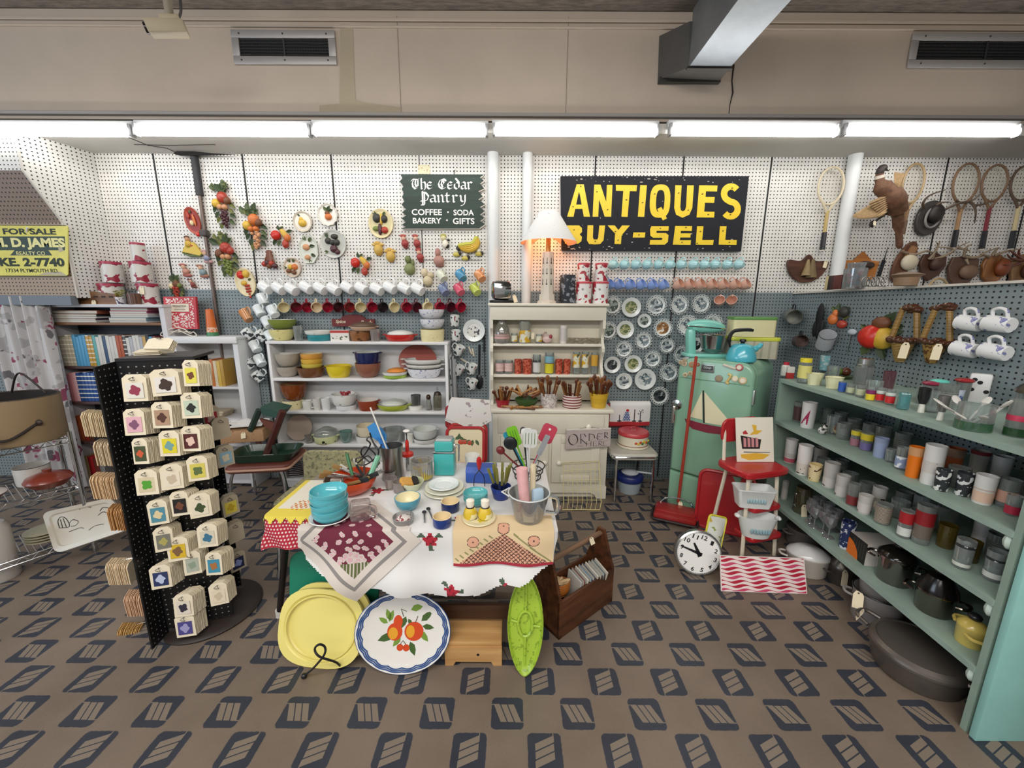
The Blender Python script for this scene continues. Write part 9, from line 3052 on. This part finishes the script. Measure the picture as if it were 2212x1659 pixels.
vs = [ty(x,y,-.006)for x,y in rr4]+[ty(x,y,.008)for x,y in rr4]+[ty(x,y,.01)for x,y in inn]+[ty(.5+(x-.5)*.97,.5+(y-.5)*.95,.0)for x,y in inn]
b.add(vs,[(k*n+i,k*n+(i+1)%n,(k+1)*n+(i+1)%n,(k+1)*n+i)for k in range(3)for i in range(n)]+[tuple(3*n+i for i in range(n)),tuple(range(n))[::-1]])
b.m(1)
for pts in(((.15,.55),(.16,.72),(.22,.8),(.28,.72),(.28,.52),(.15,.55)),((.19,.54),(.2,.74)),((.24,.53),(.24,.75)),((.3,.6),(.36,.66),(.42,.58),(.36,.5),(.3,.52)),((.25,.4),(.4,.42),(.45,.38)),((.5,.88),(.58,.92),(.66,.86)),((.5,.3),(.6,.36),(.72,.34)),((.75,.7),(.82,.78),(.9,.7)),((.7,.6),(.78,.66),(.84,.6))):
 b.tube(spline([ty(u_,v_,.002)for u_,v_ in pts],4),.0022,5)
b.build('tray',[M('#bdb6a8',.3),M('#3a3834',.6)],o)
# green and maroon folding stool, box and tray in front of the shelf
o = thing('folding_chair','folded chair frame in dark green and maroon, leaning left of the white shelf','chair',(0,0,0))
Yc = 2.75
MRN,DGR = M('#4a211b',.5),M('#26382e',.5)
def bar(nm,p,q,r_,mt,y0=Yc,y1=Yc):
 a,c_ = atY(*p,y0),atY(*q,y1)
 MB().tube([a,c_],r_,6).build(nm,mt,o)
bar('leg',(611,888),(575,985),.026,MRN)
bar('leg',(545,925),(567,975),.018,MRN,2.85,2.85)
bar('leg',(590,960),(622,1068),.018,DGR)
bar('leg',(541,930),(560,885),.022,DGR,2.82,2.82)
q4 = [atY(x,y,Yc+.04)for x,y in((562,880),(606,890),(596,903),(566,896))]
b = MB().add([p for p in q4]+[p+Vector((0,.16,.01))for p in q4],[(0,1,2,3),(7,6,5,4),(0,4,5,1),(1,5,6,2),(2,6,7,3),(3,7,4,0)])
b.build('top_rail',M('#2c4d44',.5),o,False)
q4 = [atY(x,y,Yc+.06)for x,y in((560,905),(594,915),(590,930),(572,922))]
MB().add([p for p in q4]+[p+Vector((0,.03,.0))for p in q4],[(0,1,2,3),(7,6,5,4),(0,4,5,1),(1,5,6,2),(2,6,7,3),(3,7,4,0)]).build('slat',M('#6b3a2c',.5),o,False)
p = atZ(605,1118,0)
zc2 = .40
so = thing('side_chair','chrome legged low seat under the green roaster, behind the black rack','chair',(p.x-.12,p.y+.12,0),R(8))
MB().rslab((-.02,.05,zc2-.03),(.42,.36,.05),.04,5,.01).build('seat',M('#6d3b30',.5),so)
MB().tube([(x-.02,y+.05,zc2-.03)for x,y in rrect(.43,.37,.04)],.009,6,closed=True).build('trim',M('#b58c74',.5),so)
for x,y in((.12,-.1),(.14,.2),(-.18,-.1),(-.18,.2)):
 MB().tube(spline([(x,y,zc2-.05),(x*1.15,y,zc2-.12),(x*1.3,y*1.2,.01)],5),.011,8).build('leg',CHROME,so)
o = thing('roasting_tray','dark green enamel roaster tray with a paper label, on the low seat','tray',(p.x-.14,p.y+.16,zc2),R(8))
DG2 = M('#1f3a2b',.3,0,0,8,0,.3)
b = MB()
Rg = [[(x*k,y*k,z)for x,y in rrect(.44,.25,.06)]for k,z in((.86,0),(1,.055),(1.04,.058),(.98,.06),(.84,.012))]
n = len(Rg[0])
b.add([v_ for q in Rg for v_ in q],[(k*n+i,k*n+(i+1)%n,(k+1)*n+(i+1)%n,(k+1)*n+i)for k in range(4)for i in range(n)]+[tuple(4*n+i for i in range(n)),tuple(range(n))[::-1]])
b.m(1).box((0,0,.0135),(.07,.025,.001))
b.build('tray',[DG2,M('#d9d9d2',.6)],o)
x0,x1,z0,z1 = pspan(489,578,975,1016,p.y+.32)
o = thing('cork_box','tan speckled box holding folded white cloths, above the green roaster','box',((x0+x1)/2,p.y+.34,zc2+.075),R(14))
MB().box((0,0,.05),(x1-x0,.2,.1),.012).build('box',blot(['#b08a66','#4f3524'],[.68],70,1,key='cork',rough=.7),o)
q = thing('folded_shirt','white printed cloth folded in the speckled box','cloth',o.location+Vector((0,.0,.105)),R(14))
MB().grid(lambda u_,v_:((u_-.5)*(x1-x0)*.95,(v_-.5)*.19,.02+.018*math.sin(u_*9)*math.sin(v_*7)+.02*math.sin(v_*PI)*math.sin(u_*PI)),14,10).build('cloth',blot(['#d6d5d3','#2f3034'],[.66],22,2,key='shirt_print',rough=.9),q)
price_tag(o,(.03,-.105,.085),(R(70),0,R(10)),.03,.045)
# rackets, bird and antlers, upper right
def c8(cx,cy):
 return 1660+cx/3.607,330+cy/3.607
TRG = 'rackets on the wall'
STRG = M('#cfc8b4',.5)
def racket(label,hx,hy,rx,ry,gx_,gy_,frame,shaft,grip,ang=0,off=.05):
 px,py = c8(hx,hy)
 p = atY(px,py,D-off)
 s_ = mpp(p)/3.607
 o = thing('tennis_racket',label,'racket',p,0,TRG)
 g = atY(*c8(gx_,gy_),D-off)-p
 ax = g.normalized()
 sd = Vector((-ax.z,0,ax.x))
 a,c_ = rx*s_,ry*s_
 f = lambda q:sd*(a*math.cos(q))+ax*(-c_*math.sin(q)*(1 if math.sin(q)>0 else 1.05))
 MB().tube([f(2*PI*i/40)for i in range(40)],.0085,8,closed=True).build('head',frame,o)
 b = MB()
 for i in range(-7,8):
  k = i/8
  h_ = math.sqrt(1-k*k)
  b.tube([sd*(a*k)-ax*(c_*h_),sd*(a*k)+ax*(c_*h_)],.0007,3,False)
  b.tube([sd*(-a*h_)+ax*(c_*k),sd*(a*h_)+ax*(c_*k)],.0007,3,False)
 b.build('strings',STRG,o)
 t0 = ax*(c_*.9)
 for s in(-1,1):
  MB().tube(spline([sd*(s*a*.72)+ax*(c_*.72),sd*(s*a*.3)+ax*(c_*1.15),sd*(s*.006)+ax*(c_*1.5)],5),.009,7).build('throat',frame,o)
 L_ = g.length
 MB().tube([ax*(c_*1.4),ax*(L_*.72)],.0125,8).build('shaft',shaft,o)
 MB().tube([ax*(L_*.72),ax*L_],[.0165,.018],8).build('grip',grip,o)
 MB().tube([ax*L_,ax*(L_+.008)],.019,8).build('butt_cap',M('#cfc8b8',.5),o)
 return o
TANF,WHF,BRF = M('#b39a72',.4),M('#cfc2a6',.4),M('#7a5f47',.45)
racket('tennis racket with cream frame and black grip, by itself left of the white post',487,255,98,132,418,758,WHF,M('#b99f62',.4),BLACK)
racket('tennis racket half hidden behind the hanging pheasant',1128,235,82,138,1040,640,TANF,M('#8a6a4c',.5),M('#6d5440',.6),off=.03)
racket('brown framed tennis racket with a tan and black handle, right of the large antlers',1538,235,98,138,1438,740,BRF,M('#a07a52',.5),BLACK)
racket('brown framed tennis racket with a dark red shaft, second from the right edge',1762,235,98,128,1660,750,BRF,M('#7a1c2a',.4),BLACK)
racket('dark framed tennis racket with a cream lettered shaft at the right edge',1985,235,96,122,1885,748,M('#5d4a3a',.45),M('#c9b98c',.5),BLACK)
racket('brown racket standing low on the partition ledge, only its arch showing',1320,1110,85,128,1330,1500,TANF,TANF,BLACK,off=.1)
p = atY(*c8(960,330),D-.13)
s_ = mpp(p)/3.607
o = thing('pheasant','stuffed brown pheasant hung with one wing spread and a long tail','bird',p,0,'trophies')
def bp_(cx,cy,y=0):
 q = atY(*c8(cx,cy),D-.13-y)-p
 return q
b = MB()
sp_ = spline([bp_(915,128,.03),bp_(890,118,.03),bp_(872,140,.03),bp_(865,200,.02),bp_(885,260,.03),bp_(950,330,.04),bp_(995,400,.03),bp_(1005,470,.0),bp_(1015,600,-.03),bp_(1022,745,-.05)],5)
rs_ = [.008,.016,.02,.022,.023]+[.023]*5+[.024]*5+[.028]*3+[.036,.044]+[.056]*5+[.072]*5+[.062]*5+[.035]*5+[.022]*5+[.012]*6
b.tube(sp_,rs_[:len(sp_)],14)
b.m(3).tube(sp_[:13],[r_*1.03 for r_ in rs_[:13]],14)
b.m(4).tube(sp_[13:16],[r_*1.08 for r_ in rs_[13:16]],14).m(0)
BF_ = M('#6b4a34',.7,0,.35,40)
def feather(a,c_,w_,k):
 a,c_ = Vector(a),Vector(c_)
 d = c_-a
 sd = Vector((-d.z,0,d.x)).normalized()*w_
 b.m(k).add([a,a+d*.4+sd,a+d*.9+sd*.7,c_,a+d*.9-sd*.7,a+d*.4-sd]+[q+Vector((0,-.006,0))for q in(a,a+d*.4,a+d*.9,c_)],[(0,1,7,6),(1,2,8,7),(2,3,9,8),(6,7,5,0),(7,8,4,5),(8,9,3,4)])
for i in range(13):
 k = i/12
 feather(bp_(905+20*k,350+110*k,.02+.004*i),bp_(650+200*k**1.6,498+18*math.sin(k*3),.03+.002*i),.012,1)
for i in range(7):
 k = i/6
 feather(bp_(930,340+90*k,.06),bp_(780+80*k,400+90*k,.055),.018,2)
for i in range(8):
 k = i/7
 feather(bp_(1000,280+20*k,-.02),bp_(985+75*k,150+10*k,-.04+.003*i),.014,1)
for i in range(6):
 feather(bp_(990+8*i,440,.01*(i%2)),bp_(985+16*i-2*i*i,620+25*(i%3),-.03),.014,0)
b.m(3)
for a_ in((0,1),):
 b.tube(spline([bp_(925,470,.02),bp_(850,520,.03),bp_(810,560,.03)],4),.008,6).ball(bp_(808,555,.03),(.02,.015,.025),8,6)
b.m(3).tube([bp_(910,130,.03),bp_(940,142,.03)],[.01,.002],6)
b.build('body',[BF_,M('#a98c64',.75,0,.2,60),M('#8f7350',.75,0,.2,50),M('#2f241f',.6),M('#c9bfb0',.7)],o)
price_tag(o,bp_(828,530,.06),(R(80),0,0),.02,.035)
def trophy(label,cx,cy,w_,h_,mat,bust,bm,ants,rot=0,shape='shield',name='antler_plaque',am=None):
 px,py = c8(cx,cy)
 p = atY(px,py,D-.03)
 s_ = mpp(p)/3.607
 o = thing(name,label,'trophy',p,0,'trophies',wallrot(R(rot)))
 W2_,H2_ = w_/2*s_,h_/2*s_
 if shape=='shield':
  P = [(0,-H2_),(W2_*.7,-H2_*.5),(W2_,.2*H2_),(W2_*.85,H2_*.8),(W2_*.4,H2_*.85),(0,H2_),(-W2_*.4,H2_*.85),(-W2_*.85,H2_*.8),(-W2_,.2*H2_),(-W2_*.7,-H2_*.5)]
 elif shape=='oval':
  P = ell(W2_,H2_,28)
 else:
  P = shape(W2_,H2_)
 MB().prism(P,-.012,.012,(0,0),.004).build('plaque',mat,o)
 if bust:
  MB().ball((bust[0]*s_,bust[1]*s_,.03),(bust[2]*s_,bust[3]*s_,.035),14,9).build('bust',bm,o)
 ob = o.matrix_basis.inverted()
 for pts in ants:
  V = [atY(*c8(x,y),D-.06-.02*(i%3))-p for i,(x,y)in enumerate(pts)]
  rm = wallrot(R(rot)).to_matrix().inverted()
  sp_ = spline([rm@v_ for v_ in V],5)
  n_ = len(sp_)
  MB().tube(sp_,[.011*(1-.75*i/n_)for i in range(n_)],7).build('antler',am or M('#8f7d66',.5,0,.2,30),o)
 return o
trophy('oval plaque with a cream hat shaped bust and small antlers, left of the antler shields',1052,850,130,320,WOOD('#4a2d1d','#7d5236','y',1,.5),(20,0,62,62),M('#cbbfa6',.6),[[(1080,780),(1040,770),(1060,760)],[(1090,790),(1150,790),(1230,765),(1290,790),(1280,830)]],-20,'oval')
MB().prism([(-.03,.02),(.03,.02),(.02,.12),(-.02,.12)],.01,.03).build('horn',M('#9a6f4a',.5),bpy.data.objects['antler_plaque'])
trophy('dark shield with short antlers and a price tag, first of three antler shields',1268,890,205,215,M('#4f3426',.5,0,.1,10),(0,20,45,50),M('#4a3026',.6),[[(1250,830),(1300,770),(1340,690)],[(1260,830),(1320,730),(1310,700)],[(1290,830),(1380,800),(1470,740),(1550,700)],[(1400,790),(1440,760),(1400,740),(1300,735)],[(1470,740),(1570,765)]],-6)
trophy('largest brown shield with pale curved antlers, middle of three antler shields',1502,930,235,260,M('#5d4334',.5,0,.1,10),(25,0,68,55),M('#7a5f4c',.6),[[(1540,830),(1560,870)],[(1520,810),(1540,740),(1590,710)],[(1530,810),(1620,815),(1700,770),(1790,740)],[(1620,815),(1680,800)]],-4)
trophy('orange brown shield with antlers, rightmost of three antler shields',1750,915,205,235,WOOD('#6b3f1f','#a8703a','y',1,.4),(35,20,55,65),M('#7d3f22',.5),[[(1740,800),(1780,750),(1800,740)],[(1760,800),(1850,770),(1960,750)],[(1720,815),(1690,800),(1650,790)]],-8)
trophy('pale wooden shield bristling with reddish antlers at the right edge',1965,925,190,260,WOOD('#6b4a2c','#a5805a','y',1,.5),(20,0,45,60),M('#4f3222',.5),[[(1960,860),(1900,880),(1840,870)],[(1970,840),(1890,820),(1860,790)],[(1960,830),(1950,770),(1970,740)],[(1990,840),(1920,790),(1880,760)]],6,am=M('#6b3a2c',.4))
trophy('grey skull cap mount with one pair of large branching antlers, over the antler shields',1250,510,200,260,M('#3f3b38',.5,0,.2,14),(10,30,60,70),M('#241f1d',.5),[[(1210,430),(1205,390),(1260,330),(1380,288)],[(1300,420),(1340,390),(1410,385)],[(1330,460),(1400,430),(1490,390),(1570,380),(1630,340),(1690,272)],[(1490,390),(1460,370)],[(1570,380),(1605,420),(1615,480),(1605,550)],[(1590,410),(1660,405),(1715,390)]],-12,'oval',am=M('#57473a',.45,0,.2,20))
ZG = M('#8d8a86',.5)
ob_ = [x for x in bpy.data.objects if x.get('label','').startswith('grey skull')][0]
MB().tube([(x,y,.03)for x,y in ell(.055,.075,30)],.008,6,closed=True).build('leather_band',ZG,ob_)
bat = lambda W2_,H2_:[(p_[0],p_[1])for p_ in spline([(0,H2_,0),(-W2_*.35,H2_*.55,0),(-W2_*.95,H2_*.6,0),(-W2_*.8,-H2_*.3,0),(-W2_*.3,-H2_*.9,0),(W2_*.3,-H2_*.9,0),(W2_*.8,-H2_*.3,0),(W2_*.95,H2_*.5,0),(W2_*.35,H2_*.55,0)],4,True)]
o = trophy('winged dark brown plaque with folded tan leather and a price tag, below the lone racket',297,905,330,215,WOOD('#3a2016','#5f3a28','x',1,.5),None,None,[],0,bat,'wall_plaque')
s_ = mpp(o.location)/3.607
MB().tf(trot(R(90),R(60),0,(.02,0,.03))).lathe([(.01,-.07),(.04,.07),(.037,.07),(.008,-.065)],18).build('leather_cone',M('#6d5a3a',.6,0,.2,20),o)
MB().tf(trot(R(80),R(-40),0,(-.015,0,.025))).lathe([(.008,-.07),(.035,.06),(.032,.06),(.006,-.065)],18).build('leather_cone',M('#8a7550',.6,0,.2,20),o)
price_tag(o,(130*s_,60*s_,.02),(0,0,R(-10)),.03,.055)
pent = lambda W2_,H2_:[(0,H2_),(-W2_*.5,H2_*.35),(-W2_,H2_*.4),(-W2_*.85,-H2_),(W2_*.85,-H2_),(W2_,H2_*.3),(W2_*.55,H2_*.35)]
trophy('orange varnished wooden plaque with a dark fish mount, behind the candy jar',718,880,270,210,WOOD('#8f5420','#b8742f','x',1,.35),(10,0,70,32),M('#3a2c24',.4),[],0,pent,'wall_plaque')
o = thing('razor_strop','black leather strop hanging by a cord beside the orange plaque','strop',atY(*c8(880,900),D-.03),0,'trophies')
MB().tf(trot(0,R(8),0)).box((0,0,0),(.03,.006,.13),.003).build('strap',BLACK,o)
MB().tube([(.008,0,.06),(.02,.0,.16),(.012,0,.06)],.003,5).build('cord',BLACK,o)
LG2 = 'things on the partition ledge'
zl_ = PZ+.013
def ledge(px,x_off=.08,y=None):
 Y = (PX+x_off)/((px-CX)/F)/1.02
 return Vector((colx(px,min(Y,3.15),zl_),min(Y,3.15),zl_))
p = ledge(1842)
o = thing('candy_jar','glass jar of red, green and blue balls on the partition ledge','jar',p,0,LG2)
tumbler(o,.062,.13,GL('#dfe3e4',.2,.2),[],.95)
MB().lathe([(.045,.13),(.047,.15),(.05,.155),(.05,.165),(0,.166)],22).build('lid',GL('#cfd3d8',.25,.4),o)
for i in range(14):
 q = thing('ball',f'coloured ball in the candy jar on the ledge, {ORD[i]} up from the jar bottom','ball',p+Vector((.03*math.cos(i*2.4),.03*math.sin(i*2.4),.02+.0075*i)),0,'balls in the candy jar')
 MB().ball((0,0,0),.018,12,8).build('ball',M(['#b32533','#3f6a4c','#4a6a94','#c9c4bc','#c25a68'][i%5],.25),q)
for i,c_ in enumerate(('#c9b98a','#2a1c1c','#3a1f20','#5a2c28')):
 p = ledge(1800+6*i,.04)
 o = thing('book',['cream','black','dark brown','maroon'][i]+' book standing at the far end of the partition ledge','book',p,0,LG2)
 bookmesh(o,.02,.095,.07,M(c_,.5))
p = ledge(1885,.06)
o = thing('wire_figure','tangle of silver wire ornaments right of the candy jar','ornament',p,0,LG2)
for i in range(5):
 MB().tube([(.03*i-.05+.025*math.cos(t_),.0,.035+.03*math.sin(t_))for t_ in[2*PI*k/14 for k in range(14)]],.003,5,closed=True).build('loop',M('#8f8c84',.3,.8),o)
p = ledge(1955,.06)
o = thing('wooden_bowl','low brown wooden bowl on the partition ledge','bowl',p,0,LG2)
MB().lathe([(0,0),(.05,0),(.055,.045),(.075,.06),(.03,.075),(0,.075)],22).build('bowl',M('#8a6f55',.55,0,.15,15),o)
